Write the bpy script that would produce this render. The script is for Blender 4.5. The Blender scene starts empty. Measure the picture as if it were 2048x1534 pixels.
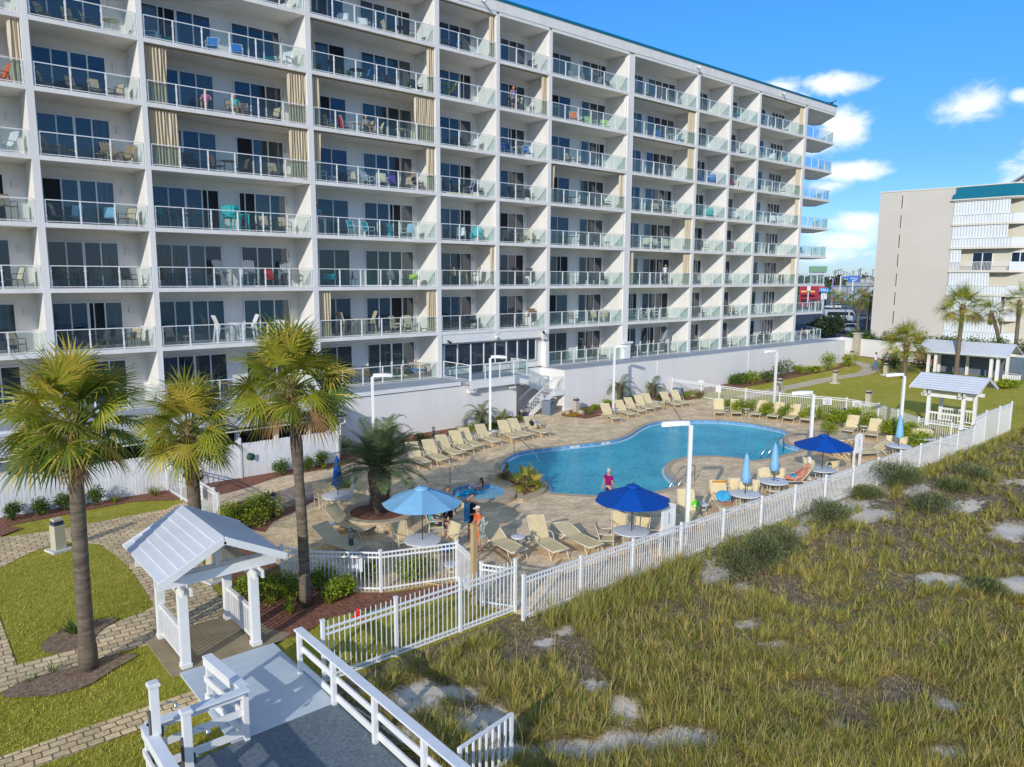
import bpy, math, random
from math import sin, cos, pi, radians, sqrt, atan2, exp
from mathutils import Vector, Matrix, noise
S = bpy.context.scene
COL = S.collection
# ---------------- camera ----------------
CAM_H = 9.3
F_PX, AZ, PITCH, ROLL = 1480.0, radians(49.519), radians(8.252), radians(.3138)
fw = Vector((cos(AZ)*cos(PITCH), sin(AZ)*cos(PITCH), -sin(PITCH)))
rt0 = Vector((sin(AZ), -cos(AZ), 0)); up0 = rt0.cross(fw)
rt = rt0*cos(ROLL)+up0*sin(ROLL); up = -rt0*sin(ROLL)+up0*cos(ROLL)
cd = bpy.data.cameras.new('camera'); cam = bpy.data.objects.new('camera', cd); COL.objects.link(cam)
cd.sensor_width = 36; cd.lens = F_PX/2048*36; cd.clip_start = .1; cd.clip_end = 9000
M = Matrix((rt, up, -fw)).transposed().to_4x4(); M.translation = Vector((0, 0, CAM_H)); cam.matrix_world = M
S.camera = cam
# ---------------- sky, sun, exposure ----------------
SUN_AZ, SUN_EL = radians(207.5), radians(20.7)        # direction towards the sun
W = bpy.data.worlds.new('World'); S.world = W; W.use_nodes = True
wn = W.node_tree.nodes; wl = W.node_tree.links; wn.clear()
def N(t, **k):
    n = wn.new(t)
    for a, b in k.items(): setattr(n, a, b)
    return n
wo = N('ShaderNodeOutputWorld'); bg = N('ShaderNodeBackground'); bg.inputs[1].default_value = .135
sky = N('ShaderNodeTexSky'); sky.sky_type = 'NISHITA'; sky.sun_disc = False
sky.sun_elevation = SUN_EL; sky.sun_rotation = pi/2-SUN_AZ; sky.altitude = 0; sky.air_density = 1.0; sky.dust_density = .25; sky.ozone_density = 3.5
hs = N('ShaderNodeHueSaturation'); hs.inputs['Saturation'].default_value = 1.22; hs.inputs['Value'].default_value = 1.0
wl.new(sky.outputs[0], hs.inputs['Color'])
tc = N('ShaderNodeTexCoord')
# paler, less bright air towards the horizon
sep = N('ShaderNodeSeparateXYZ'); wl.new(tc.outputs['Generated'], sep.inputs[0])
hr = N('ShaderNodeValToRGB'); wl.new(sep.outputs[2], hr.inputs[0]); e = hr.color_ramp.elements
e[0].position = 0; e[0].color = (.40, .52, .86, 1); e[1].position = .45; e[1].color = (.60, .86, 1.0, 1)
q = e.new(.14); q.color = (.40, .55, .88, 1); q = e.new(.28); q.color = (.50, .74, 1.0, 1)
hm = N('ShaderNodeMixRGB'); hm.blend_type = 'MULTIPLY'; hm.inputs[0].default_value = 1; wl.new(hs.outputs[0], hm.inputs[1]); wl.new(hr.outputs[0], hm.inputs[2])
def rayd(x, y): return (fw + rt*((x-1024)/F_PX) - up*((y-767)/F_PX)).normalized()
# cumulus and high streaks: soft patches at fixed directions in the sky, broken up by noise
nz = N('ShaderNodeTexNoise'); nz.inputs['Scale'].default_value = 17; nz.inputs['Detail'].default_value = 9; nz.inputs['Roughness'].default_value = .62; nz.inputs['Distortion'].default_value = .35
mp = N('ShaderNodeMapping'); mp.inputs['Scale'].default_value = (1, 1, 1.7)
wl.new(tc.outputs['Generated'], mp.inputs[0]); wl.new(mp.outputs[0], nz.inputs['Vector'])
clouds = [  # pixel direction, half width, half height (radians), weight
 (1562,178,.026,.015,1.0),(1600,196,.016,.009,.7),(1668,167,.040,.012,1.0),(1930,215,.040,.020,1.0),(2042,190,.014,.009,.8),(1690,262,.030,.024,1.0),(1640,297,.034,.013,.8),
 (1705,343,.040,.013,1.0),(1650,372,.028,.009,.7),(1708,446,.028,.014,1.0),(1690,482,.050,.016,.85),(1665,508,.050,.012,.7),(1625,460,.026,.012,.7),(1740,508,.03,.008,.6),(2300,330,.1,.04,.9),(2500,460,.14,.04,.8)]
acc = None
def mth(op, a, b=None, c=None):
    n = N('ShaderNodeMath', operation=op)
    for i, v in enumerate((a, b, c)):
        if v is None: continue
        if isinstance(v, (int, float)): n.inputs[i].default_value = v
        else: wl.new(v, n.inputs[i])
    return n.outputs[0]
for (px, py, hw, hh, wgt) in clouds:
    d = rayd(px, py); r_ = d.cross(Vector((0, 0, 1))).normalized(); u_ = r_.cross(d)
    def dot(v):
        n = N('ShaderNodeVectorMath', operation='DOT_PRODUCT'); wl.new(tc.outputs['Generated'], n.inputs[0]); n.inputs[1].default_value = v; return n.outputs['Value']
    a = mth('DIVIDE', dot(r_), hw); b = mth('DIVIDE', dot(u_), hh)
    q = mth('ADD', mth('MULTIPLY', a, a), mth('MULTIPLY', b, b))
    q = mth('ADD', q, mth('LESS_THAN', dot(d), 0.0)) if False else q
    g = mth('MULTIPLY', mth('POWER', 2.718, mth('MULTIPLY', q, -.75)), wgt)
    acc = g if acc is None else mth('MAXIMUM', acc, g)
# added broken cloud in the unseen sky behind the camera, for neutral fill light
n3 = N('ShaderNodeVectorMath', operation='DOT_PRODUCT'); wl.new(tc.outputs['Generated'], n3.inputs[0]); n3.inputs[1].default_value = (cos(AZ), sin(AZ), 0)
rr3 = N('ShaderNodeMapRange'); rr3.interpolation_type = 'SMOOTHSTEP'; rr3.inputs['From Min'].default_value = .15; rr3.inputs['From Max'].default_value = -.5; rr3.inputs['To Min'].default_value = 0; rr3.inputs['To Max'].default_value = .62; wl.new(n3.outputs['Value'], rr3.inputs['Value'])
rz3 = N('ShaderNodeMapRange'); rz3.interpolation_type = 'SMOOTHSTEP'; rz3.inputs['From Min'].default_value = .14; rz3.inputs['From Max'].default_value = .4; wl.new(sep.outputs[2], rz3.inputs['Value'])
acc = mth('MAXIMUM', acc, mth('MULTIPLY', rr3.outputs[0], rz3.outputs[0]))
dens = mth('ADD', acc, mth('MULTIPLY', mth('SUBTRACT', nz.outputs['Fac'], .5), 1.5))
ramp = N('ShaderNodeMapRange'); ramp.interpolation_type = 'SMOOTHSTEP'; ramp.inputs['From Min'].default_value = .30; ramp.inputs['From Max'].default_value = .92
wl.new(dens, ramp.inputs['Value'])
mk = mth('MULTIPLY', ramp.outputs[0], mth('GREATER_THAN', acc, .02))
# body of the clouds: a little greyer inside
nz2 = N('ShaderNodeTexNoise'); nz2.inputs['Scale'].default_value = 38; nz2.inputs['Detail'].default_value = 5; wl.new(mp.outputs[0], nz2.inputs['Vector'])
cc = N('ShaderNodeMixRGB'); cc.inputs[1].default_value = (4.9, 5.5, 6.3, 1); cc.inputs[2].default_value = (6.0, 6.15, 6.3, 1); wl.new(nz2.outputs['Fac'], cc.inputs[0])
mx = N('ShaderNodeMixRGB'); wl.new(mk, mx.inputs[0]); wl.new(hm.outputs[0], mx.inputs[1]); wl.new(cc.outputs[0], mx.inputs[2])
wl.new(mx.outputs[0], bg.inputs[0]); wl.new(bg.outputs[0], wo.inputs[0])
sl = bpy.data.lights.new('sun', 'SUN'); sl.energy = 2.2; sl.angle = radians(.5); sl.color = (1, .96, .89)
so = bpy.data.objects.new('sun', sl); COL.objects.link(so)
sd = Vector((cos(SUN_AZ)*cos(SUN_EL), sin(SUN_AZ)*cos(SUN_EL), sin(SUN_EL)))
so.rotation_euler = sd.to_track_quat('Z', 'Y').to_euler(); so.location = (0, -30, 60)
S.view_settings.view_transform = 'Standard'; S.view_settings.look = 'None'; S.view_settings.gamma = 1; S.view_settings.exposure = .52
S.render.engine = 'CYCLES'
try: S.cycles.max_bounces = 8; S.cycles.transparent_max_bounces = 24; S.cycles.caustics_reflective = False; S.cycles.caustics_refractive = False
except Exception: pass
R = random.Random(7)
# ---------------- helpers ----------------
def sstep(t): t = max(0, min(1, t)); return t*t*(3-2*t)
def lawn_z(x, y): return .5*sstep((x-52)/26)
def G(px, py, z=0.0):
    """the point of the level z that the survey pixel px,py of the 2048 px photograph looks at"""
    d = fw + rt*((px-1024)/F_PX) - up*((py-767)/F_PX); t = (z-CAM_H)/d.z; return Vector((d.x*t, d.y*t, z))
def GL(px, py):
    z = 0
    for _ in range(8): p = G(px, py, z); z = lawn_z(p.x, p.y)
    return G(px, py, z)
_m = {}; USED = set()
def mat(name, col, rough=.7, var=.12, scale=3.0, bump=0.0, bscale=None, metal=0.0, spec=.4, kind=None, col2=None, alpha=None, trans=None, stretch=None, emis=None):
    if name in _m: return _m[name]
    m = bpy.data.materials.new(name); m.use_nodes = True; nt = m.node_tree; b = nt.nodes['Principled BSDF']; L = nt.links
    b.inputs['Roughness'].default_value = rough; b.inputs['Metallic'].default_value = metal; b.inputs['Specular IOR Level'].default_value = spec
    tcn = nt.nodes.new('ShaderNodeTexCoord'); mpn = nt.nodes.new('ShaderNodeMapping')
    mpn.inputs['Scale'].default_value = stretch or (1, 1, 1); L.new(tcn.outputs['Object'], mpn.inputs[0])
    n = nt.nodes.new('ShaderNodeTexNoise'); n.inputs['Scale'].default_value = scale; n.inputs['Detail'].default_value = 6; n.inputs['Roughness'].default_value = .65
    L.new(mpn.outputs[0], n.inputs['Vector'])
    cr = nt.nodes.new('ShaderNodeValToRGB'); c2 = col2
    lo = tuple(c*(1-var) for c in col) if c2 is None else col; hi = tuple(min(1, c*(1+var)) for c in col) if c2 is None else c2
    cr.color_ramp.elements[0].position = .32; cr.color_ramp.elements[1].position = .68
    cr.color_ramp.elements[0].color = (*lo, 1); cr.color_ramp.elements[1].color = (*hi, 1)
    L.new(n.outputs['Fac'], cr.inputs[0]); L.new(cr.outputs[0], b.inputs['Base Color'])
    if bump:
        n2 = nt.nodes.new('ShaderNodeTexNoise'); n2.inputs['Scale'].default_value = bscale or scale*6; n2.inputs['Detail'].default_value = 4; L.new(mpn.outputs[0], n2.inputs['Vector'])
        bp = nt.nodes.new('ShaderNodeBump'); bp.inputs['Strength'].default_value = bump; bp.inputs['Distance'].default_value = .03; L.new(n2.outputs['Fac'], bp.inputs['Height']); L.new(bp.outputs[0], b.inputs['Normal'])
    if trans is not None:      # thin leaf: light passes through
        tr = nt.nodes.new('ShaderNodeBsdfTranslucent'); L.new(cr.outputs[0], tr.inputs[0]); ms = nt.nodes.new('ShaderNodeMixShader'); ms.inputs[0].default_value = trans
        out = nt.nodes['Material Output']; L.new(b.outputs[0], ms.inputs[1]); L.new(tr.outputs[0], ms.inputs[2]); L.new(ms.outputs[0], out.inputs[0])
    if alpha is not None: b.inputs['Alpha'].default_value = alpha
    if emis: b.inputs['Emission Color'].default_value = (*col, 1); b.inputs['Emission Strength'].default_value = emis
    m['_ramp'] = 1; _m[name] = m; return m
def glassmat(name, tint, op, rough=.02):
    if name in _m: return _m[name]
    m = bpy.data.materials.new(name); m.use_nodes = True; nt = m.node_tree; nt.nodes.clear(); L = nt.links
    o = nt.nodes.new('ShaderNodeOutputMaterial'); t = nt.nodes.new('ShaderNodeBsdfTransparent'); t.inputs[0].default_value = (*tint, 1)
    g = nt.nodes.new('ShaderNodeBsdfGlossy'); g.inputs['Roughness'].default_value = rough; d = nt.nodes.new('ShaderNodeBsdfDiffuse'); d.inputs[0].default_value = (.55, .68, .66, 1)
    fr0 = nt.nodes.new('ShaderNodeFresnel'); fr0.inputs[0].default_value = 1.45; ge = nt.nodes.new('ShaderNodeNewGeometry')
    fr = nt.nodes.new('ShaderNodeMath'); fr.operation = 'MULTIPLY'; iv = nt.nodes.new('ShaderNodeMath'); iv.operation = 'SUBTRACT'; iv.inputs[0].default_value = 1.0; L.new(ge.outputs['Backfacing'], iv.inputs[1]); L.new(fr0.outputs[0], fr.inputs[0]); L.new(iv.outputs[0], fr.inputs[1])
    m1 = nt.nodes.new('ShaderNodeMixShader'); m1.inputs[0].default_value = op; L.new(t.outputs[0], m1.inputs[1]); L.new(d.outputs[0], m1.inputs[2])
    m2 = nt.nodes.new('ShaderNodeMixShader'); L.new(fr.outputs[0], m2.inputs[0]); L.new(m1.outputs[0], m2.inputs[1]); L.new(g.outputs[0], m2.inputs[2]); L.new(m2.outputs[0], o.inputs[0])
    _m[name] = m; return m
class MB:
    """collects boxes, tubes, prisms, lathes; build() links them as ONE mesh object"""
    def __init__(s): s.v = []; s.f = []; s.m = []; s.mats = []; s.sm = []
    def mi(s, m):
        if m not in s.mats: s.mats.append(m)
        return s.mats.index(m)
    def add(s, vs, fs, m=None, smooth=False):
        o = len(s.v); s.v += [tuple(v) for v in vs]; i = s.mi(m)
        for f in fs: s.f.append(tuple(o+k for k in f)); s.m.append(i); s.sm.append(smooth)
    def box(s, x0, x1, y0, y1, z0, z1, m=None, M=None):
        vs = [Vector((x, y, z)) for z in (z0, z1) for y in (y0, y1) for x in (x0, x1)]
        if M: vs = [M @ v for v in vs]
        s.add(vs, [(0, 2, 3, 1), (4, 5, 7, 6), (0, 1, 5, 4), (2, 6, 7, 3), (0, 4, 6, 2), (1, 3, 7, 5)], m); return s
    def beam(s, a, b, w, h, m=None, upv=Vector((0, 0, 1))):
        a = Vector(a); b = Vector(b); d = (b-a); L = d.length
        if L < 1e-6: return s
        d.normalize(); r = d.cross(upv)
        if r.length < 1e-3: r = Vector((1, 0, 0))
        r.normalize(); u = r.cross(d)
        vs = [p + r*(sx*w/2) + u*(sz*h/2) for p in (a, b) for sz in (-1, 1) for sx in (-1, 1)]
        s.add(vs, [(0, 1, 3, 2), (4, 6, 7, 5), (0, 4, 5, 1), (2, 3, 7, 6), (0, 2, 6, 4), (1, 5, 7, 3)], m); return s
    def tube(s, pts, rad, m=None, n=6, cap=True):
        pts = [Vector(p) for p in pts]; k = len(pts)
        if not isinstance(rad, (list, tuple)): rad = [rad]*k
        vs = []; ref = Vector((.13, .21, 1)).normalized()
        for i, p in enumerate(pts):
            d = (pts[min(i+1, k-1)]-pts[max(i-1, 0)]).normalized(); r = d.cross(ref)
            if r.length < .05: r = d.cross(Vector((1, .1, 0)))
            r.normalize(); u = r.cross(d)
            vs += [p + (r*cos(2*pi*j/n)+u*sin(2*pi*j/n))*rad[i] for j in range(n)]
        fs = [(i*n+j, i*n+(j+1) % n, (i+1)*n+(j+1) % n, (i+1)*n+j) for i in range(k-1) for j in range(n)]
        if cap: fs += [tuple(range(n-1, -1, -1)), tuple((k-1)*n+j for j in range(n))]
        s.add(vs, fs, m, n > 5); return s
    def lathe(s, prof, c=(0, 0, 0), m=None, n=16, squash=1.0):
        vs = []; c = Vector(c)
        for r, z in prof: vs += [c+Vector((r*cos(2*pi*j/n), r*sin(2*pi*j/n)*squash, z)) for j in range(n)]
        k = len(prof)
        fs = [(i*n+j, i*n+(j+1) % n, (i+1)*n+(j+1) % n, (i+1)*n+j) for i in range(k-1) for j in range(n)]
        fs += [tuple(range(n-1, -1, -1)), tuple((k-1)*n+j for j in range(n))]
        s.add(vs, fs, m, True); return s
    def prism(s, poly, z0, z1, m=None, M=None):
        n = len(poly); a = sum(poly[i][0]*poly[(i+1) % n][1]-poly[(i+1) % n][0]*poly[i][1] for i in range(n))
        if a < 0: poly = poly[::-1]
        vs = [Vector((p[0], p[1], z)) for z in (z0, z1) for p in poly]
        if M: vs = [M @ v for v in vs]
        s.add(vs, [tuple(range(n-1, -1, -1)), tuple(range(n, 2*n))]+[(i, (i+1) % n, n+(i+1) % n, n+i) for i in range(n)], m); return s
    def ball(s, c, r, m=None, n=8, k=5, sc=(1, 1, 1)):
        c = Vector(c); vs = [c+Vector((0, 0, -r*sc[2]))]
        for i in range(1, k):
            a = pi*i/k
            vs += [c+Vector((r*sc[0]*sin(a)*cos(2*pi*j/n), r*sc[1]*sin(a)*sin(2*pi*j/n), -r*sc[2]*cos(a))) for j in range(n)]
        vs.append(c+Vector((0, 0, r*sc[2]))); fs = []
        for j in range(n): fs.append((0, 1+(j+1) % n, 1+j)); fs.append((len(vs)-1, 1+(k-2)*n+j, 1+(k-2)*n+(j+1) % n))
        for i in range(k-2):
            for j in range(n): fs.append((1+i*n+j, 1+i*n+(j+1) % n, 1+(i+1)*n+(j+1) % n, 1+(i+1)*n+j))
        s.add(vs, fs, m, True); return s
    def build(s, name, material=None, parent=None, loc=None, label=None, at=None):
        me = bpy.data.meshes.new(name)
        v = s.v if at is None else [(a-at[0], b-at[1], c-at[2]) for a, b, c in s.v]
        me.from_pydata(v, [], s.f)
        for m in s.mats: me.materials.append(m or material)
        if len(s.mats) > 1: me.polygons.foreach_set('material_index', s.m)
        me.polygons.foreach_set('use_smooth', s.sm)
        o = bpy.data.objects.new(name, me); COL.objects.link(o)
        if parent: o.parent = parent
        if loc is not None: o.location = loc
        elif at is not None: o.location = at
        if label: o['label'] = label
        return o
def tag(o, label=None, cat=None, group=None, kind=None):
    if label: o['label'] = label
    if cat: o['category'] = cat
    if group: o['group'] = group
    if kind: o['kind'] = kind
    return o
def thing(name, label, cat, loc=(0, 0, 0), rz=0, group=None):
    o = bpy.data.objects.new(name, None); COL.objects.link(o); o.location = loc; o.rotation_euler = (0, 0, rz); o.empty_display_size = .2
    return tag(o, label, cat, group)
def struct(o, label=None): o['kind'] = 'structure'; return tag(o, label)
def copy_tree(o, parent=None, kids=None):
    if kids is None:
        kids = {}
        for q in list(o.children_recursive): kids.setdefault(q.parent.name, []).append(q)
    c = o.copy(); COL.objects.link(c); c.parent = parent
    for ch in kids.get(o.name, []): copy_tree(ch, c, kids)
    return c
def place(proto, loc, rz=0, label=None, group=None, scale=None):
    """first use moves the prototype itself, later uses copy it with its parts"""
    if proto.name not in USED: USED.add(proto.name); o = proto
    else: o = copy_tree(proto)
    o.location = loc; o.rotation_euler = (0, 0, rz)
    if scale: o.scale = (scale,)*3 if isinstance(scale, (int, float)) else scale
    if label: o['label'] = label
    if group: o['group'] = group
    return o
ORD = ['first', 'second', 'third', 'fourth', 'fifth', 'sixth', 'seventh', 'eighth', 'ninth', 'tenth', 'eleventh', 'twelfth']
# ---------------- common materials ----------------
stucco = mat('white_stucco', (.81, .77, .71), .85, .075, 1.4, .12, 30, stretch=(1, 1, .12))
stucco2 = mat('cream_stucco', (.83, .79, .725), .85, .05, .6, .1, 30, stretch=(1, 1, .2))
podm = mat('podium_render', (.82, .785, .73), .8, .055, .6, .15, 12, stretch=(1, 1, .25))
soff = mat('soffit_paint', (.80, .765, .71), .85, .05, .5)
whitep = mat('white_paint', (.83, .81, .77), .45, .04, 2.0)
alum = mat('white_aluminium', (.82, .81, .78), .35, .03, 2.0)
teal = mat('teal_metal', (.0, .17, .27), .4, .08, 2)
deckt = mat('terrace_coating', (.36, .40, .45), .7, .08, .6, .1)
floort = mat('balcony_floor', (.60, .56, .49), .8, .08, 1)
# ================= the white condominium =================
FH, T0, FY, BY = 2.9, 2.84, 38.9, 40.95
def ft(f): return T0+FH*f
COLS = [(-16.3,-16.0),(-7.4,-7.1),(1.0,1.3),(5.65,5.95),(10.25,10.5),(18.6,18.9),(26.97,27.27),(31.74,32.02),(36.4,36.7),(44.65,45.3),(53.3,53.62),(58.1,58.4),(62.62,62.95),(70.85,71.3)]
BAYS = [(COLS[i][1], COLS[i+1][0]) for i in range(len(COLS)-1)]; BAYS = {i-2: b for i, b in enumerate(BAYS)}   # bay 0 is the first one in view
BAYS[11] = (71.3, 76.9)
condo = thing('condo_building', 'eight-storey white seaside condominium with glass-railed balconies and teal roof edge', 'building', (0, 0, 0))
pw = []
for i, (a, b) in enumerate(COLS):
    m = MB(); m.box(a, b, FY, BY+.1, 5.4 if i == 7 else (T0-.04 if i > 1 else 0), 25.9, stucco)
    if i == 9: m.box(a-.12, a-.003, FY+.1, FY+.35, T0, 25.9, stucco)
    m.build('partition_wall', None, condo)
for f in range(9):
    z = ft(f) if f < 8 else 26.04
    if f == 0: continue
    for k, (a, b) in BAYS.items():
        if k in (4, 5) and f == 0: continue
    m = MB()
    for k, (a, b) in BAYS.items():
        if k == 11: continue
        m.box(a, b, FY+.012, BY+.1, z-.2, z, soff)
        if f < 8: m.box(a, b, FY+.003, FY+.011, z-.2, z+.0, stucco)
    # corner balcony slab that runs round the end of the block
    m.prism([(71.3, FY+.012), (76.9, FY+.012), (80.3, 42.3), (79.9, 43.0), (74.2, 43.0), (74.2, 41.3), (71.3, 41.3)], z-.2, z, soff)
    m.build('floor_slab', None, condo)
m = MB(); m.box(-16.3, 71.3, BY+.1, BY+.35, T0, 26, stucco2); m.box(71.3, 74.2, 41.3, 41.6, T0, 26.0, stucco2); m.box(74.2, 74.5, 41.301, 58, T0, 26, stucco2)
m.box(-16.3, 74.2, 57.7, 58, 0, 26, stucco2); m.box(-16.6, -16.301, 38.9, 58, 0, 26, stucco2); m.build('rear_wall', None, condo)
m = MB(); m.prism([(-16.3, FY-.02), (76.9, FY-.02), (80.5, 42.3), (80.1, 43.2), (80.1, 58.3), (-16.6, 58.3)], 26.05, 26.72, stucco)
m.prism([(-16.3, FY-.1), (76.95, FY-.1), (80.6, 42.3), (80.2, 43.3), (80.2, 58.4), (-16.7, 58.4)], 26.72, 26.86, teal); m.build('roof_fascia', None, condo)
for x in (20.2, 30.5, 53, 66.3):
    m = MB(); m.tube([(x, FY-.03, 26.42), (x-.1, FY-.3, 26.36), (x-.02, FY-.42, 26.2)], [.06, .08, .1], whitep); m.build('roof_floodlight', None, condo)
# sliding doors: (bay, x0, x1, panels)
DOORS = [(-1, -6.5, -3.2, 4), (-1, -2.0, .2, 3), (0, 1.75, 4.75, 4), (1, 6.3, 9.25, 4), (2, 10.95, 14.3, 4), (2, 15.45, 18.0, 3), (3, 20.0, 21.95, 2), (3, 23.1, 26.5, 4), (4, 28.6, 31.2, 3), (5, 33.8, 35.95, 3),
  (6, 38.2, 40.5, 2), (6, 41.75, 44.3, 3), (7, 47.3, 48.7, 2), (7, 49.45, 52.9, 4), (8, 56.1, 57.55, 2), (9, 61.2, 62.2, 1), (10, 65.9, 66.95, 1), (10, 68.3, 70.5, 4)]
dark = [mat('door_glass', (.012, .028, .052), .04, .25, .25, spec=1.0), mat('door_glass_curtained', (.05, .075, .085), .06, .45, 2.5, spec=1.0, stretch=(9, 1, .15)),
        mat('doorway_dark_pane', (.008, .009, .012), .6, .3, 1.0), mat('door_glass_teal', (.02, .05, .06), .05, .3, .3, spec=1.0)]  # darkness of the room behind an open leaf is painted as a black pane
for dm in (dark[0], dark[1], dark[3]): dm.node_tree.nodes['Principled BSDF'].inputs['IOR'].default_value = 1.52
rd = random.Random(11); proto_n = 0
far = MB(); farg = MB()
for (k, x0, x1, n) in DOORS:
    for f in range(8):
        if f == 0 and k in (4, 5): continue
        z = ft(f); H = 2.15
        fr = far if k >= 8 or k < 0 else MB(); gl = farg if k >= 8 or k < 0 else MB()
        y = BY+.06; t = .045
        fr.box(x0-.05, x0+.0, y-.06, y+.03, z, z+H+.06, alum); fr.box(x1, x1+.05, y-.06, y+.03, z, z+H+.06, alum)
        fr.box(x0, x1, y-.06, y+.03, z+H, z+H+.06, alum); fr.box(x0, x1, y-.06, y+.03, z, z+.07, alum)
        w = (x1-x0)/n; op = rd.randrange(n) if rd.random() < .34 and n > 1 else -1
        base = rd.choice([0, 0, 0, 3])
        for i in range(n):
            a, b = x0+w*i, x0+w*(i+1)
            if i: fr.box(a-t*(1.3 if i == n//2 and n == 4 else .7), a+t*(1.3 if i == n//2 and n == 4 else .7), y-.055, y+.02, z+.07, z+H, alum)
            c = 2 if i == op else (1 if rd.random() < (.35 if i in (0, n-1) else .12) else base)
            if i == op and rd.random() < .7: fr.box(a+w*.35-.03, a+w*.35+.02, y-.05, y, z+.07, z+H, alum)
            gl.box(a, b, y-.012 if c != 2 else y+.0, y+.025, z+.07, z+H, dark[c])
        if 0 <= k < 8:
            o = fr.build('sliding_door', None, condo); gl.build('glass', None, o)
o = far.build('sliding_door', None, condo); o['kind'] = 'stuff'; farg.build('glass', None, o)['kind'] = 'stuff'
# wall lamps beside the doors
lampm = mat('wall_lamp_cover', (.72, .70, .64), .5, .03, 3)
for k, xl in ((-1, .55), (0, 5.2), (1, 9.7), (2, 18.25), (3, 26.72), (4, 31.45), (5, 36.15), (6, 44.45), (7, 53.1), (8, 57.85), (9, 62.4)):
    for f in range(8):
        if f == 0 and k in (4, 5): continue
        z = ft(f)+1.62; m = MB(); m.prism([(xl-.1, 0), (xl+.1, 0), (xl+.1, .26), (xl+.06, .34), (xl-.06, .34), (xl-.1, .26)], 0, .1, lampm, Matrix(((1, 0, 0, 0), (0, 0, -1, BY+.1), (0, 1, 0, z), (0, 0, 0, 1))))
        m.build('wall_lamp', None, condo)
# railings with clear glass
rg = glassmat('railing_glass', (.84, .90, .90), .018)
rgf = glassmat('railing_glass_milky', (.82, .90, .89), .06)
def railing(pts, z, step=1.35, par=None, glass=rg, h=1.03, name='balcony_railing', label=None):
    m = MB(); g = MB()
    for (a, b) in zip(pts[:-1], pts[1:]):
        a = Vector((*a, 0)); b = Vector((*b, 0)); L = (b-a).length; n = max(1, round(L/step)); d = (b-a)/L
        m.beam((a.x, a.y, z+h-.02), (b.x, b.y, z+h-.02), .055, .04, alum); m.beam((a.x, a.y, z+.07), (b.x, b.y, z+.07), .04, .03, alum)
        for i in range(n+1):
            p = a+(b-a)*(i/n)
            if i == 0: p = p+d*.05
            if i == n: p = p-d*.05
            m.box(p.x-.028, p.x+.028, p.y-.028, p.y+.028, z, z+h-.02, alum)
            for zz in (.3, .78): m.box(p.x-.05, p.x+.05, p.y-.02, p.y+.02, z+zz-.025, z+zz+.025, alum)
        for i in range(n):
            p = a+(b-a)*(i/n)+d*.07; q = a+(b-a)*((i+1)/n)-d*.07
            g.beam((p.x, p.y, z+.52), (q.x, q.y, z+.52), .012, .84, glass)
    o = m.build(name, None, par); g.build('glass_panel', None, o)
    if label: o['label'] = label
    return o
for k, (a, b) in BAYS.items():
    for f in range(8):
        if f == 0 and k in (4, 5): continue
        if k == 11: railing([(a, FY+.07), (76.8, FY+.07), (80.1, 42.3)], ft(f), 1.3, condo, rgf)
        else: railing([(a+.02, FY+.07), (b-.02, FY+.07)], ft(f), 1.38, condo, rg if k < 6 else rgf)
# end wall slots
for f in range(8):
    m = MB(); m.box(72.3, 73.0, 41.27, 41.33, ft(f)+.07, ft(f)+2.1, dark[0]); m.build('end_window', None, condo)
# podium with the terrace on top
m = MB()
m.box(-16.3, 27.3, 36.45, FY-.001, 2.55, 2.8, deckt); m.box(-16.3, 31.5, 36.45, 36.7, 0, 2.55, podm); m.box(-16.3, 26.9, 36.35, 36.5, 2.62, 2.84, whitep)
m.box(35.95, 77.3, 36.47, FY+.3, 2.55, 2.8, deckt); m.box(35.93, 77.32, 36.45, 36.75, -.2, 2.82, podm); m.box(35.93, 36.2, 36.75, FY, 0, 2.82, podm); m.box(77.0, 77.32, 36.75, 58, 0, 2.82, podm)
m.box(71.3, 77.0, FY+.3, 58, 2.55, 2.8, deckt); m.box(31.25, 31.5, 36.7, FY+.3, 0, 2.5, podm); m.box(31.5, 35.93, FY+.0, FY+.3, 0, 2.8, podm)
m.build('podium', None, condo)
m = MB()
for k, (a, b) in BAYS.items():
    if k in (4, 5, 11): continue
    m.box(a, b, FY+.001, BY+.1, 2.6, T0, floort)
m.build('terrace_floor', None, condo)
# pool-side entrance: glazed front, deck and lamps
m = MB(); y = FY+.35
m.box(27.27, 36.4, y+.1, y+.3, T0, ft(1)-.2, stucco); m.box(27.27, 36.4, FY+.05, y+.1, 4.98, ft(1)-.201, soff)
m.prism([(0, 4.98), (.33, 4.98), (.33, 5.5)], 27.3, 36.38, stucco, Matrix(((0, 0, 1, 0), (1, 0, 0, FY+.06), (0, 1, 0, 0), (0, 0, 0, 1))))
o = m.build('entrance_wall', None, condo)
m = MB(); g = MB()
xs = [27.7, 28.75, 29.85, 30.95, 31.95, 32.95, 33.95, 34.95, 35.7]
for i in range(len(xs)-1):
    z0 = T0+.05 if i == 2 else T0+.55
    g.box(xs[i]+.04, xs[i+1]-.04, y-.0, y+.05, z0+.04, 4.85, dark[0])
    m.box(xs[i]-.04, xs[i]+.04, y-.04, y+.06, T0 if i in (2, 3) else T0+.5, 4.9, alum)
m.box(xs[-1]-.04, xs[-1]+.04, y-.04, y+.06, T0+.5, 4.9, alum); m.box(xs[0]-.04, xs[-1]+.04, y-.04, y+.06, 4.86, 4.93, alum); m.box(xs[0], xs[2], y-.04, y+.06, T0+.48, T0+.54, alum); m.box(xs[3], xs[-1], y-.04, y+.06, T0+.48, T0+.54, alum)
o = m.build('entrance_glazing', None, condo); g.build('glass', None, o)
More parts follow.
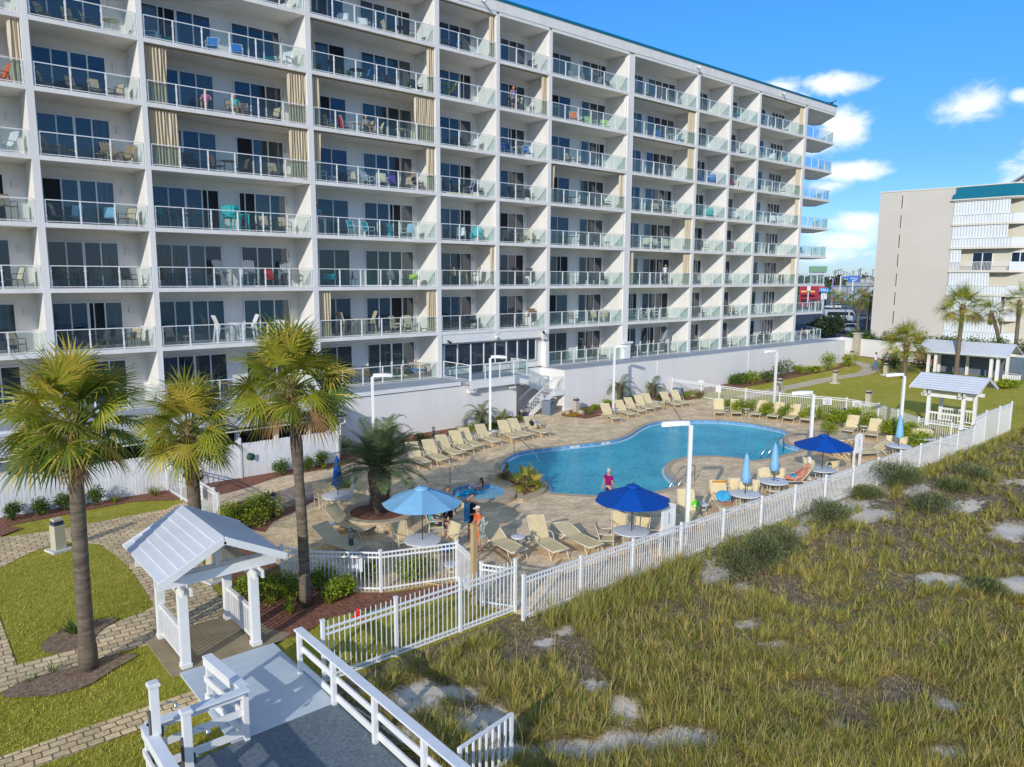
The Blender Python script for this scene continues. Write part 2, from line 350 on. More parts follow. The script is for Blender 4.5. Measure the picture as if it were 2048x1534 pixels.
m = MB(); m.box(27.3, 32.1, 35.95, FY+.06, 2.62, 2.86, deckt); m.box(27.28, 32.12, 35.9, 35.95, 2.4, 2.9, whitep); m.box(31.5, 32.12, 35.951, FY, 2.3, 2.62, whitep); m.build('entrance_deck', None, condo)
railing([(27.35, FY-.05), (27.35, 36.0), (32.05, 36.0), (32.05, 36.95)], 2.86, 1.2, condo, rg, 1.03, 'deck_railing')
for x in (29.2, 33.5): pass
m = MB(); m.tube([(27.75, FY-.0, 5.15), (27.75, FY-.28, 5.05)], [.06, .09], mat('camera_black', (.02, .02, .02), .4)); m.build('security_camera', None, condo)
m = MB(); m.ball((31.7, FY-.1, 5.2), .12, whitep); m.build('security_camera', None, condo)
m = MB(); m.box(35.9, 36.35, FY-.25, FY-.02, 4.85, 5.35, lampm); m.tube([(35.9, FY-.3, 5.3), (35.45, FY-.75, 5.42)], [.07, .1], mat('camera_black', (.02, .02, .02))); m.build('speaker_horn', None, condo)
for x in (27.6, 30.9):
    m = MB(); m.prism([(0, 0), (-.3, -.02), (-.32, .06), (0, .24)], x-.25, x+.25, whitep, Matrix(((0, 0, 1, 0), (1, 0, 0, 36.38), (0, 1, 0, 2.12), (0, 0, 0, 1)))); m.build('podium_lamp', None, condo)
for x in (46.1, 59.0):
    m = MB(); m.box(x-.03, x+.03, 36.42, 36.45, 0.2, 2.75, podm); m.build('wall_joint', None, condo)
m = MB(); m.box(44.5, 45.6, FY-.35, FY-.02, 4.05, 4.2, whitep); m.box(44.7, 45.4, FY-.25, FY-.02, 2.85, 4.05, whitep); m.build('column_casing', None, condo)
# the switchback stair
st = thing('exterior_stair', 'white switchback stair with picket railings rising from the pool deck to the entrance', 'stair', (32.6, 37.2, 0))
def S_(m): return m
cst = mat('stair_concrete', (.55, .56, .57), .8, .06, 1.5)
N1 = 8; zL = 1.42; x0, x1 = 32.7, 34.95
m = MB()
for i in range(N1): m.box(x0+(x1-x0)*i/N1, x0+(x1-x0)*(i+1)/N1+.03, 36.55, 37.6, zL*(i+1)/N1-.06, zL*(i+1)/N1, cst)
for yy in (36.5, 37.6): m.prism([(x0-.1, 0), (x0+.35, 0), (x1+.1, zL-.25), (x1+.1, zL+.02), (x1-.1, zL+.02), (x0-.1, .1)], yy, yy+.06, whitep, Matrix(((1, 0, 0, 0), (0, 0, 1, 0), (0, 1, 0, 0), (0, 0, 0, 1))))
m.build('lower_flight', None, st, at=(32.6, 37.2, 0)).location = (0, 0, 0)
m = MB(); m.box(x1, 35.93, 36.46, FY-.01, zL-.16, zL, cst); m.box(x1, 35.9, 36.42, 36.459, zL-.3, zL+.02, whitep); m.build('landing', None, st, at=(32.6, 37.2, 0)).location = (0, 0, 0)
m = MB()
for i in range(N1): m.box(x1-(x1-32.1)*(i+1)/N1, x1-(x1-32.1)*i/N1+.03, 37.75, 38.8, zL+zL*(i+1)/N1-.06, zL+zL*(i+1)/N1, cst)
for yy in (37.7, 38.8): m.prism([(x1+.05, zL-.2), (x1+.05, zL+.12), (32.1, 2*zL+.05), (32.1, 2*zL-.3)], yy, yy+.06, whitep, Matrix(((1, 0, 0, 0), (0, 0, 1, 0), (0, 1, 0, 0), (0, 0, 0, 1))))
m.build('upper_flight', None, st, at=(32.6, 37.2, 0)).location = (0, 0, 0)
def picket(m, a, b, h=1.0, n=10, mt=whitep, posts=(0, 1)):
    a = Vector(a); b = Vector(b); z = Vector((0, 0, 1))
    m.beam(a+z*h, b+z*h, .05, .04, mt); m.beam(a+z*.1, b+z*.1, .03, .03, mt); m.beam(a+z*(h-.12), b+z*(h-.12), .03, .03, mt)
    for i in range(n+1):
        p = a+(b-a)*i/n; w = .05 if (i == 0 and posts[0]) or (i == n and posts[1]) else .018
        m.beam(p, p+z*h, w, w, mt, Vector((0, 1, 0)))
for a, b, n in (((x0, 36.53, 0), (x1, 36.53, zL), 14), ((x0, 37.63, 0), (x1, 37.63, zL), 14), ((x1, 36.5, zL), (35.85, 36.5, zL), 7), ((x1, 37.73, zL), (32.1, 37.73, 2*zL), 16), ((32.1, 37.0, 2.86), (32.1, 37.72, 2.86), 5)):
    m = MB(); picket(m, a, b, .98, n); m.build('handrail', None, st, at=(32.6, 37.2, 0)).location = (0, 0, 0)
m = MB(); m.beam((33.6, 36.46, 1.0), (33.95, 36.46, 1.22), .012, .42, mat('sign_white', (.78, .78, .76), .5, .03, 3)); m.build('sign', None, st, at=(32.6, 37.2, 0)).location = (0, 0, 0)
# ================= ground, paving, lawns, pools =================
from mathutils.geometry import delaunay_2d_cdt
def inpoly(x, y, P):
    c = False; n = len(P); j = n-1
    for i in range(n):
        if (P[i][1] > y) != (P[j][1] > y) and x < (P[j][0]-P[i][0])*(y-P[i][1])/(P[j][1]-P[i][1])+P[i][0]: c = not c
        j = i
    return c
def smooth(P, k=6, closed=True):
    n = len(P); o = []
    for i in range(n if closed else n-1):
        p0, p1, p2, p3 = [Vector(P[j % n][:2]) if closed else Vector(P[max(0, min(n-1, j))][:2]) for j in (i-1, i, i+1, i+2)]
        for s in range(k):
            t = s/k; o.append(tuple(.5*((2*p1)+(p2-p0)*t+(2*p0-5*p1+4*p2-p3)*t*t+(3*p1-p0-3*p2+p3)*t**3)))
    if not closed: o.append(tuple(P[-1][:2]))
    return o
def sheet(name, outer, holes, z, material, zf=None, grid=None, kind='structure'):
    vs = [Vector(p[:2]) for p in outer]; loops = [list(range(len(outer)))]
    for h in holes: k = len(vs); vs += [Vector(p[:2]) for p in h]; loops.append(list(range(k, k+len(h))))
    ed = [(l[i], l[(i+1) % len(l)]) for l in loops for i in range(len(l))]
    if grid:
        x0, x1 = min(p[0] for p in outer), max(p[0] for p in outer); y0, y1 = min(p[1] for p in outer), max(p[1] for p in outer)
        x = x0+grid
        while x < x1:
            y = y0+grid
            while y < y1:
                if inpoly(x, y, outer) and not any(inpoly(x, y, h) for h in holes): vs.append(Vector((x, y)))
                y += grid
            x += grid
    V, E_, Fc, *_ = delaunay_2d_cdt(vs, ed, [], 0, 1e-4)
    fs = []
    for f in Fc:
        cx = sum(V[i].x for i in f)/3; cy = sum(V[i].y for i in f)/3
        if inpoly(cx, cy, outer) and not any(inpoly(cx, cy, h) for h in holes): fs.append(f)
    m = MB(); m.add([(v.x, v.y, z+(zf(v.x, v.y) if zf else 0)) for v in V], fs, material)
    o = m.build(name); o['kind'] = kind; return o
def paver(name, c1, c2, mortar, bw=.2, bh=.1, rot=0.0, msize=.006, bump=.25, patch=.5, rough=.8):
    m = bpy.data.materials.new(name); m.use_nodes = True; nt = m.node_tree; L = nt.links; b = nt.nodes['Principled BSDF']; b.inputs['Roughness'].default_value = rough; b.inputs['Specular IOR Level'].default_value = .25
    t = nt.nodes.new('ShaderNodeTexCoord'); mp = nt.nodes.new('ShaderNodeMapping'); mp.inputs['Rotation'].default_value = (0, 0, rot); L.new(t.outputs['Object'], mp.inputs[0])
    br = nt.nodes.new('ShaderNodeTexBrick'); br.inputs['Scale'].default_value = 1; br.inputs['Brick Width'].default_value = bw; br.inputs['Row Height'].default_value = bh; br.inputs['Mortar Size'].default_value = msize; br.inputs['Bias'].default_value = 0
    br.inputs['Color1'].default_value = (*c1, 1); br.inputs['Color2'].default_value = (*c2, 1); br.inputs['Mortar'].default_value = (*mortar, 1); br.inputs['Mortar Smooth'].default_value = .3
    dn = nt.nodes.new('ShaderNodeTexNoise'); dn.inputs['Scale'].default_value = 9; ad = nt.nodes.new('ShaderNodeMixRGB'); ad.blend_type = 'ADD'; ad.inputs[0].default_value = .03; L.new(mp.outputs[0], ad.inputs[1]); L.new(dn.outputs['Color'], ad.inputs[2]); L.new(t.outputs['Object'], dn.inputs['Vector'])
    L.new(ad.outputs[0], br.inputs['Vector'])
    n1 = nt.nodes.new('ShaderNodeTexNoise'); n1.inputs['Scale'].default_value = 1.1; n1.inputs['Detail'].default_value = 8; n1.inputs['Roughness'].default_value = .7; L.new(t.outputs['Object'], n1.inputs['Vector'])
    n2 = nt.nodes.new('ShaderNodeTexNoise'); n2.inputs['Scale'].default_value = 14; n2.inputs['Detail'].default_value = 5; L.new(t.outputs['Object'], n2.inputs['Vector'])
    r1 = nt.nodes.new('ShaderNodeMapRange'); r1.inputs['From Min'].default_value = .3; r1.inputs['From Max'].default_value = .7; r1.inputs['To Min'].default_value = 1-patch*.5; r1.inputs['To Max'].default_value = 1+patch*.45; L.new(n1.outputs['Fac'], r1.inputs['Value'])
    r2 = nt.nodes.new('ShaderNodeMapRange'); r2.inputs['From Min'].default_value = .3; r2.inputs['From Max'].default_value = .7; r2.inputs['To Min'].default_value = .74; r2.inputs['To Max'].default_value = 1.26; L.new(n2.outputs['Fac'], r2.inputs['Value'])
    mm = nt.nodes.new('ShaderNodeMath'); mm.operation = 'MULTIPLY'; L.new(r1.outputs[0], mm.inputs[0]); L.new(r2.outputs[0], mm.inputs[1])
    mx = nt.nodes.new('ShaderNodeVectorMath'); mx.operation = 'SCALE'; L.new(br.outputs['Color'], mx.inputs[0]); L.new(mm.outputs[0], mx.inputs['Scale']); L.new(mx.outputs[0], b.inputs['Base Color'])
    bp = nt.nodes.new('ShaderNodeBump'); bp.inputs['Strength'].default_value = bump; bp.inputs['Distance'].default_value = .01; bp.invert = True; L.new(br.outputs['Fac'], bp.inputs['Height']); L.new(bp.outputs[0], b.inputs['Normal'])
    return m
def grassmat(name, a, b_, c, s1=.5, s2=26, s3=4.5):
    m = bpy.data.materials.new(name); m.use_nodes = True; nt = m.node_tree; L = nt.links; b = nt.nodes['Principled BSDF']; b.inputs['Roughness'].default_value = .95; b.inputs['Specular IOR Level'].default_value = .1
    t = nt.nodes.new('ShaderNodeTexCoord'); outs = []
    for s in (s1, s3, s2):
        n = nt.nodes.new('ShaderNodeTexNoise'); n.inputs['Scale'].default_value = s; n.inputs['Detail'].default_value = 7; n.inputs['Roughness'].default_value = .72; L.new(t.outputs['Object'], n.inputs['Vector']); outs.append(n.outputs['Fac'])
    r = nt.nodes.new('ShaderNodeValToRGB'); r.color_ramp.elements[0].position = .33; r.color_ramp.elements[0].color = (*a, 1); r.color_ramp.elements[1].position = .67; r.color_ramp.elements[1].color = (*c, 1)
    e = r.color_ramp.elements.new(.5); e.color = (*b_, 1)
    m1 = nt.nodes.new('ShaderNodeMath'); m1.operation = 'MULTIPLY_ADD'; m1.inputs[1].default_value = .45; L.new(outs[1], m1.inputs[0])
    m0 = nt.nodes.new('ShaderNodeMath'); m0.operation = 'MULTIPLY'; m0.inputs[1].default_value = .30; L.new(outs[0], m0.inputs[0]); L.new(m0.outputs[0], m1.inputs[2])
    m2 = nt.nodes.new('ShaderNodeMath'); m2.operation = 'MULTIPLY_ADD'; m2.inputs[1].default_value = .25; L.new(outs[2], m2.inputs[0]); L.new(m1.outputs[0], m2.inputs[2]); L.new(m2.outputs[0], r.inputs[0])
    v = nt.nodes.new('ShaderNodeMapRange'); v.inputs['From Min'].default_value = .3; v.inputs['From Max'].default_value = .7; v.inputs['To Min'].default_value = .6; v.inputs['To Max'].default_value = 1.4; L.new(outs[2], v.inputs['Value'])
    sc = nt.nodes.new('ShaderNodeVectorMath'); sc.operation = 'SCALE'; L.new(r.outputs[0], sc.inputs[0]); L.new(v.outputs[0], sc.inputs['Scale']); L.new(sc.outputs[0], b.inputs['Base Color'])
    bp = nt.nodes.new('ShaderNodeBump'); bp.inputs['Strength'].default_value = .9; bp.inputs['Distance'].default_value = .05; L.new(outs[2], bp.inputs['Height']); L.new(bp.outputs[0], b.inputs['Normal'])
    return m
GP = lambda L_, z=0: [tuple(G(x, y, z))[:2] for x, y in L_]
# pool outline traced on the water's edge of the coping
POOL = smooth(GP([(1003,945),(1005,926),(1020,913),(1045,904),(1072,900),(1116,895),(1158,890),(1195,886),(1234,879.5),(1260,870),(1280,857),(1300,848),(1330,843),(1380,841.5),(1440,842.5),(1490,847),(1530,853.5),(1567,862),(1574,868),(1565,876),(1567,885),(1580,892),(1601,897),(1590,904),(1560,911.5),(1520,919.5),(1505,921),
 (1480,916),(1440,912.5),(1400,912),(1370,914.5),(1345,921),(1330,932),(1331,946),(1345,961),(1352,970),(1335,977),(1312,982.5),(1275,989),(1225,991.5),(1180,990.5),(1130,987.5),(1100,984),(1098,972),(1088,960),(1070,953),(1040,950)]), 5)
sheet_c = Vector((sum(p[0] for p in POOL)/len(POOL), sum(p[1] for p in POOL)/len(POOL)))
def offset(P, d):
    n = len(P); a = sum(P[i][0]*P[(i+1) % n][1]-P[(i+1) % n][0]*P[i][1] for i in range(n)); s = 1 if a > 0 else -1; o = []
    for i in range(n):
        t = Vector(P[(i+1) % n])-Vector(P[i-1]); t.normalize(); o.append((P[i][0]+t.y*d*s, P[i][1]-t.x*d*s))
    return o
POOLO = offset(POOL, .33)
TUBC = G(957, 988, .1); TUBR = 1.12
TUB = [(TUBC.x+TUBR*cos(2*pi*i/40), TUBC.y+TUBR*sin(2*pi*i/40)) for i in range(40)]
TUBO = [(TUBC.x+1.62*cos(2*pi*i/40), TUBC.y+1.62*sin(2*pi*i/40)) for i in range(40)]
FPY = lambda x: 14.28+(13.83-14.28)*(x-12.8)/(45.24-12.8)       # the long beach-side fence line
BIG = [(-4000, -4000), (4000, -4000), (4000, 4000), (-4000, 4000)]
town = mat('town_ground', (.16, .155, .13), .95, .3, .02, .1, 2)
DUNE = [(6.95, -14), (95, -14), (95, 13.9), (45.5, 13.9), (12.9, 14.2), (12.9, 14.75), (7.0, 14.75)]
sheet('ground', BIG, [POOLO, TUBO, DUNE], -.02, town)
beach = mat('beach_sand', (.80, .76, .70), .95, .1, .3, .2, 4)
sheet('beach', [(-600, -42), (600, -42), (600, -14), (-600, -14)], [], .2, beach)
sea = mat('sea_water', (.01, .07, .09), .12, .3, .02, .6, .5, spec=.8)
m = MB(); m.add([(-4000, -4000, .3), (4000, -4000, .3), (4000, -42, .3), (-4000, -42, .3)], [(0, 1, 2, 3)], sea); struct(m.build('sea'))
lawnm = grassmat('lawn_turf', (.19, .22, .02), (.40, .37, .05), (.62, .48, .11), .35, 22, 3.5)
lawnf = grassmat('lawn_turf_far', (.29, .29, .03), (.45, .40, .06), (.60, .49, .12), .12, 9, 1.2)
FENCE_R = [(47.87,36.3),(48.0,33.6),(47.7,31.8),(47.74,29.56),(47.94,27.0),(49.31,22.87),(48.74,20.5),(47.3,18.7),(45.7,16.9),(45.3,15.0),(45.24,13.83)]
sheet('lawn', [(-16, 2), (12.9, 2), (12.9, 17.6), (9.1, 19.6), (9.1, 33.4), (-16, 33.8)], [], -.012, lawnm)
sheet('lawn', FENCE_R+[(92, 13.83), (92, 44), (77.35, 44), (77.35, 36.45)], [], -.008, lawnf, lawn_z, 2.5)
deckp = paver('deck_pavers', (.96, .735, .45), (.74, .55, .34), (.52, .39, .24), .23, .115, .6, .008, .3, .75)
DECK = [(12.9,14.3),(30,14.05),(45.2,13.87)]+FENCE_R[::-1][1:]+[(36.0,36.44),(36.0,38.9),(31.4,38.9),(31.4,36.44),(17,36.44),(17,33),(13.5,32.6),(11.3,31.6),(9.1,31.1),(9.1,19.7),(10.6,18.3),(12.82,17.55),(12.4,15.7)]
sheet('pool_deck', DECK, [POOLO, TUBO], .0, deckp)
pathp = paver('path_pavers', (.88, .66, .38), (.62, .46, .27), (.24, .18, .11), .36, .24, .05, .018, .6, .5)
pathc = paver('strip_pavers', (.88, .64, .34), (.64, .46, .245), (.20, .14, .08), .30, .21, .02, .016, .6, .35)
P1 = GP([(-300,1120),(0,1075),(100,1062),(145,1054),(240,1035),(334,1018),(349,1010),(420,985)])+[(9.1, 31.1), (9.1, 27.6)]
sheet('garden_path', P1+[(8.2,26.2),(7.4,24.4),(6.9,22),(6.75,19.7),(5.1,19.7),(5.17,21.5),(5.3,23.2),(5.36,24.9),(5.31,26.4),(5.12,28.0),(4.5,28.85),(3.85,29.0)]+GP([(60,1105),(0,1136),(-300,1250)]), [], .002, pathp)
sheet('garden_path', smooth([(4.46,19.2),(4.43,19.35),(3.6,19.4),(3.0,19.35),(1.82,19.4),(1.3,19.2),(-3,18.9),(-3,21),(1.0,20.4),(1.8,20.3),(3.1,20.4),(3.65,20.95),(4.2,21.25),(4.9,21.45),(5.3,21.6),(5.4,19.8)], 4), [], .004, pathp)
sheet('garden_path', [(1.75,31),(1.76,19.35),(1.2,19.1),(.4,19.1),(.4,31)], [], .006, pathp)
sheet('garden_path', [(-16,15.63),(4.66,15.66),(4.66,16.46),(-16,16.46)], [], .004, pathc)
mulch = mat('bark_mulch', (.42, .18, .10), .95, .5, 9, 1.0, 30, col2=(.12, .05, .035))
mulchg = mat('weathered_mulch', (.16, .09, .055), .95, .4, 9, 1.0, 30, col2=(.40, .28, .18))
sandb = mat('bed_sand', (.42, .36, .30), .95, .3, 4, .6, 30, col2=(.20, .13, .09))
BEDS = [('mulch', [(-16,33.6),(-16,32.4),(3,32.3),(5.2,32.5),(7.3,32.6),(8.4,31.9),(9.1,31.6),(9.1,33.6)]),
 ('mulch', [(9.1,33.5),(9.1,31.1),(11.3,31.5),(13.5,32.45),(16.5,32.3),(19.5,34.0),(21.5,34.75),(24,34.7),(27.5,35.5),(30.6,35.75),(30.9,36.4),(17,36.4),(17,33.3)]),
 ('mulch', GP([(386,1040),(529,1065),(547,1043),(589,1023),(628,1003),(655,990),(662,975),(600,972),(547,986),(500,1000),(437,1014)])),
 ('sand', GP([(560,1020),(600,1008),(660,985),(712,968),(716,957),(706,949),(680,955),(640,960),(600,968),(545,990),(530,1005)])),
 ('mulch', [(6.9,17.6),(6.95,19.6),(7.1,22),(7.7,24.3),(8.4,25.9),(9.1,27.2),(9.1,24.3),(9.0,20),(9.8,18.9),(10.8,18.1),(12.8,17.4),(12.4,16.7),(10.6,17.2),(9.4,17.6),(8.6,17.8),(7.6,17.3)]),
 ('weathered', smooth([(1.3,18.95),(1.75,18.5),(2.3,18.2),(2.9,18.2),(3.5,18.6),(4.1,18.95),(3.6,19.35),(3.0,19.3),(1.8,19.35)], 4)),
 ('weathered', smooth([(2.45,20.42),(3.2,20.3),(3.7,20.95),(4.2,21.4),(3.6,21.7),(2.9,21.6),(2.4,21.1)], 4)),
 ('mulch', smooth(GP([(1122,831),(1160,836),(1172,838),(1200,832),(1232,826),(1226,812),(1210,806),(1180,812),(1150,818)]), 3)),
 ('mulch', [(40.3,36.4),(40.3,35.4),(42.5,35.2),(45,34.4),(46.2,33.7),(47.8,33.6),(47.8,36.4)]),
 ('mulch', [(47.3,31.6),(46.6,31.4),(46.5,27),(47,23.8),(47.2,21),(46.3,19.4),(44.9,17.8),(44.3,15.6),(45.2,14.6),(45.6,16.8),(47.2,18.7),(48.6,20.5),(49.2,22.8),(47.8,27),(47.6,29.5)]),
 ('mulch', GP([(0,1075),(45,1058),(0,1052),(-60,1070)]))]
for bi, (kind, P) in enumerate(BEDS): sheet('mulch_bed', P, [], .01+.003*bi, {'mulch': mulch, 'sand': sandb, 'weathered': mulchg}[kind])
sheet('mulch_bed', [(48.2,36.4),(48.2,35.3),(56,34.6),(66,34.4),(72,34.2),(74.5,34.8),(77.3,36.4)], [], .012, mulch, lawn_z, 2.5)
sheet('mulch_bed', [(79.4,21.6),(86,41),(84.9,41.3),(78.6,22)], [], .012, mulch, lawn_z, 2)
conc = mat('walk_concrete', (.64, .53, .36), .85, .12, 1.2, .15, 12)
cl = smooth([tuple(GL(*p))[:2] for p in ((1480,797),(1535,784),(1600,771),(1665,757),(1712,750),(1735,744),(1741,737),(1730,730),(1712,725),(1694,721),(1670,718))], 5, False)
def ribbon(c, w):
    L_, R_ = [], []
    for i, p in enumerate(c):
        t = Vector(c[min(i+1, len(c)-1)])-Vector(c[max(i-1, 0)]); t.normalize(); L_.append((p[0]-t.y*w, p[1]+t.x*w)); R_.append((p[0]+t.y*w, p[1]-t.x*w))
    return L_+R_[::-1]
sheet('garden_walk', ribbon(cl, .72), [], .014, conc, lawn_z)
slabm = mat('stained_concrete', (.27, .20, .11), .85, .2, 1.3, .1, 10, col2=(.38, .31, .20))
m = MB(); m.box(4.44, 7.1, 17.36, 19.68, -.1, .03, slabm); m.prism([(6.8,17.36),(7.1,17.36),(7.45,17.6),(7.1,18.2)], -.1, .028, slabm); struct(m.build('gazebo_slab'))
# --- swimming pool: basin, coping, water
coping = mat('coping_stone', (.50, .40, .27), .8, .12, 3, .1, 20)
tile = paver('waterline_tile', (.10, .28, .50), (.16, .36, .58), (.30, .45, .58), .3, .15, 0, .012, .1, .2, .25)
basin = mat('pool_plaster', (.42, .62, .66), .6, .05, 1)
def ringmesh(a, b, za, zb, mt, m=None):
    m = m or MB(); n = len(a); m.add([(p[0], p[1], za) for p in a]+[(p[0], p[1], zb) for p in b], [(i, (i+1) % n, n+(i+1) % n, n+i) for i in range(n)], mt); return m
sp = thing('swimming_pool', 'freeform swimming pool with pale stone coping and blue waterline tiles', 'pool', (30, 24, 0))
sp_at = (30, 24, 0)
def part_at(mb, name, par, at): o = mb.build(name, None, par, at=at); o.location = (0, 0, 0); return o
m = ringmesh(POOLO, POOL, .012, .02, coping); ringmesh(POOLO, POOLO, -.2, .012, coping, m); part_at(m, 'coping', sp, sp_at)
m = ringmesh(POOL, POOL, .02, -.42, tile); part_at(m, 'tile_band', sp, sp_at)
step = offset(POOL, -.13)
m = ringmesh(POOL, step, -.135, -.14, mat('pool_ledge', (.62, .68, .70), .5, .05, 2)); ringmesh(step, step, -.14, -1.3, basin, m); part_at(m, 'basin', sp, sp_at)
def watermat(name, base, deep, sc=1.0, foam=0.0):
    m = bpy.data.materials.new(name); m.use_nodes = True; nt = m.node_tree; L = nt.links; b = nt.nodes['Principled BSDF']; b.inputs['Roughness'].default_value = .08; b.inputs['Specular IOR Level'].default_value = .22; b.inputs['IOR'].default_value = 1.33
    t = nt.nodes.new('ShaderNodeTexCoord'); mp = nt.nodes.new('ShaderNodeMapping'); mp.inputs['Scale'].default_value = (1, 1.7, 1); mp.inputs['Rotation'].default_value = (0, 0, .5); L.new(t.outputs['Object'], mp.inputs[0])
    n = nt.nodes.new('ShaderNodeTexNoise'); n.inputs['Scale'].default_value = .35; n.inputs['Detail'].default_value = 3; L.new(t.outputs['Object'], n.inputs['Vector'])
    w = nt.nodes.new('ShaderNodeTexNoise'); w.inputs['Scale'].default_value = 3.6*sc; w.inputs['Detail'].default_value = 7; w.inputs['Roughness'].default_value = .6; w.inputs['Distortion'].default_value = 1.6; L.new(mp.outputs[0], w.inputs['Vector'])
    v = nt.nodes.new('ShaderNodeTexVoronoi'); v.feature = 'SMOOTH_F1'; v.inputs['Scale'].default_value = 2.4*sc; L.new(mp.outputs[0], v.inputs['Vector'])
    r = nt.nodes.new('ShaderNodeValToRGB'); r.color_ramp.elements[0].position = .38; r.color_ramp.elements[0].color = (*deep, 1); r.color_ramp.elements[1].position = .64; r.color_ramp.elements[1].color = (*base, 1)
    mx = nt.nodes.new('ShaderNodeMath'); mx.operation = 'MULTIPLY_ADD'; mx.inputs[1].default_value = .55; L.new(w.outputs['Fac'], mx.inputs[0]); m3 = nt.nodes.new('ShaderNodeMath'); m3.operation = 'MULTIPLY'; m3.inputs[1].default_value = .45; L.new(n.outputs['Fac'], m3.inputs[0]); L.new(m3.outputs[0], mx.inputs[2]); L.new(mx.outputs[0], r.inputs[0])
    w2 = nt.nodes.new('ShaderNodeTexNoise'); w2.inputs['Scale'].default_value = 5.5*sc; w2.inputs['Detail'].default_value = 4; w2.inputs['Distortion'].default_value = 3.2; mp2 = nt.nodes.new('ShaderNodeMapping'); mp2.inputs['Rotation'].default_value = (0, 0, .85); mp2.inputs['Scale'].default_value = (.45, 1.5, 1); L.new(t.outputs['Object'], mp2.inputs[0]); L.new(mp2.outputs[0], w2.inputs['Vector'])
    sp2 = nt.nodes.new('ShaderNodeMapRange'); sp2.inputs['From Min'].default_value = .56; sp2.inputs['From Max'].default_value = .70; sp2.inputs['To Max'].default_value = .75; L.new(w2.outputs['Fac'], sp2.inputs['Value'])
    mc = nt.nodes.new('ShaderNodeMixRGB'); mc.inputs[2].default_value = (.34, .72, .76, 1); L.new(sp2.outputs[0], mc.inputs[0]); L.new(r.outputs[0], mc.inputs[1]); L.new(mc.outputs[0], b.inputs['Base Color'])  # pale sparkles on the ripples are painted into the water colour
    bp = nt.nodes.new('ShaderNodeBump'); bp.inputs['Strength'].default_value = .85; bp.inputs['Distance'].default_value = .14; L.new(w.outputs['Fac'], bp.inputs['Height']); L.new(bp.outputs[0], b.inputs['Normal'])
    return m
o = sheet('pool_water', POOL, [], -.15, watermat('pool_water', (.06, .58, .68), (.0, .29, .44)))
m = MB(); m.box(-200, 200, -200, 200, -1.6, -1.5, town)
pb = sheet('basin_floor', POOL, [], -1.3, basin); pb.parent = sp; pb.location = (-30, -24, 0); del pb['kind']
# depth and caution marks set in the tiles
markw = mat('mark_tile', (.72, .74, .74), .4, .03, 3); markk = mat('mark_black', (.02, .02, .03), .5)
fnt = bpy.data.curves
def textmesh(txt, size, name, material, M, parent=None, ext=.004):
    c = bpy.data.curves.new(name, 'FONT'); c.body = txt; c.size = size; c.align_x = 'CENTER'; c.align_y = 'CENTER'; c.extrude = ext
    t = bpy.data.objects.new(name+'_tmp', c); COL.objects.link(t); bpy.context.view_layer.update()
    me = bpy.data.meshes.new_from_object(t); bpy.data.objects.remove(t); me.transform(M); me.materials.clear(); me.materials.append(material)
    o = bpy.data.objects.new(name, me); COL.objects.link(o)
    if parent: o.parent = parent
    return o
def facing(p, nrm, upv=(0, 0, 1)):
    z = Vector(nrm).normalized(); x = Vector(upv).cross(z).normalized(); y = z.cross(x); Mx = Matrix((x, y, z)).transposed().to_4x4(); Mx.translation = Vector(p); return Mx
for i, (px, py, tx) in enumerate([(1158,898,'3 FT'),(1218,889,'3 FT'),(1343,845,'4 FT'),(1550,860,'4 FT')]):
    q = min(POOL, key=lambda p: (Vector(p)-Vector(G(px, py-4)[:2])).length); j = POOL.index(q); t = Vector(POOL[(j+1) % len(POOL)])-Vector(POOL[j-1]); nrm = Vector((t.y, -t.x, 0)); nrm.normalize()
    if nrm.y > 0: nrm = -nrm
    c = Vector((q[0], q[1], -.065))+nrm*.012; mk_ = MB(); M4 = facing(c, nrm); mk_.box(-.3, .3, -.055, .055, -.006, .0, markw, M4)
    o = mk_.build('depth_mark', None, sp); o.location = (-30, -24, 0); textmesh(tx, .11, 'lettering', markk, facing(c+nrm*.003, nrm), o)
# --- hot tub
ht = thing('hot_tub', 'round hot tub with wide raised stone rim beside the planted island', 'hot tub', (TUBC.x, TUBC.y, 0)); ta = (TUBC.x, TUBC.y, 0)
m = ringmesh(TUBO, TUBO, -.1, .20, coping); ringmesh(TUBO, TUB, .20, .21, coping, m); part_at(m, 'rim', ht, ta)
m = ringmesh(TUB, TUB, .21, -.6, tile); part_at(m, 'tile_wall', ht, ta)
o = sheet('hot_tub_water', TUB, [], .08, watermat('tub_water', (.45, .72, .78), (.14, .42, .58), 2.2))
# planted island between hot tub and pool: kerb and mulch
ISL = smooth(GP([(975,953),(1003,950),(1040,950),(1070,954),(1087,962),(1095,974),(1088,983),(1068,992),(1040,1000),(1030,985),(1010,968)], .1), 4)
isl = thing('planting_island', 'low stone-edged planting island of red mulch between hot tub and pool', 'planter', (*ISL[0], 0)); ia = (*ISL[0], 0)
ISI = offset(ISL, -.26)
m = ringmesh(ISL, ISL, -.1, .16, coping); ringmesh(ISL, ISI, .16, .165, coping, m); part_at(m, 'kerb', isl, ia)
o = sheet('mulch', ISL, [], .14, mulch); o.parent = isl; o.location = (-ia[0], -ia[1], 0); del o['kind']
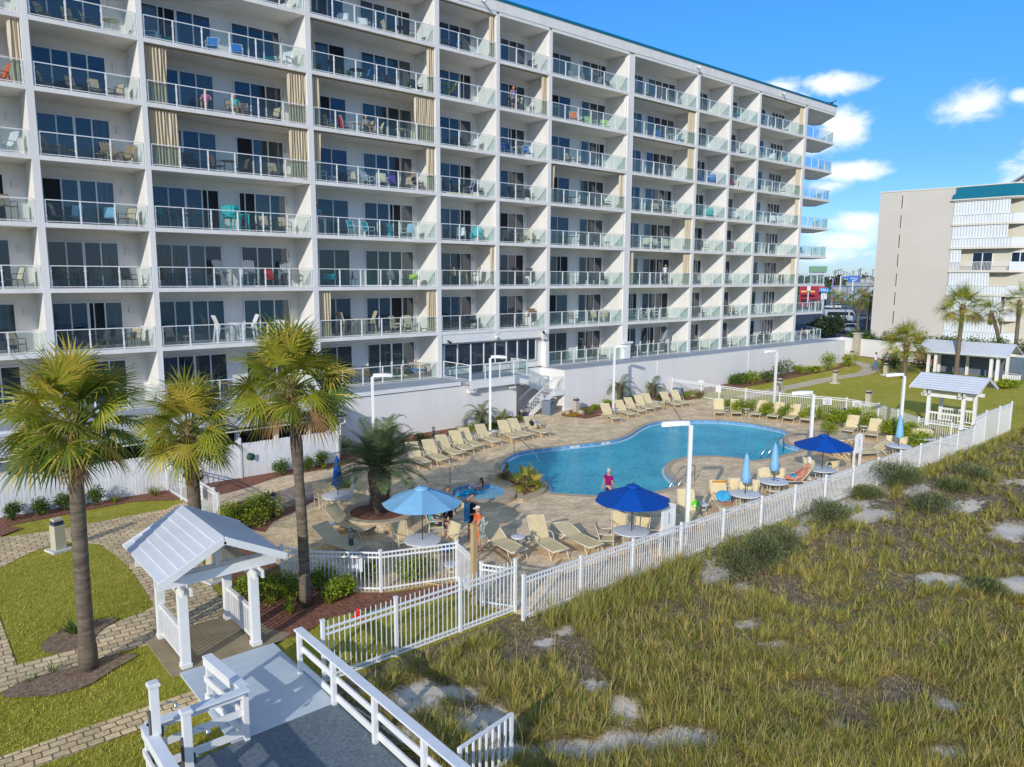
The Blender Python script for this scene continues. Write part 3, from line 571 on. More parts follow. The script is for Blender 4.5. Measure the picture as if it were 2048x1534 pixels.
# --- dune
SANDP = [(835,1400,50,32),(905,1395,40,14),(975,1455,60,30),(1090,1290,14,8),(1130,1262,14,9),(1190,1385,28,10),(1250,1425,34,16),(1345,1485,80,22),(1235,1490,34,22),(1425,1140,22,26),(1500,1265,20,8),(1480,1185,12,10),(1590,1040,60,10),(1690,1015,36,14),(1740,1040,34,10),(1762,985,26,18),
 (1838,935,26,8),(1830,1000,20,8),(1880,1165,36,12),(1940,1185,50,8),(2020,1080,34,14),(2030,1175,30,16),(1905,1420,40,10),(1600,1065,22,10),(1310,1275,10,6),(1660,1460,16,14),(2035,990,30,10),(1895,1520,40,14),(1150,1505,60,20),(780,1480,50,20),(1020,1515,60,18),(960,1290,12,6),(1560,1300,20,8),(1920,1030,30,8)]
SP = []
for (x, y, a, b) in SANDP:
    c = G(x, y); ex = (G(x+a, y)-c); ey = (G(x, y+b)-c); SP.append((c, ex.to_2d()*.78, ey.to_2d()*.78))
def sandmask(x, y):
    g = 0
    for c, ex, ey in SP:
        dx, dy = x-c.x, y-c.y
        if dx*dx+dy*dy > 50: continue
        det = ex.x*ey.y-ex.y*ey.x; u = (dx*ey.y-dy*ey.x)/det; v = (ex.x*dy-ex.y*dx)/det; q = u*u+v*v
        if q < 6: g = max(g, min(1, 1.3*exp(-q*.55)))
    return g
def dune_z(x, y):
    fy = FPY(x) if x < 45.3 else 13.9
    d = max(0, min(1, (fy-.4-y)/2.2)); e = max(0, min(1, (x-7.0)/1.2))
    h = .10+.22*noise.noise(Vector((x*.33, y*.33, 3)))+.10*noise.noise(Vector((x*1.1, y*1.1, 7)))+.03*noise.noise(Vector((x*3.5, y*3.5, 1)))
    return h*d*e - (1-d)*.01 + .5*sstep((x-26)/10)*sstep((fy-.15-y)/1.6)
def dmat():
    m = bpy.data.materials.new('dune_sand'); m.use_nodes = True; nt = m.node_tree; L = nt.links; b = nt.nodes['Principled BSDF']; b.inputs['Roughness'].default_value = .95; b.inputs['Specular IOR Level'].default_value = .1
    at = nt.nodes.new('ShaderNodeAttribute'); at.attribute_name = 'bare'; t = nt.nodes.new('ShaderNodeTexCoord')
    n = nt.nodes.new('ShaderNodeTexNoise'); n.inputs['Scale'].default_value = 5; n.inputs['Detail'].default_value = 10; n.inputs['Roughness'].default_value = .8; L.new(t.outputs['Object'], n.inputs['Vector'])
    n2 = nt.nodes.new('ShaderNodeTexNoise'); n2.inputs['Scale'].default_value = 1.3; n2.inputs['Detail'].default_value = 8; L.new(t.outputs['Object'], n2.inputs['Vector'])
    a = nt.nodes.new('ShaderNodeMath'); a.operation = 'MULTIPLY_ADD'; a.inputs[1].default_value = 1.25; L.new(n.outputs['Fac'], a.inputs[0]); L.new(at.outputs['Fac'], a.inputs[2])
    r = nt.nodes.new('ShaderNodeMapRange'); r.interpolation_type = 'SMOOTHSTEP'; r.inputs['From Min'].default_value = .72; r.inputs['From Max'].default_value = .92; L.new(a.outputs[0], r.inputs['Value'])
    s = nt.nodes.new('ShaderNodeValToRGB'); s.color_ramp.elements[0].color = (.62, .53, .41, 1); s.color_ramp.elements[1].color = (.90, .80, .66, 1); L.new(n2.outputs['Fac'], s.inputs[0])
    l = nt.nodes.new('ShaderNodeValToRGB'); l.color_ramp.elements[0].position = .35; l.color_ramp.elements[1].position = .68; l.color_ramp.elements[0].color = (.11, .085, .05, 1); l.color_ramp.elements[1].color = (.34, .27, .17, 1); L.new(n.outputs['Fac'], l.inputs[0])
    mx = nt.nodes.new('ShaderNodeMixRGB'); L.new(r.outputs[0], mx.inputs[0]); L.new(l.outputs[0], mx.inputs[1]); L.new(s.outputs[0], mx.inputs[2]); L.new(mx.outputs[0], b.inputs['Base Color'])
    bp = nt.nodes.new('ShaderNodeBump'); bp.inputs['Strength'].default_value = .8; bp.inputs['Distance'].default_value = .05; L.new(n.outputs['Fac'], bp.inputs['Height']); L.new(bp.outputs[0], b.inputs['Normal'])
    return m
o = sheet('dune', DUNE, [], 0, dmat(), dune_z, .3)
ca = o.data.color_attributes.new('bare', 'FLOAT_COLOR', 'POINT')
for i, v in enumerate(o.data.vertices):
    g = .75*sandmask(v.co.x, v.co.y)+.16*noise.noise(Vector((v.co.x*2.1, v.co.y*2.1, 5)))+.02; ca.data[i].color = (g, g, g, 1)
o.data.polygons.foreach_set('use_smooth', [True]*len(o.data.polygons))
# parking lot and street beyond the garden wall
asph = mat('asphalt', (.055, .057, .062), .9, .2, .8, .1, 20); roadm = mat('road_surface', (.12, .125, .13), .9, .12, .3, .1, 20); verge = mat('verge_grass', (.10, .12, .03), .95, .3, .5)
sheet('parking_lot', [(92,38),(100,60),(100,120),(215,120),(215,38)], [], .0, asph)
sheet('road', [(222,60),(250,60),(250,200),(222,200)], [], .0, roadm)
sheet('verge', [(215.1,60),(221.9,60),(221.9,200),(215.1,200)], [], .0, verge)
sheet('verge', [(250.1,60),(300,60),(300,300),(250.1,300)], [], .0, verge)
# ================= vegetation =================
bark = mat('palm_bark', (.10, .075, .05), .95, .4, 2.5, 1.0, 22, col2=(.27, .21, .15), stretch=(1, 1, 5))
boot = mat('palm_boots', (.34, .22, .12), .95, .4, 6, .8, 20, col2=(.16, .10, .06))
fg = [mat('palm_leaf', (.19, .23, .015), .5, .35, .9, trans=.25, col2=(.40, .41, .04), spec=.5), mat('palm_leaf_yellow', (.42, .32, .03), .6, .3, .9, trans=.22, col2=(.58, .46, .08)), mat('palm_leaf_dark', (.06, .10, .014), .5, .3, 1, trans=.2, col2=(.15, .21, .03)), mat('palm_leaf_dead', (.30, .17, .07), .8, .3, 3, trans=.1)]
fgb = [mat('pindo_leaf', (.13, .18, .07), .5, .3, .9, trans=.2, col2=(.24, .28, .11)), mat('pindo_leaf_dark', (.05, .085, .035), .5, .3, 1, trans=.15, col2=(.10, .15, .05))]
def blade(m, p, d, L, w, drop, mt, up, seg=3):
    """one narrow, arching leaf blade"""
    s = d.cross(up)
    if s.length < .05: s = d.cross(Vector((1, 0, 0)))
    s.normalize(); vs = []; q = p.copy(); dd = d.copy()
    for i in range(seg+1):
        t = i/seg; ww = w*(.55+.9*t if t < .5 else 2*(1-t))*.5
        if i == seg: vs.append(q.copy()); break
        vs += [q-s*ww, q+s*ww]
        dd = (dd+Vector((0, 0, -drop*(.4+t)/seg*1.6))).normalized(); q = q+dd*(L/seg)
    fs = [(2*i, 2*i+1, 2*i+3, 2*i+2) for i in range(seg-1)]+[(2*seg-2, 2*seg-1, 2*seg)]
    m.add(vs, fs, mt)
def sabal(r, loc, h, cr, name_label, lean=(0, 0), rad=.19, nf=40, nb=26, boots=.35, grp=None, bulge=None, drooping=.0):
    t = thing('sabal_palm', name_label, 'palm tree', loc, r.random()*0, grp)
    m = MB(); n = 12; pts = []; rs = []
    for i in range(n+1):
        u = i/n; pts.append((lean[0]*u*u, lean[1]*u*u, h*u)); rr = rad*(1.22-.30*u if u < .15 else 1.0-.10*u)
        if bulge: rr *= 1+.28*exp(-((u-bulge)/.05)**2)-.12*exp(-((u-bulge+.12)/.05)**2)
        rs.append(rr)
    m.tube([Vector(p) for p in pts], rs, bark, 12)
    m.build('trunk', None, t)
    top = Vector(pts[-1]); m = MB()
    for i in range(int(46*boots)+10):
        a = i*2.399; z = -boots*h*.28*r.random(); d = Vector((cos(a), sin(a), .7+.5*r.random())).normalized()
        p = top+Vector((cos(a)*rad*.85, sin(a)*rad*.85, z)); blade(m, p, d, .22+.22*r.random(), .14, .4, boot, Vector((0, 0, 1)), 2)
    m.tube([top+Vector((0, 0, -boots*h*.28)), top+Vector((0, 0, -.05)), top+Vector((0, 0, .35))], [rad*.95, rad*1.2, rad*.7], boot, 9)
    m.build('boots', None, t)
    m = MB()
    for i in range(nf):
        u = (i+.5)/nf; az = i*2.399+r.uniform(-.25, .25); el = radians(86-112*u+r.uniform(-9, 9))
        pl = cr*(.40+.18*r.random())*(1-.1*u); d = Vector((cos(az)*cos(el), sin(az)*cos(el), sin(el)))
        p0 = top+Vector((cos(az)*.1, sin(az)*.1, .15-.3*u)); bend = .22+.25*u
        pts2 = [p0]; dd = d.copy()
        for k in range(4): dd = (dd+Vector((0, 0, -bend*.22))).normalized(); pts2.append(pts2[-1]+dd*pl/4)
        m.tube(pts2, [.022, .018, .016, .014, .01], fg[0], 4, False)
        tip = pts2[-1]; side = dd.cross(Vector((0, 0, 1)))
        side = side.normalized() if side.length > .1 else Vector((1, 0, 0))
        ro_ = r.uniform(-1.05, 1.05)*min(1, .3+u*1.3); side = (side*cos(ro_)+side.cross(dd)*sin(ro_)).normalized(); nup = side.cross(dd).normalized(); fl = cr*(.46+.10*r.random())
        dead = u > .9 and r.random() < .5; yel = r.random()
        for j in range(nb):
            v = (j/(nb-1)-.5)*2; an = v*radians(112); cup = .22*abs(v)
            bd = (dd*cos(an)+side*sin(an)+nup*(cup-.1)).normalized(); base = tip+dd*(.16*(1-abs(v)))
            mt = fg[3] if dead else (fg[1] if (yel < .16 or r.random() < .16) else (fg[2] if (yel > .8 or u > .75 and r.random() < .4) else fg[0]))
            blade(m, base, bd, fl*(1-.32*abs(v)**1.6)*r.uniform(.82, 1.15), .050, .28+.38*r.random()+.25*u+drooping, mt, nup, 4)
        if r.random() < .25: blade(m, tip, (dd+Vector((0, 0, -1))).normalized(), .5, .03, .8, fg[3], nup, 3)
    m.build('crown', None, t); return t
def pinnate(r, loc, h, cr, label, nf=34, nl=34, rad=.3, name='date_palm', mats=None, boots_m=None, cat='palm tree', grp=None, arch=.9, erect=0):
    mats = mats or fgb; t = thing(name, label, cat, loc, 0, grp); m = MB()
    prof = [(rad*1.05, 0), (rad*1.15, h*.25), (rad*1.3, h*.6), (rad*1.5, h*.9), (rad*.8, h*1.05)]
    m.lathe(prof, (0, 0, 0), bark, 12)
    m.build('trunk', None, t); m = MB()
    for i in range(90 if h > .6 else 30):
        a = i*2.399; z = h*(i/90 if h > .6 else i/30); d = Vector((cos(a), sin(a), 1.5)).normalized(); p = Vector((cos(a)*rad*1.05, sin(a)*rad*1.05, z)); blade(m, p, d, .2+.25*z/h*min(1, h), .13, -.1, bark if i % 3 else boot, Vector((0, 0, 1)), 2)
    m.build('boots', None, t); m = MB(); top = Vector((0, 0, h))
    for i in range(nf):
        u = (i+.5)/nf; az = i*2.399+r.uniform(-.2, .2); el = radians(80-70*u+erect+r.uniform(-6, 6)); dd = Vector((cos(az)*cos(el), sin(az)*cos(el), sin(el))); q = top+Vector((cos(az)*.08, sin(az)*.08, 0)); L = cr*r.uniform(.9, 1.1)
        pts = [q]; K = 9
        for k in range(K): dd = (dd+Vector((0, 0, -arch*(.10+.16*k/K)))).normalized(); q = q+dd*L/K; pts.append(q.copy())
        m.tube(pts, [.024*(1-.8*k/K) for k in range(K+1)], mats[0], 4, False)
        for j in range(nl):
            s = .16+.82*j/nl; f = s*K; k = min(K-1, int(f)); p = pts[k].lerp(pts[k+1], f-k); d = (pts[k+1]-pts[k]).normalized(); sd = d.cross(Vector((0, 0, 1)))
            sd = sd.normalized() if sd.length > .1 else Vector((1, 0, 0)); un = sd.cross(d)
            for sg in (-1, 1):
                bd = (sd*sg*1.0+d*.75+un*.35).normalized(); ll = L*.26*sin(pi*min(1, s*.85+.12))*r.uniform(.85, 1.1)
                blade(m, p, bd, ll, .028, .35, mats[1] if r.random() < .3 else mats[0], un, 2)
    m.build('crown', None, t); return t
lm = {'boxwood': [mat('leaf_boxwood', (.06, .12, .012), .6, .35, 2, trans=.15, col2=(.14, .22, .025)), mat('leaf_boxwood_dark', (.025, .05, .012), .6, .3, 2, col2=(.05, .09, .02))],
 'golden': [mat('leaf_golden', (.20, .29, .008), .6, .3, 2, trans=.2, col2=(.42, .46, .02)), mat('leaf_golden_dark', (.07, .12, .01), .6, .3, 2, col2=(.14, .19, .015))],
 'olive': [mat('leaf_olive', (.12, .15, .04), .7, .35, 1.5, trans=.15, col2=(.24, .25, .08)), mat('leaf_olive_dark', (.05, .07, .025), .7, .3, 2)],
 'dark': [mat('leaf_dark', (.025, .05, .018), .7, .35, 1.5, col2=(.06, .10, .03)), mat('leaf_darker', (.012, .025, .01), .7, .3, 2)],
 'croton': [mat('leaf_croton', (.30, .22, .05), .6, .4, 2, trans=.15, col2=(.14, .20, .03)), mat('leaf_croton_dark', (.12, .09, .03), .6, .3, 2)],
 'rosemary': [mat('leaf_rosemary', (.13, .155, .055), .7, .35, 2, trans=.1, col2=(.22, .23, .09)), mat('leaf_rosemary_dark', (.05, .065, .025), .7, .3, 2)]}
twig = mat('twig', (.12, .085, .05), .9, .3, 5)
def bush(r, loc, rx, ry, h, label, kind='boxwood', n=900, leaf=.075, name='shrub', cat='shrub', grp=None, spiky=0.0, rz=0, lift=.08):
    A, B = lm[kind]; t = thing(name, label, cat, loc, rz, grp); m = MB(); st = MB()
    lob = [(Vector((r.uniform(-.55, .55)*rx, r.uniform(-.55, .55)*ry, h*r.uniform(.35, .72))), r.uniform(.38, .62)) for _ in range(9)]+[(Vector((0, 0, h*.55)), .8)]
    for k in range(9):
        c, s = lob[k]; st.tube([(0, 0, -.05), c*.5+Vector((0, 0, -.05)), c], [.02, .014, .006], twig, 4, False)
    for i in range(n):
        c, s = lob[r.randrange(len(lob))]; d = Vector((r.gauss(0, 1), r.gauss(0, 1), r.gauss(0, 1))).normalized(); q = r.random()**.33*(1+.25*(r.random() < .12)*r.random())
        p = c+Vector((d.x*rx*s*q, d.y*ry*s*q, d.z*h*s*.62*q)); p.z = max(p.z, lift*r.random()+.02)
        a = Vector((r.gauss(0, 1), r.gauss(0, 1), r.gauss(0, .6))).normalized()
        if spiky: a = (a*.5+d+Vector((0, 0, .9))).normalized()
        b = a.cross(Vector((r.gauss(0, 1), r.gauss(0, 1), r.gauss(0, 1)))).normalized(); L = leaf*r.uniform(.7, 1.35)*(2.6 if spiky else 1); w = leaf*(.22 if spiky else .34)
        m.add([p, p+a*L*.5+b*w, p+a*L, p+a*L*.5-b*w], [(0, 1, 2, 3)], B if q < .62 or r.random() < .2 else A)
    m.build('foliage', None, t); st.build('stems', None, t); return t
def tuft(r, loc, h, n, label, mats=None, name='grass_clump', w=.03, grp=None, cat='plant'):
    m = MB(); mats = mats or [lm['croton'][0], lm['golden'][0]]
    for i in range(n):
        a = r.random()*6.28; d = Vector((cos(a)*r.uniform(.2, .9), sin(a)*r.uniform(.2, .9), 1)).normalized()
        blade(m, Vector((cos(a)*.06, sin(a)*.06, 0)), d, h*r.uniform(.7, 1.1), w, .5, mats[i % len(mats)], Vector((0, 0, 1)), 3)
    o = m.build(name, None, None, loc); return tag(o, label, cat, grp)
r = random.Random(21)
# the three tall palms in the foreground
sabal(r, (*G(178, 1338)[:2], 0), 5.9, 1.78, 'tall sabal palm nearest the camera at left, trunk rising beside the gazebo roof', (.08, -.05), .175, 62, 26)
sabal(r, (*G(395, 1100)[:2], 0), 4.15, 1.95, 'shorter sabal palm with rough shaggy trunk behind the near gazebo roof', (-.05, 0), .22, 56, 24, 1.6)
sabal(r, (*G(612, 1212)[:2], 0), 6.25, 1.8, 'tall sabal palm with a bulging trunk standing by the picket fence corner', (-.12, .15), .155, 58, 24, .3, None, .72)
pinnate(r, (13.9, 24.0, .3), 1.75, 2.05, 'bushy date palm with broad shaggy trunk in the round stone planter', 46, 40, .30, arch=.75)
for px, py, h, cr, lb in ((990-28, 860, .95, 1.35, 'small pindo palm against the podium wall left of the tall white lamp post'), (1240, 806, 1.2, 1.5, 'drooping pindo palm by the podium wall beside a white lamp post'), (1305, 795, .8, 1.35, 'low pindo palm by the podium wall behind the tan loungers'), (775, 920, 1.5, 1.55, 'pindo palm by the podium wall behind the date palm')):
    pinnate(r, (*G(px, py)[:2], 0), h, cr, lb, 15, 26, .15, 'pindo_palm', arch=1.5, erect=-6)
def palmetto(px, py, cr, label, nf=16, z=0):
    t = sabal(r, (*G(px, py, z)[:2], z), .16, cr, label, rad=.07, nf=nf, nb=18, boots=.1); t.name = 'palmetto'; t['category'] = 'shrub'; return t
palmetto(1052, 977, .78, 'fan-leaved palmetto on the mulch island between pool and hot tub', z=.14, nf=20)
palmetto(1008, 960, .42, 'small palmetto at the left end of the mulch island', 9, z=.14)
palmetto(1006, 845, .5, 'little fan palm behind the loungers near the stair', 12)
# palms on and beyond the lawn at right
def rpalm(px, py, h, cr, lean, lb, nf=34, bt=.9): 
    p = GL(px, py); return sabal(r, (p.x, p.y, p.z-.02), h, cr, lb, lean, .2, nf, 20, bt)
rpalm(1808, 757, 3.1, 2.25, (0, 0), 'stout sabal palm on the right lawn behind the white arbor', 38, 1.4)
rpalm(1911, 757, 6.3, 2.35, (.5, .1), 'tall leaning sabal palm in front of the far pavilion', 40, .5)
for loc, h, cr, lean, lb in (((91.3, 26.2, .4), 5.2, 1.9, (-1.0, .9), 'slim sabal palm leaning left before the neighbouring corrugated balconies'), ((89.7, 24.4, .4), 6.4, 2.4, (.2, .1), 'sabal palm cut by the right edge of the photo beyond the white wall'),
    ((112.7, 51.4, 0), 6.1, 2.3, (0, 0), 'sabal palm in the car park left of the tan wall'), ((113.6, 50.4, 0), 5.4, 2.1, (.2, 0), 'sabal palm close against the tan wall in the car park'), ((114.5, 49.2, 0), 8.0, 2.2, (0, 0), 'taller sabal palm touching the tan wall edge'),
    ((168, 82.5, 0), 5.0, 2.2, (0, 0), 'dark sabal palm on the verge behind the parked van'), ((170, 81.5, 0), 4.6, 2.0, (0, 0), 'second dark sabal palm behind the van')):
    sabal(r, loc, h, cr, lb, lean, .2, 26, 16, .8)
# clipped and loose shrubs
L_ = [(20,1030,.42,.75,'boxwood','small green shrub by the plank fence at the left picture edge'),(75,1022,.42,.8,'boxwood','upright green shrub by the plank fence, second from the left edge'),(126,1014,.42,.8,'boxwood','round green shrub left of the big palm trunk by the plank fence'),(184,1007,.42,.85,'boxwood','green shrub right of the big palm trunk by the plank fence'),
 (556,946,.48,.8,'boxwood','round shrub alone in red mulch by the plank fence'),(607,938,.4,.75,'boxwood','shrub half hidden behind the bulging palm trunk'),(643,935,.44,.85,'boxwood','round shrub by the plank fence near the closed blue umbrella'),(690,905,.7,.9,'boxwood','large shrub at the right end of the plank fence'),
 (805,905,.9,1.0,'boxwood','wide dark hedge behind the date palm fronds'),(848,892,.7,.8,'olive','hedge clump behind the first tan loungers'),(932,868,.7,.55,'golden','low yellow-green hedge under the small pindo palm'),(962,862,.7,.6,'boxwood','green hedge under the small pindo palm'),(985,858,.5,.5,'boxwood','green shrub right of the white lamp foot by the podium'),(1012,850,.45,.5,'golden','bright shrub under the little fan palm'),(1033,846,.45,.5,'croton','reddish shrub next to the backpack lounger'),
 (1170,828,.55,.5,'croton','orange and yellow shrub in the rock bed'),(1187,820,.4,.45,'golden','yellow-green shrub right of the tan bollard by the podium'),(1215,812,.45,.5,'golden','bright green shrub left of the podium lamp post'),(1258,805,.4,.55,'boxwood','green shrub between pindo palms by the podium'),(1322,800,.4,.6,'boxwood','dark green shrub behind the last wall-side lounger'),
 (1372,797,.75,.75,'golden','yellow-green bush beside the grey bin at the pool fence'),(1398,797,.5,.6,'croton','orange-tinged bush by the pool gate')]
def wallfit(px, py):
    g = G(px, py); return (g.x, min(g.y, (33.85-(g.x+16)*.0195-.5) if g.x < 16.9 else 35.75), 0)
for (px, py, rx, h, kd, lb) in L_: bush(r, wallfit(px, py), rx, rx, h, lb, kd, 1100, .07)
# hedges by the near gazebo and gate
bush(r, (9.55, 26.6, 0), 1.0, 1.0, 1.0, 'large yellow-green hedge clump behind the gazebo roof', 'golden', 2600, .07)
bush(r, (10.6, 27.3, 0), .9, .9, 1.0, 'yellow-green hedge clump left of the dark path light', 'golden', 2200, .07)
bush(r, (8.0, 26.9, 0), .85, .8, .85, 'yellow-green hedge clump under the short palm', 'golden', 1700, .07)
for (px, py, rx, h, lb) in ((505,1195,.75,.8,'hedge clump behind the right gazebo post'),(560,1200,.8,.85,'dark hedge clump left of the bulging palm'),(640,1178,.7,.8,'hedge clump between palm trunk and picket fence'),(683,1197,.6,.75,'round bright hedge clump at the foot of the picket fence')):
    bush(r, (*G(px, py)[:2], 0), rx, rx*.8, h, lb, 'golden', 2200, .065)
bush(r, (*G(832, 1160)[:2], 0), .85, .5, .8, 'clipped bright green hedge inside the picket fence under the light blue umbrella', 'golden', 2600, .065)
bush(r, (*G(740, 1155)[:2], 0), .6, .45, .6, 'low hedge behind the picket fence near the flat loungers', 'golden', 1300, .065)
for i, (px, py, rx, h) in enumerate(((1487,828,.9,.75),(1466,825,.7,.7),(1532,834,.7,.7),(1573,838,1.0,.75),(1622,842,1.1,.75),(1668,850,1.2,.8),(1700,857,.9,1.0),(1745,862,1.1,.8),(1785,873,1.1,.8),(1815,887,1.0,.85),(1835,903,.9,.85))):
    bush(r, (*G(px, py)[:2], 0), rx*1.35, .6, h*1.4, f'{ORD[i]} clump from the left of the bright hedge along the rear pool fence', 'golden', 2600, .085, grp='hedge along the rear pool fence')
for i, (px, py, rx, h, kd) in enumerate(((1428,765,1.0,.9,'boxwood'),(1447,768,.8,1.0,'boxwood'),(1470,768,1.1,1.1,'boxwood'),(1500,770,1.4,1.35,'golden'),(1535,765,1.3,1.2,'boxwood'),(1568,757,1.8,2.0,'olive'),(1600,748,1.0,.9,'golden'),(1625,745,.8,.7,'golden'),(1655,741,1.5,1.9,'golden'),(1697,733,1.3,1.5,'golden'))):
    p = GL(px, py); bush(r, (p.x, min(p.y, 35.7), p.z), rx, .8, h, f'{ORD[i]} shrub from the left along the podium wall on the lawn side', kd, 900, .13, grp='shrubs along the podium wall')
# tufts, yucca and bare shrub
for (px, py, h, lb) in ((225,1000,.45,'small yellow-green grass tuft at the plank fence right of the palm trunk'),(300,985,.6,'spreading yellow-green tuft near the plank fence and white gate'),(545,1205,.5,'pale striped tuft in mulch right of the gazebo'),(583,1228,.5,'pale tuft in mulch left of the bulging palm foot'),(660,1208,.5,'pale striped tuft right of the bulging palm foot'),(648,937,.4,'yellow tuft beside the shrub at the plank fence'),(694,975,.55,'yellow spiky tuft under the white safety board')):
    tuft(r, wallfit(px, py), h, 60, lb)
m = MB(); p = G(150, 1268)
tuft(r, (*G(150, 1268)[:2], 0), .5, 90, 'dark green strap-leaved clump left of the nearest palm trunk', [lm['boxwood'][0], lm['golden'][1]], w=.035)
tuft(r, (*G(105, 1345)[:2], 0), .25, 14, 'tiny weed sprout at the paver edge', [lm['boxwood'][0]]); tuft(r, (*G(62, 1362)[:2], 0), .25, 12, 'tiny weed at the paver edge at left', [lm['boxwood'][0]])
m = MB(); rb = random.Random(5)
def twigs(m, p, d, L, w, k):
    q = p+d*L; m.tube([p, q], [w, w*.6], twig, 4, False)
    if k:
        for _ in range(3): twigs(m, p.lerp(q, rb.uniform(.5, 1)), (d+Vector((rb.gauss(0, .5), rb.gauss(0, .5), rb.gauss(0, .3)))).normalized(), L*.62, w*.6, k-1)
for _ in range(7): twigs(m, Vector((0, 0, 0)), Vector((rb.gauss(0, .35), rb.gauss(0, .3), 1)).normalized(), .55, .013, 3)
tag(m.build('bare_shrub', None, None, (*G(405, 985)[:2], 0)), 'leafless grey twiggy shrub against the plank fence by the short palm', 'shrub')
# hedge by the far pavilion and shrubs outside the far wall
for i, (x, y, rx, ry, h, kd, lb) in enumerate(((77.5,28.6,2.6,1.6,1.9,'dark','large dark hedge behind the stout palm, left of the pavilion'),(75.8,30.6,1.6,1.4,1.7,'dark','dark hedge clump at the left end of the big hedge'),(72.6,25.2,1.0,1.0,.6,'dark','low dark shrub at the foot of the leaning palm'),(70.7,21.3,1.5,.8,.7,'boxwood','low hedge in front of the pavilion'),(70.2,19.3,1.4,.8,.7,'golden','low hedge at the right front corner of the pavilion'))):
    bush(r, (x, y, .4), rx, ry, h, lb, kd, 1500, .15)
for i in range(11):
    y = 41-i*1.9+r.uniform(-.4, .4); bush(r, (88.5+r.uniform(0, 1), y, .4), 1.7, 1.3, 3.0+r.uniform(-.4, .4), f'{ORD[i]} tall loose shrub from the left beyond the white garden wall', r.choice(['olive', 'boxwood', 'boxwood']), 1700, .2, grp='shrubs beyond the garden wall')
bush(r, (113.5, 56.5, 0), 3.6, 3.2, 3.6, 'big dark rounded tree in the car park beside the corner balconies', 'dark', 5000, .3, 'tree', 'tree')
# dune shrubs
for (px, py, rx, h, kd, lb, n) in ((1500,1150,1.5,1.45,'rosemary','large grey-green rosemary-like bush by the fence at the centre of the dune',3600),(1552,1128,1.1,1.3,'rosemary','grey-green bush right behind the largest dune bush',2200),(1640,1045,1.3,.9,'rosemary','grey-green dune bush touching the fence near the right lamp post',2000),(1780,985,1.7,1.3,'rosemary','tall grey-green dune bush covering part of the white fence',2600),(1735,1000,.9,.6,'olive','low olive bush left of the tall fence-side bush',1200),
    (1905,1000,1.1,.6,'olive','low dark bush on the dune at right',1400),(1860,1030,1.2,.75,'rosemary','spreading dune bush in front of the right sand hollow',1500),(1972,1188,.65,.4,'olive','small round green bush in a sand hollow at right',1100),(1940,975,1.3,.6,'rosemary','dark bush near the right end of the fence',1200)):
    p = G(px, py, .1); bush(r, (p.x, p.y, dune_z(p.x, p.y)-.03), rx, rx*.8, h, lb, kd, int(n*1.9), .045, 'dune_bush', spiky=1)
# dune grass: what nobody could count
gm = [mat('sea_oat_green', (.21, .215, .03), .8, .35, .5, trans=.15, col2=(.52, .43, .07)), mat('sea_oat_tan', (.64, .48, .17), .8, .3, .6, trans=.15, col2=(.34, .26, .10)), mat('dry_litter', (.13, .095, .06), .9, .4, .7, col2=(.42, .32, .20)), mat('sea_oat_fresh', (.18, .24, .03), .7, .3, .6, trans=.15, col2=(.42, .44, .06))]
fr = MB(); dry = MB(); lit = MB(); rg_ = random.Random(3)
def clump(m, x, y, z, h, nb, mats, w, spread):
    for i in range(nb):
        a = rg_.random()*6.28; s = rg_.random(); d = Vector((cos(a)*s*spread, sin(a)*s*spread, 1)).normalized()
        L = h*rg_.uniform(.55, 1.1); sd = Vector((-sin(a), cos(a), 0))*w
        p = Vector((x+cos(a)*.05*s, y+sin(a)*.05*s, z)); q = p+d*L*.55; e = q+(d+Vector((cos(a)*.5, sin(a)*.5, -.55*s))).normalized()*L*.5
        m.add([p-sd, p+sd, q+sd*.8, q-sd*.8, e], [(0, 1, 2, 3), (3, 2, 4)], mats[rg_.randrange(len(mats))])
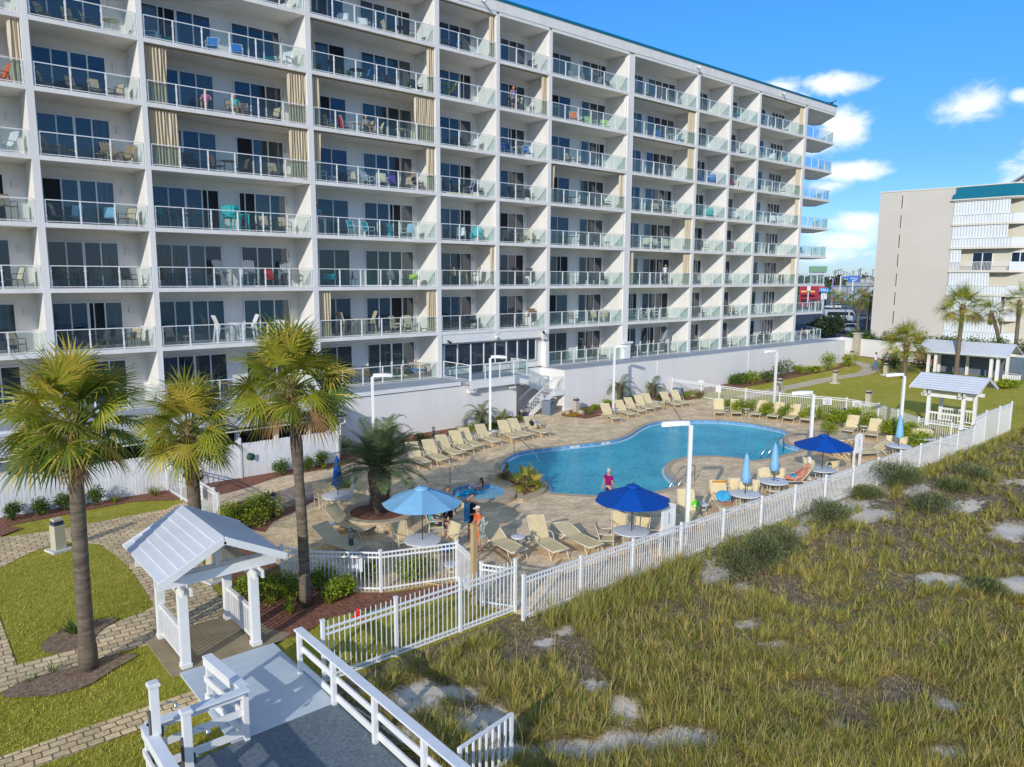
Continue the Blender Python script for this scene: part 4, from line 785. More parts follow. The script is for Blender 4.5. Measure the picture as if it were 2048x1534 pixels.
for _ in range(84000):
    px = rg_.uniform(740, 2100); py = 860+700*(rg_.random()**.85) if rg_.random() < .8 else rg_.uniform(860, 1000)
    p = G(px, py, .1); x, y = p.x, p.y
    if x < 7.15 or x > 72 or y > (FPY(x) if x < 45.3 else 13.6)-.12 or y < -12: continue
    if x < 12.9 and y > 14.7: continue
    sm = sandmask(x, y); g1 = noise.noise(Vector((x*.38, y*.38, 11))); g2 = noise.noise(Vector((x*.9, y*.9, 23))); g3 = noise.noise(Vector((x*2.1, y*2.1, 5)))
    z = dune_z(x, y)-.02; dist = sqrt(x*x+y*y); w = .003+.00026*dist; k = rg_.random()
    sm = sm+.28*g3+.16*noise.noise(Vector((x*5, y*5, 9)))
    if rg_.random() < min(.95, sm*1.25): continue
    if g1 < -.12 and g2 < -.1 and rg_.random() < .5: continue
    fe = (FPY(x) if x < 45.3 else 13.9)-y
    if fe < 1.6 and k < .16 and x > 13: clump(fr, x, y, z, rg_.uniform(.4, .7), 26, [gm[0], gm[1], gm[3]], w, 1.0)
    elif k < .085 and g1+.5*g2 > -.3 and sm < .35:      # proper tufts
        s_ = rg_.uniform(.6, 1.25); clump(fr, x, y, z, .44*s_, 36, [gm[0], gm[1], gm[3] if g2 > .1 else gm[0], gm[1], gm[0] if g3 > 0 else gm[3]], w*1.05, 2.1)
    elif g1+.5*g3+.4*g2 > -.02 and k < .62: clump(fr, x, y, z, rg_.uniform(.07, .2), 7, [gm[0], gm[1], gm[2]], w, 3)
    elif k < .80: clump(dry, x, y, z, rg_.uniform(.06, .18), 8, [gm[1], gm[2], gm[2], gm[0] if g2 > -.1 else gm[2]], w, 3.5)
    elif k < .86 and g2 > .1: clump(lit, x, y, z, .09, 9, [lm['olive'][0], lm['olive'][1], lm['boxwood'][0]], w*2.4, 3)
    else: clump(lit, x, y, z, rg_.uniform(.05, .13), 8, [gm[2], gm[1] if g3 > .1 else gm[2]], w*1.1, 5)
for _ in range(230):
    px = rg_.uniform(900, 2060); py = rg_.uniform(950, 1540); p = G(px, py, .1)
    if p.x < 7.3 or p.x > 50 or p.y > FPY(p.x)-.3: continue
    z = dune_z(p.x, p.y); a = rg_.random()*6.28; q = Vector((p.x, p.y, z)); h = rg_.uniform(.5, 1.4); s = rg_.uniform(.05, .6)
    dry.tube([q, q+Vector((cos(a)*s*.3, sin(a)*s*.3, h*.6)), q+Vector((cos(a)*s, sin(a)*s, h))], [.006, .005, .003], gm[1], 3, False)
    for k in range(7): u = Vector((rg_.gauss(0, .5), rg_.gauss(0, .5), .6)).normalized(); b = q+Vector((cos(a)*s, sin(a)*s, h-.03*k)); dry.add([b, b+u*.06+Vector((.008, 0, 0)), b+u*.11], [(0, 1, 2)], gm[1])
for mb, nm, lb in ((fr, 'dune_grass', 'tufts of green sea oats covering the dune'), (dry, 'dry_dune_grass', 'straw-coloured dead dune grass and tall seed stalks'), (lit, 'dune_litter', 'low brown dry litter between the dune grass tufts')):
    tag(mb.build(nm), lb, 'grass', kind='stuff')
# lawn blades near the camera break up the edges
lb_ = MB(); lg = [mat('turf_blade', (.36, .34, .03), .8, .35, .8, col2=(.62, .48, .08)), mat('turf_blade_dark', (.22, .24, .02), .8, .3, 1)]
PAV = [P1, ISL]
def onlawn(x, y):
    if not (-6 < x < 12.9 and 8 < y < 33.3): return False
    if 15.6 < y < 16.5 and x < 4.7: return False
    if 2.6 < x < 6.95 and y < 14.1 or 4.55 < x < 6.95 and y < 17.5: return False
    if 4.3 < x < 7.2 and 17.3 < y < 19.75: return False
    for o_ in pathpolys:
        if inpoly(x, y, o_): return False
    return True
pathpolys = [P for k, P in BEDS[:8]]+[P1+[(8.2,26.2),(7.4,24.4),(6.9,22),(6.75,19.7),(5.1,19.7),(5.17,21.5),(5.3,23.2),(5.36,24.9),(5.31,26.4),(5.12,28.0),(4.5,28.85),(3.85,29.0)]+GP([(60,1105),(0,1136),(-300,1250)]),
 [(-3,18.9),(1.3,19.2),(1.82,19.4),(3.0,19.35),(3.6,19.4),(4.43,19.35),(5.4,19.8),(5.3,21.6),(4.9,21.45),(4.2,21.25),(3.65,20.95),(3.1,20.4),(1.8,20.3),(1,20.4),(-3,21)], [(.4,19.1),(1.76,19.1),(1.75,31),(.4,31)]]
for _ in range(42000):
    px = rg_.uniform(-10, 1080); py = rg_.uniform(985, 1545); p = G(px, py)
    if py < 1120 and rg_.random() < .4: continue
    if not onlawn(p.x, p.y): continue
    a = rg_.random()*6.28; h = rg_.uniform(.03, .085); w = .009; d = Vector((cos(a)*.4, sin(a)*.4, 1)); q = Vector((p.x, p.y, -.012)); s = Vector((-sin(a), cos(a), 0))*w
    lb_.add([q-s, q+s, q+d*h], [(0, 1, 2)], lg[0] if rg_.random() < .65 else lg[1])
tag(lb_.build('turf'), 'short yellow-green lawn grass around the garden paths', 'grass', kind='stuff')
# ================= fences, shelters, boardwalk, lamps =================
fence_m = mat('fence_white', (.84, .83, .80), .4, .03, 3)
def picket_fence(name, pts, label, h=1.3, sp=.105, post=2.4, spear=False, zf=None, group=None, low=.12, skip=0):
    """pickets, rails and posts along a poly-line; the panels are one mesh, each post its own part"""
    p0 = (*pts[0][:2], 0); t = thing(name, label, 'fence', p0, 0, group); m = MB(); zf = zf or (lambda x, y: 0)
    for (a, b) in zip(pts[:-1], pts[1:]):
        a = Vector((*a[:2], 0)); b = Vector((*b[:2], 0)); L = (b-a).length; n = max(1, round(L/post)); d = (b-a).normalized(); a.z = zf(a.x, a.y); b.z = zf(b.x, b.y)
        rails = [h-.05, h-.19, low] if not spear else [h-.19, h-.33, low+.02, low-.08]
        for k in rails: m.beam(a+Vector((0, 0, k)), b+Vector((0, 0, k)), .045, .045, fence_m)
        c = max(1, int(L/sp))
        for i in range(1, c):
            q = a+(b-a)*(i/c); m.box(q.x-.009, q.x+.009, q.y-.009, q.y+.009, q.z+low-.1, q.z+(h-.05 if not spear else h), fence_m)
        for i in range(n+(1 if (b-Vector((*pts[-1][:2], b.z))).length < 1e-4 else 0)):
            if skip in (1, 2) and i == 0 and a.to_2d() == Vector(pts[0][:2]): continue
            if skip in (2, 3) and i == n and b.to_2d() == Vector(pts[-1][:2]): continue
            q = a+(b-a)*(i/n); pm = MB(); pm.box(q.x-.038, q.x+.038, q.y-.038, q.y+.038, q.z-.05, q.z+h+.02, fence_m); pm.prism([(q.x-.048, q.y-.048), (q.x+.048, q.y-.048), (q.x+.048, q.y+.048), (q.x-.048, q.y+.048)], q.z+h+.02, q.z+h+.05, fence_m)
            part_at(pm, 'post', t, p0)
    part_at(m, 'panel', t, p0); return t
FX = [12.64, 14.83, 17.1, 19.49, 21.87, 24.26, 26.62, 28.98, 31.38, 33.7, 36.0, 38.25, 40.6, 42.94, 45.24]
picket_fence('picket_fence', [(x, FPY(x)) for x in FX], 'long white metal picket fence between the pool deck and the dune', 1.27, .105, 9)
picket_fence('picket_fence', [(7.05,14.86),(8.98,14.85),(10.93,14.85),(12.84,14.86)], 'white spear-topped picket fence section from boardwalk to pool gate', 1.5, .135, 9, True)
picket_fence('picket_fence', [(8.55,20.6),(9.02,19.8),(10.6,18.35),(12.82,17.58)], 'white picket fence behind the near gazebo and mulch bed', 1.27, .115, 9)
picket_fence('picket_fence', [(12.82,17.58),(12.34,15.75)], 'short white fence run on the lawn side of the pool gate', 1.27, .1, 9, skip=1)
picket_fence('pool_gate', [(12.34,15.75),(12.86,14.9)], 'white picket pool gate next to the raw timber post', 1.27, .1, 9, skip=2)
picket_fence('picket_fence', [(8.85,33.3),(8.9,31.6),(9.02,29.7),(9.05,28.0),(8.94,27.2)], 'white picket fence with a notice behind the short palm', 1.27, .115, 9)
picket_fence('picket_fence', FENCE_R, 'curved white picket fence between pool deck and the right lawn', 1.27, .115, 2.6, skip=3)
picket_fence('picket_fence', [(45.24,13.83),(47.5,14.0),(49.8,14.0),(52.3,14.1)], 'taller white picket fence beyond the pool corner at right', 1.85, .12, 9, skip=1)
tm = mat('raw_timber', (.52, .36, .17), .8, .25, 3, .3, 20, stretch=(1, 1, .15))
m = MB(); g = G(948, 1210); m.box(g.x-.07, g.x+.07, g.y-.07, g.y+.07, 0, 2.42, tm); tag(m.build('timber_post', None, None, at=(g.x, g.y, 0)), 'raw yellow timber post standing at the pool gate', 'post')
# plank fence and the low building behind it
plk = mat('plank_paint', (.80, .79, .77), .75, .12, 1.4, .3, 9, stretch=(1, 1, .3))
pf = thing('plank_fence', 'tall white board fence with dog-eared planks in front of the low shed', 'fence', (-16, 33.85, 0)); m = MB(); rr = random.Random(2); x = -16
PLY = lambda x: 33.85-(x+16)*.0195
while x < 16.85:
    w = .132; yy = PLY(x)+rr.uniform(-.004, .004); h = 1.64+rr.uniform(-.012, .012)
    m.prism([(x, .03), (x+w, .03), (x+w, h-.04), (x+w-.03, h), (x+.03, h), (x, h-.04)], yy, yy+.018, plk, Matrix(((1, 0, 0, 0), (0, 0, 1, 0), (0, 1, 0, 0), (0, 0, 0, 1)))); x += w+.008
part_at(m, 'planks', pf, (-16, 33.85, 0)); m = MB()
for z in (.35, 1.3): m.beam((-16, PLY(-16)+.06, z), (16.9, PLY(16.9)+.06, z), .04, .09, plk)
part_at(m, 'rail', pf, (-16, 33.85, 0))
for x in (12.05, 16.9): m = MB(); m.box(x-.05, x+.05, PLY(x)-.04, PLY(x)+.06, 0, 1.9, plk); part_at(m, 'post', pf, (-16, 33.85, 0))
shing = paver('shingle_roof', (.60, .61, .63), (.54, .55, .57), (.13, .14, .16), 1.1, .34, 0, .03, .5, .15, .7)
hut = thing('service_shed', 'low white shed with pale shingled roof between board fence and podium', 'shed', (-16, 34.3, 0)); ha = (-16, 34.3, 0)
m = MB(); m.add([(-16.3, 33.62, 2.30), (17.62, 33.62, 2.30), (18.0, 36.44, 2.74), (-16.3, 36.44, 2.74), (-16.3, 33.62, 2.22), (17.62, 33.62, 2.22), (18.0, 36.44, 2.66), (-16.3, 36.44, 2.66)], [(0, 1, 2, 3), (7, 6, 5, 4), (0, 4, 5, 1), (1, 5, 6, 2)], shing); part_at(m, 'roof', hut, ha)
m = MB(); m.box(-16.3, 17.6, 33.6, 33.63, 2.14, 2.31, whitep); m.box(-16.3, 17.6, 33.56, 33.6, 2.22, 2.32, mat('dark_drip', (.03, .03, .035), .5)); part_at(m, 'fascia', hut, ha)
m = MB(); m.box(-16.3, 17.2, 34.3, 34.4, 0, 1.25, plk); m.box(-16.3, 17.2, 34.3, 34.4, 2.05, 2.3, plk); m.box(17.1, 17.2, 34.4, 36.4, 0, 2.2, plk)
for x in (-12, -8, -4, 0, 3.2, 8.4, 12.3, 14.2, 15.9, 17.0): m.box(x-.09, x+.09, 34.22, 34.42, 0, 2.25, whitep)
m.box(-16.3, 3.2, 34.25, 34.3, 0, 1.95, stucco2); part_at(m, 'wall', hut, ha)
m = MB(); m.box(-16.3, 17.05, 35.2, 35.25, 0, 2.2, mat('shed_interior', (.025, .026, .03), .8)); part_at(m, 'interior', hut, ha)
m = MB(); m.tube([(17.55, 33.62, 2.08), (17.6, 33.7, 1.9), (17.35, 33.75, 1.8), (17.3, 33.75, .1)], .05, whitep); part_at(m, 'downpipe', hut, ha)
m = MB(); c = G(488, 903, 0); cx, cz = 12.35, .98
m.lathe([(.05, 0), (.17, .02), (.17, .05), (.12, .06), (.12, .16), (.17, .17), (.17, .2), (.04, .2)], (0, 0, 0), mat('hose_green', (.03, .10, .06), .5), 16); o = m.build('hose_reel', None, None, (cx+.1, PLY(cx)-.0, cz)); o.rotation_euler = (pi/2, 0, .3); tag(o, 'coiled green garden hose hung on the white board fence', 'hose')
# gazebo builder: four posts, beams, gable roof with panels
roofm = mat('grey_roof_paint', (.66, .68, .71), .55, .06, .9, .1, 4); ceilm = mat('ceiling_boards', (.33, .30, .24), .8, .15, 3)
def gazebo(loc, label, X=(0, 1.7), Y=(0, 1.92), ridge_y=True, zeave=2.42, zr=3.2, ov=.62, oy=.62, fence=('x0', 'x1'), seams=7, psz=.2, zb=2.08):
    t = thing('gazebo', label, 'gazebo', loc)
    for x in X:
        for y in Y:
            m = MB(); m.box(x-psz/2, x+psz/2, y-psz/2, y+psz/2, 0, zb+.02, whitep); m.box(x-psz/2-.02, x+psz/2+.02, y-psz/2-.02, y+psz/2+.02, 0, .1, whitep); m.build('post', None, t)
    m = MB(); s = lambda a, b: (a, b) if ridge_y else (b, a)
    A, B = (X, Y) if ridge_y else (Y, X)          # A runs across the ridge, B along it
    def bx(a0, a1, b0, b1, z0, z1, mt=whitep):
        (m.box(a0, a1, b0, b1, z0, z1, mt) if ridge_y else m.box(b0, b1, a0, a1, z0, z1, mt))
    for b in B:                                 # paired cross beams with cut ends
        for o_ in (-.14, .14): m = MB(); bx(A[0]-.55, A[-1]+.55, b+o_-.025, b+o_+.025, zb, zb+.24); m.build('cross_beam', None, t)
    m = MB()
    for a in A:
        for o_ in (-.12, .07): m = MB(); bx(a+o_, a+o_+.05, B[0]-.45, B[-1]+.45, zb-.2, zb+.0); m.build('side_beam', None, t)
    ca = (A[0]+A[-1])/2; half = (A[-1]-A[0])/2+ov; b0, b1 = B[0]-oy, B[-1]+oy; m = MB(); rise = zr-zeave
    for sg in (-1, 1):
        n = seams
        for i in range(n):                       # overlapping roof panels step down from the ridge
            u0, u1 = i/n, (i+1)/n; za, zb2 = zr-rise*u0-.012*0, zr-rise*u1; lip = .03
            pts = [(ca+sg*half*u0, za+.0), (ca+sg*half*u1, zb2+lip), (ca+sg*half*u1, zb2-.03), (ca+sg*half*u0, za-.05)]
            vs = [(p[0], b, p[1]) if ridge_y else (b, p[0], p[1]) for b in (b0, b1) for p in pts]
            m.add(vs, [(0, 1, 2, 3), (7, 6, 5, 4), (0, 4, 5, 1), (1, 5, 6, 2), (2, 6, 7, 3)], roofm)
    m.build('roof', None, t); m = MB()
    for b in (b0-.02, b1-.02):
        for sg in (-1, 1):
            p, q = (ca, zr-.01), (ca+sg*half, zeave+.02); P = Vector((p[0], b+.02, p[1]-.07)); Q = Vector((q[0], b+.02, q[1]-.07))
            if not ridge_y: P = Vector((P.y, P.x, P.z)); Q = Vector((Q.y, Q.x, Q.z))
            m.beam(P, Q, .06, .17, whitep)
    m.build('gable_board', None, t); m = MB()
    for b in B:
        for sg in (-1, 1):
            P = Vector((ca, b, zr-.12)); Q = Vector((ca+sg*(half-.1), b, zeave-.06))
            if not ridge_y: P = Vector((P.y, P.x, P.z)); Q = Vector((Q.y, Q.x, Q.z))
            m.beam(P, Q, .05, .12, whitep)
        bx(ca-.05, ca+.05, b-.04, b+.04, zb+.2, zr-.15)
    bx(ca-.04, ca+.04, b0+.05, b1-.05, zr-.22, zr-.1); m.build('rafter', None, t)
    def side(P, Q):
        m = MB(); P = Vector(P); Q = Vector(Q); z = Vector((0, 0, 1)); m.beam(P+z*.9, Q+z*.9, .09, .05, whitep); m.beam(P+z*.84, Q+z*.84, .04, .09, whitep); m.beam(P+z*.12, Q+z*.12, .04, .07, whitep)
        n = int((Q-P).length/.155)
        for i in range(1, n): p = P+(Q-P)*i/n; m.beam(p+z*.13, p+z*.84, .035, .035, whitep, Vector((0, 1, 0)))
        m.build('side_railing', None, t)
    for f in fence:
        if f == 'x0': side((X[0], Y[0]+.1, 0), (X[0], Y[-1]-.1, 0))
        if f == 'x1': side((X[-1], Y[0]+.1, 0), (X[-1], Y[-1]-.1, 0))
        if f == 'y0': side((X[0]+.1, Y[0], 0), (X[-1]-.1, Y[0], 0))
        if f == 'y1': side((X[0]+.1, Y[-1], 0), (X[-1]-.1, Y[-1], 0))
    return t
gazebo((4.83, 17.6, .03), 'white gazebo with blue-grey gable roof at the near end of the boardwalk')
gp = G(1888, 852)
gazebo((50.6, 16.2, .0), 'white arbor with grey gable roof standing on the right lawn behind the pool fence', (0, 2.1), (0, 2.0), True, 2.45, 3.25, .75, .95, ('x0', 'x1'))
# pavilion at the far right
pv = (73.6, 21.2, .42)
pav = thing('picnic_pavilion', 'long white picnic pavilion with grey roof near the far garden wall', 'pavilion', pv)
for x in (0, 2.6):
    for y in (0, .5, 3.2, 5.0, 5.6):
        if x and y in (.5, 5.0): continue
        m = MB(); m.box(x-.12, x+.12, y-.12, y+.12, 0, 2.1, whitep); m.build('post', None, pav)
m = MB(); m.box(-.25, -.05, -.6, 6.2, 2.05, 2.25, whitep); m.box(2.65, 2.85, -.6, 6.2, 2.05, 2.25, whitep); m.box(-.6, 3.2, -.15, .05, 2.1, 2.3, whitep); m.box(-.6, 3.2, 5.55, 5.75, 2.1, 2.3, whitep); m.build('beam', None, pav)
m = MB(); m.add([(-.75, -.9, 2.3), (1.3, -.9, 3.25), (3.35, -.9, 2.3), (-.75, 6.5, 2.3), (1.3, 6.5, 3.25), (3.35, 6.5, 2.3), (-.75, -.9, 2.2), (1.3, -.9, 3.1), (3.35, -.9, 2.2), (-.75, 6.5, 2.2), (1.3, 6.5, 3.1), (3.35, 6.5, 2.2)], [(0, 1, 4, 3), (1, 2, 5, 4), (0, 6, 7, 1), (1, 7, 8, 2), (0, 3, 9, 6), (2, 8, 11, 5), (3, 4, 10, 9), (4, 5, 11, 10), (9, 10, 7, 6), (10, 11, 8, 7)], roofm); m.build('roof', None, pav)
m = MB(); m.box(2.9, 3.0, -2.5, 6.3, 0, 2.0, mat('slate_board', (.13, .17, .22), .8, .15, 2)); m.box(1.2, 3.0, -2.6, -2.5, 0, 2.0, mat('slate_board_light', (.26, .33, .40), .8, .08, 2, stretch=(6, 6, .3))); m.build('screen_wall', None, pav)
m = MB(); m.box(-.4, 3, -.7, 6.2, -.1, .05, conc); m.build('slab', None, pav)
m = MB()
for i in range(8): m.box(-.5+.18*i, -.5+.18*i+.05, -1.9+.22*i, -1.9+.22*i+.14, .0, .75-.02*i, whitep)
m.beam((-.5, -1.9, .8), (.9, -.2, .8), .12, .05, whitep); m.build('ramp_rail', None, pav)
# garden wall, pillar
gw = thing('garden_wall', 'plain white perimeter wall closing the right lawn', 'wall', (85.6, 40.4, .4)); wa = (85.6, 40.4, .4)
m = MB(); m.beam((85.8, 41.0, 1.35), (78.6, 17.6, 1.35), .16, 2.1, mat('wall_white', (.84, .82, .79), .8, .04, .5)); m.beam((85.8, 41.0, 2.42), (78.6, 17.6, 2.42), .24, .07, whitep); m.beam((77.3, 41.5, 1.35), (85.8, 41.05, 1.35), .16, 2.1, mat('wall_white', (0, 0, 0))); part_at(m, 'wall', gw, wa)
pl_ = GL(1738, 712); m = MB(); m.box(84.3, 84.95, 38.2, 38.85, .3, 3.0, mat('tan_pillar', (.45, .40, .31), .85, .08, 1)); m.box(84.2, 85.05, 38.1, 38.95, 3.0, 3.15, mat('tan_pillar', (0, 0, 0))); part_at(m, 'pillar', gw, wa)
# boardwalk in the foreground
decka = mat('boardwalk_paint', (.56, .62, .66), .5, .05, .8, .1, 6, stretch=(1, 8, 1)); matm = paver('rubber_mat', (.15, .185, .21), (.145, .18, .205), (.23, .27, .30), .62, .62, .785, .004, .2, .12, .7)
bw = thing('boardwalk', 'blue-grey painted beach boardwalk with dark mat and white railings in the foreground', 'boardwalk', (6.9, 13.9, 0)); ba = (6.9, 13.9, 0)
m = MB(); m.prism([(4.6, 13.9), (6.86, 13.9), (6.88, 17.34), (4.62, 17.36)], -.2, .05, decka); part_at(m, 'ramp', bw, ba)
m = MB(); m.box(2.95, 6.86, -9, 13.899, -.3, .052, matm); part_at(m, 'mat_deck', bw, ba)
rail2 = mat('rail_cap', (.80, .81, .82), .45, .05, 2)
def board_rail(P, Q, cut=1.8, h=1.07, side=1, posts=True, name='railing'):
    P = Vector(P); Q = Vector(Q); d = (Q-P).normalized(); nrm = d.cross(Vector((0, 0, 1)))*side; z = Vector((0, 0, 1)); m = MB()
    m.beam(P+z*h, Q+z*h, .20, .045, rail2)
    for zz, hh in ((h-.12, .15), (h-.50, .14), (.14, .16)): m.beam(P+z*zz-nrm*.07, Q+z*zz-nrm*.07, .04, hh, whitep)
    L = (Q-P).length; n = max(1, round(L/cut)); o = part_at(m, name, bw, ba)
    for i in range(n+1):
        p = P+(Q-P)*i/n
        if i == 0: p = p+d*.06
        if i == n: p = p-d*.06
        pm = MB(); pm.box(p.x-.05, p.x+.05, p.y-.05, p.y+.05, -.35, h-.03, whitep); po = pm.build('post', None, o, at=ba); po.location = (0, 0, 0)
board_rail((6.79, 15.62, .05), (6.79, -9, .05), 1.8, side=1)
board_rail((4.75, 15.72, .05), (4.9, 13.95, .05), 1.8, side=-1)
board_rail((4.93, 13.85, .05), (3.05, 13.85, .05), 1.9, side=-1)
board_rail((3.05, 13.85, .05), (3.05, -9, .05), 1.9, side=-1)
# shower posts
chrome = mat('chrome', (.75, .77, .8), .12, .05, 2, metal=1.0); steel = mat('steel_tube', (.62, .62, .60), .22, .05, 2, metal=1.0); pipe = mat('dark_pipe', (.07, .06, .06), .5)
def shower(x, y, h, label, rz=0):
    t = thing('outdoor_shower', label, 'shower', (x, y, 0), rz); m = MB(); m.box(-.07, .07, -.07, .07, -.2, h, whitep); m.prism([(-.1, -.1), (.1, -.1), (.1, .1), (-.1, .1)], h, h+.05, whitep); m.box(-.085, .085, -.085, .085, h+.05, h+.07, whitep); m.build('post', None, t)
    m = MB(); m.tube([(.07, 0, h-.42), (.2, 0, h-.38), (.3, 0, h-.42), (.34, 0, h-.47)], .012, chrome); m.lathe([(.02, .06), (.03, .03), (.05, .0), (.05, -.015)], (.35, 0, h-.52), chrome, 10); m.build('shower_head', None, t)
    m = MB(); m.tube([(-.09, 0, -.1), (-.09, 0, h-.45)], .03, pipe); m.tube([(.09, 0, h-1.0), (.09, 0, h-.82)], .035, pipe); m.build('pipe', None, t); m = MB(); m.ball((.14, 0, h-.9), .03, chrome); m.build('tap', None, t)
p = pz_ = None
shower(3.12, 13.45, 2.05, 'taller white timber shower post with chrome head beside the boardwalk corner')
shower(3.5, 12.95, 1.62, 'shorter white timber shower post nearest the bottom edge')
# aluminium gate at the bottom edge
ga = thing('beach_gate', 'open white metal beach gate leaf beyond the boardwalk railing', 'gate', (7.0, 9.3, 0)); m = MB()
for z in (1.18, .3): m.beam((7.0, 9.55, z), (8.35, 9.75, z), .05, .05, fence_m)
for i in range(9): x = 7.0+1.35*i/8; y = 9.55+.2*i/8; m.box(x-(.035 if i in (0, 8) else .014), x+(.035 if i in (0, 8) else .014), y-.025, y+.025, .2, 1.2, fence_m)
part_at(m, 'leaf', ga, (7.0, 9.3, 0)); m = MB()
for i in range(7): x = 7.2+.13*i; m.tube([(x, 9.5, 1.02), (x+.02, 9.52, .9), (x-.02, 9.52, .78)], .008, steel, 4)
part_at(m, 'chain', ga, (7.0, 9.3, 0))
# lamp posts
lensm = mat('lamp_lens', (.55, .56, .55), .2, .05, 3)
def lamp(px, py, h, rz, label, pxtop=None):
    g = G(px, py); t = thing('lamp_post', label, 'lamp post', (g.x, g.y, 0), rz, 'white lamp posts around the pool')
    m = MB(); m.box(-.065, .065, -.065, .065, 0, h, whitep); m.box(-.13, .13, -.13, .13, 0, .03, whitep); m.build('pole', None, t)
    m = MB(); m.tube([(0, 0, h-.12), (.0, 0, h-.03), (.12, 0, h+.05), (.35, 0, h+.09)], .05, whitep, 8); m.build('arm', None, t)
    m = MB(); K = 8
    for i in range(K+1):
        pass
    prof = [(.05, .05), (.25, .10), (.5, .14), (.75, .13), (.95, .10), (1.02, .04)]; vs = []
    for s, w in prof:
        zt = h+.17-.12*(s-.35)**2; vs += [(s, -w*1.15, zt-.15), (s, -w*.75, zt), (s, w*.75, zt), (s, w*1.15, zt-.15)]
    fs = [(4*i+j, 4*i+(j+1) % 4, 4*i+4+(j+1) % 4, 4*i+4+j) for i in range(5) for j in range(4)]+[(3, 2, 1, 0), (20, 21, 22, 23)]; m.add(vs, fs, whitep)
    m.build('lamp_head', None, t); m = MB(); m.lathe([(.1, 0), (.1, -.04), (.06, -.07)], (.72, 0, h+.0), lensm, 12, .8); m.build('lens', None, t); return t
VL = AZ+pi
def az(dx, dy): return atan2(dy, dx)
lamp(1372, 1088, 4.25, radians(142), 'tall white lamp post nearest the camera, behind the dune bushes')
lamp(1616, 958, 4.0, radians(142), 'white lamp post in front of the blue umbrella by the dune fence')
lamp(1797, 898, 4.05, radians(142), 'white lamp post near the right corner of the pool deck')
lamp(1547, 823, 4.2, radians(158), 'white lamp post behind the rear row of tan loungers')
lamp(980, 866, 4.5, radians(-32), 'white lamp post at the podium wall under the entrance deck')
lamp(1226, 822, 4.45, radians(-25), 'white lamp post at the podium wall among the pindo palms')
lamp(748, 930, 4.4, radians(-25), 'white lamp post behind the date palm')
# tan bollard lights and dark path lights
tanb = mat('bollard_stone', (.52, .46, .33), .85, .08, 2, .2, 30); dk = mat('bollard_louvre', (.05, .07, .11), .4, .1, 3)
def bollard(p, h, label, base=True, rz=0, w=.2):
    t = thing('bollard_light', label, 'bollard light', p, rz, 'tan bollard lights'); m = MB(); m.prism([(-w*.85, -w*.85), (w*.85, -w*.85), (w*.85, w*.85), (-w*.85, w*.85)], 0, h*.80, tanb); m.box(-w*.72, w*.72, -w*.72, w*.72, h*.93, h, tanb); m.build('body', None, t)
    m = MB(); m.box(-w*.74, w*.74, -w*.74, w*.74, h*.8, h*.93, dk)
    for i in range(4): m.box(-w*.8, w*.8, -w*.8, w*.8, h*(.815+.032*i), h*(.82+.032*i), dk)
    m.build('louvre', None, t)
    if base: m = MB(); m.box(-w*1.6, w*1.6, -w*1.6, w*1.6, -.02, .06, mat('footing', (.62, .60, .56), .8, .05, 3)); m.build('footing', None, t)
bollard((*G(118, 1100)[:2], 0), 1.12, 'tan bollard light on the left lawn with white footing', True, .3)
bollard((*G(430, 1160)[:2], 0), 1.12, 'tan bollard light seen through the near gazebo', True, .2)
bollard((*G(1152, 824)[:2], 0), 1.0, 'tan bollard light in the rock bed by the podium', False)
for px, py, lb in ((1559,784,'tan bollard light just beyond the rear fence behind the lamp post'),(1670,766,'tan bollard light beside the curved walk on the right lawn'),(1736,811,'tan bollard light showing above the rear pool fence'),(1771,750,'tan bollard light next to the walking men'),(1703,721,'tan bollard light near the garden wall corner')):
    p = GL(px, py); bollard((p.x, p.y, p.z), 1.12, lb, True)
dkg = mat('path_light_green', (.035, .06, .06), .4, .1, 4); clr = mat('path_light_lens', (.45, .48, .48), .2, .1, 3)
def plight(px, py, label, h=1.0):
    g = G(px, py); t = thing('path_light', label, 'path light', (g.x, g.y, 0), 0, 'dark green path lights'); m = MB(); m.lathe([(.085, 0), (.08, h*.62)], (0, 0, 0), dkg, 12); m.build('stem', None, t); m = MB(); m.lathe([(.075, h*.62), (.075, h*.86)], (0, 0, 0), clr, 12)
    m.build('lens', None, t); m = MB(); m.lathe([(.095, h*.86), (.09, h*.93), (.03, h)], (0, 0, 0), dkg, 12)
    for k in range(3): m.lathe([(.088, h*(.66+.06*k)), (.088, h*(.67+.06*k))], (0, 0, 0), dkg, 12)
    m.build('cap', None, t)
plight(548, 1034, 'dark green path light beside the bright hedge'); plight(703, 1110, 'dark green path light behind the picket fence at the flat loungers', .95); plight(1688, 846, 'dark green path light in the rear hedge'); plight(867, 872, 'small path light by the podium behind the loungers', .55)
plight(1657, 962, 'dark path light at the fence under the blue umbrella table', .9); plight(1863, 888, 'dark path light at the fence in the right corner of the deck', .9)
# bins
binm = mat('bin_grey', (.17, .21, .25), .6, .08, 2)
def bin_(px, py, label, w=.62, h=.95, z=0):
    g = G(px, py); t = thing('trash_bin', label, 'trash bin', (g.x, g.y, 0), .35); m = MB(); m.prism([(-w/2, -w/2), (w/2, -w/2), (w/2, w/2), (-w/2, w/2)], 0, h*.86, binm)
    for i in range(7):
        a = -w/2+w*i/6-.02
        m.box(a, a+.03, -w/2-.012, -w/2, .03, h*.84, binm); m.box(-w/2-.012, -w/2, a, a+.03, .03, h*.84, binm)
    m.build('body', None, t); m = MB(); m.box(-w/2-.03, w/2+.03, -w/2-.03, w/2+.03, h*.86, h, binm); m.box(-.16, .16, -w/2-.034, -w/2-.03, h*.87, h*.96, dk); m.build('lid', None, t)
bin_(1096, 829, 'grey slatted trash bin at the foot of the white stair'); bin_(1355, 801, 'dark grey square trash bin by the rear pool fence')
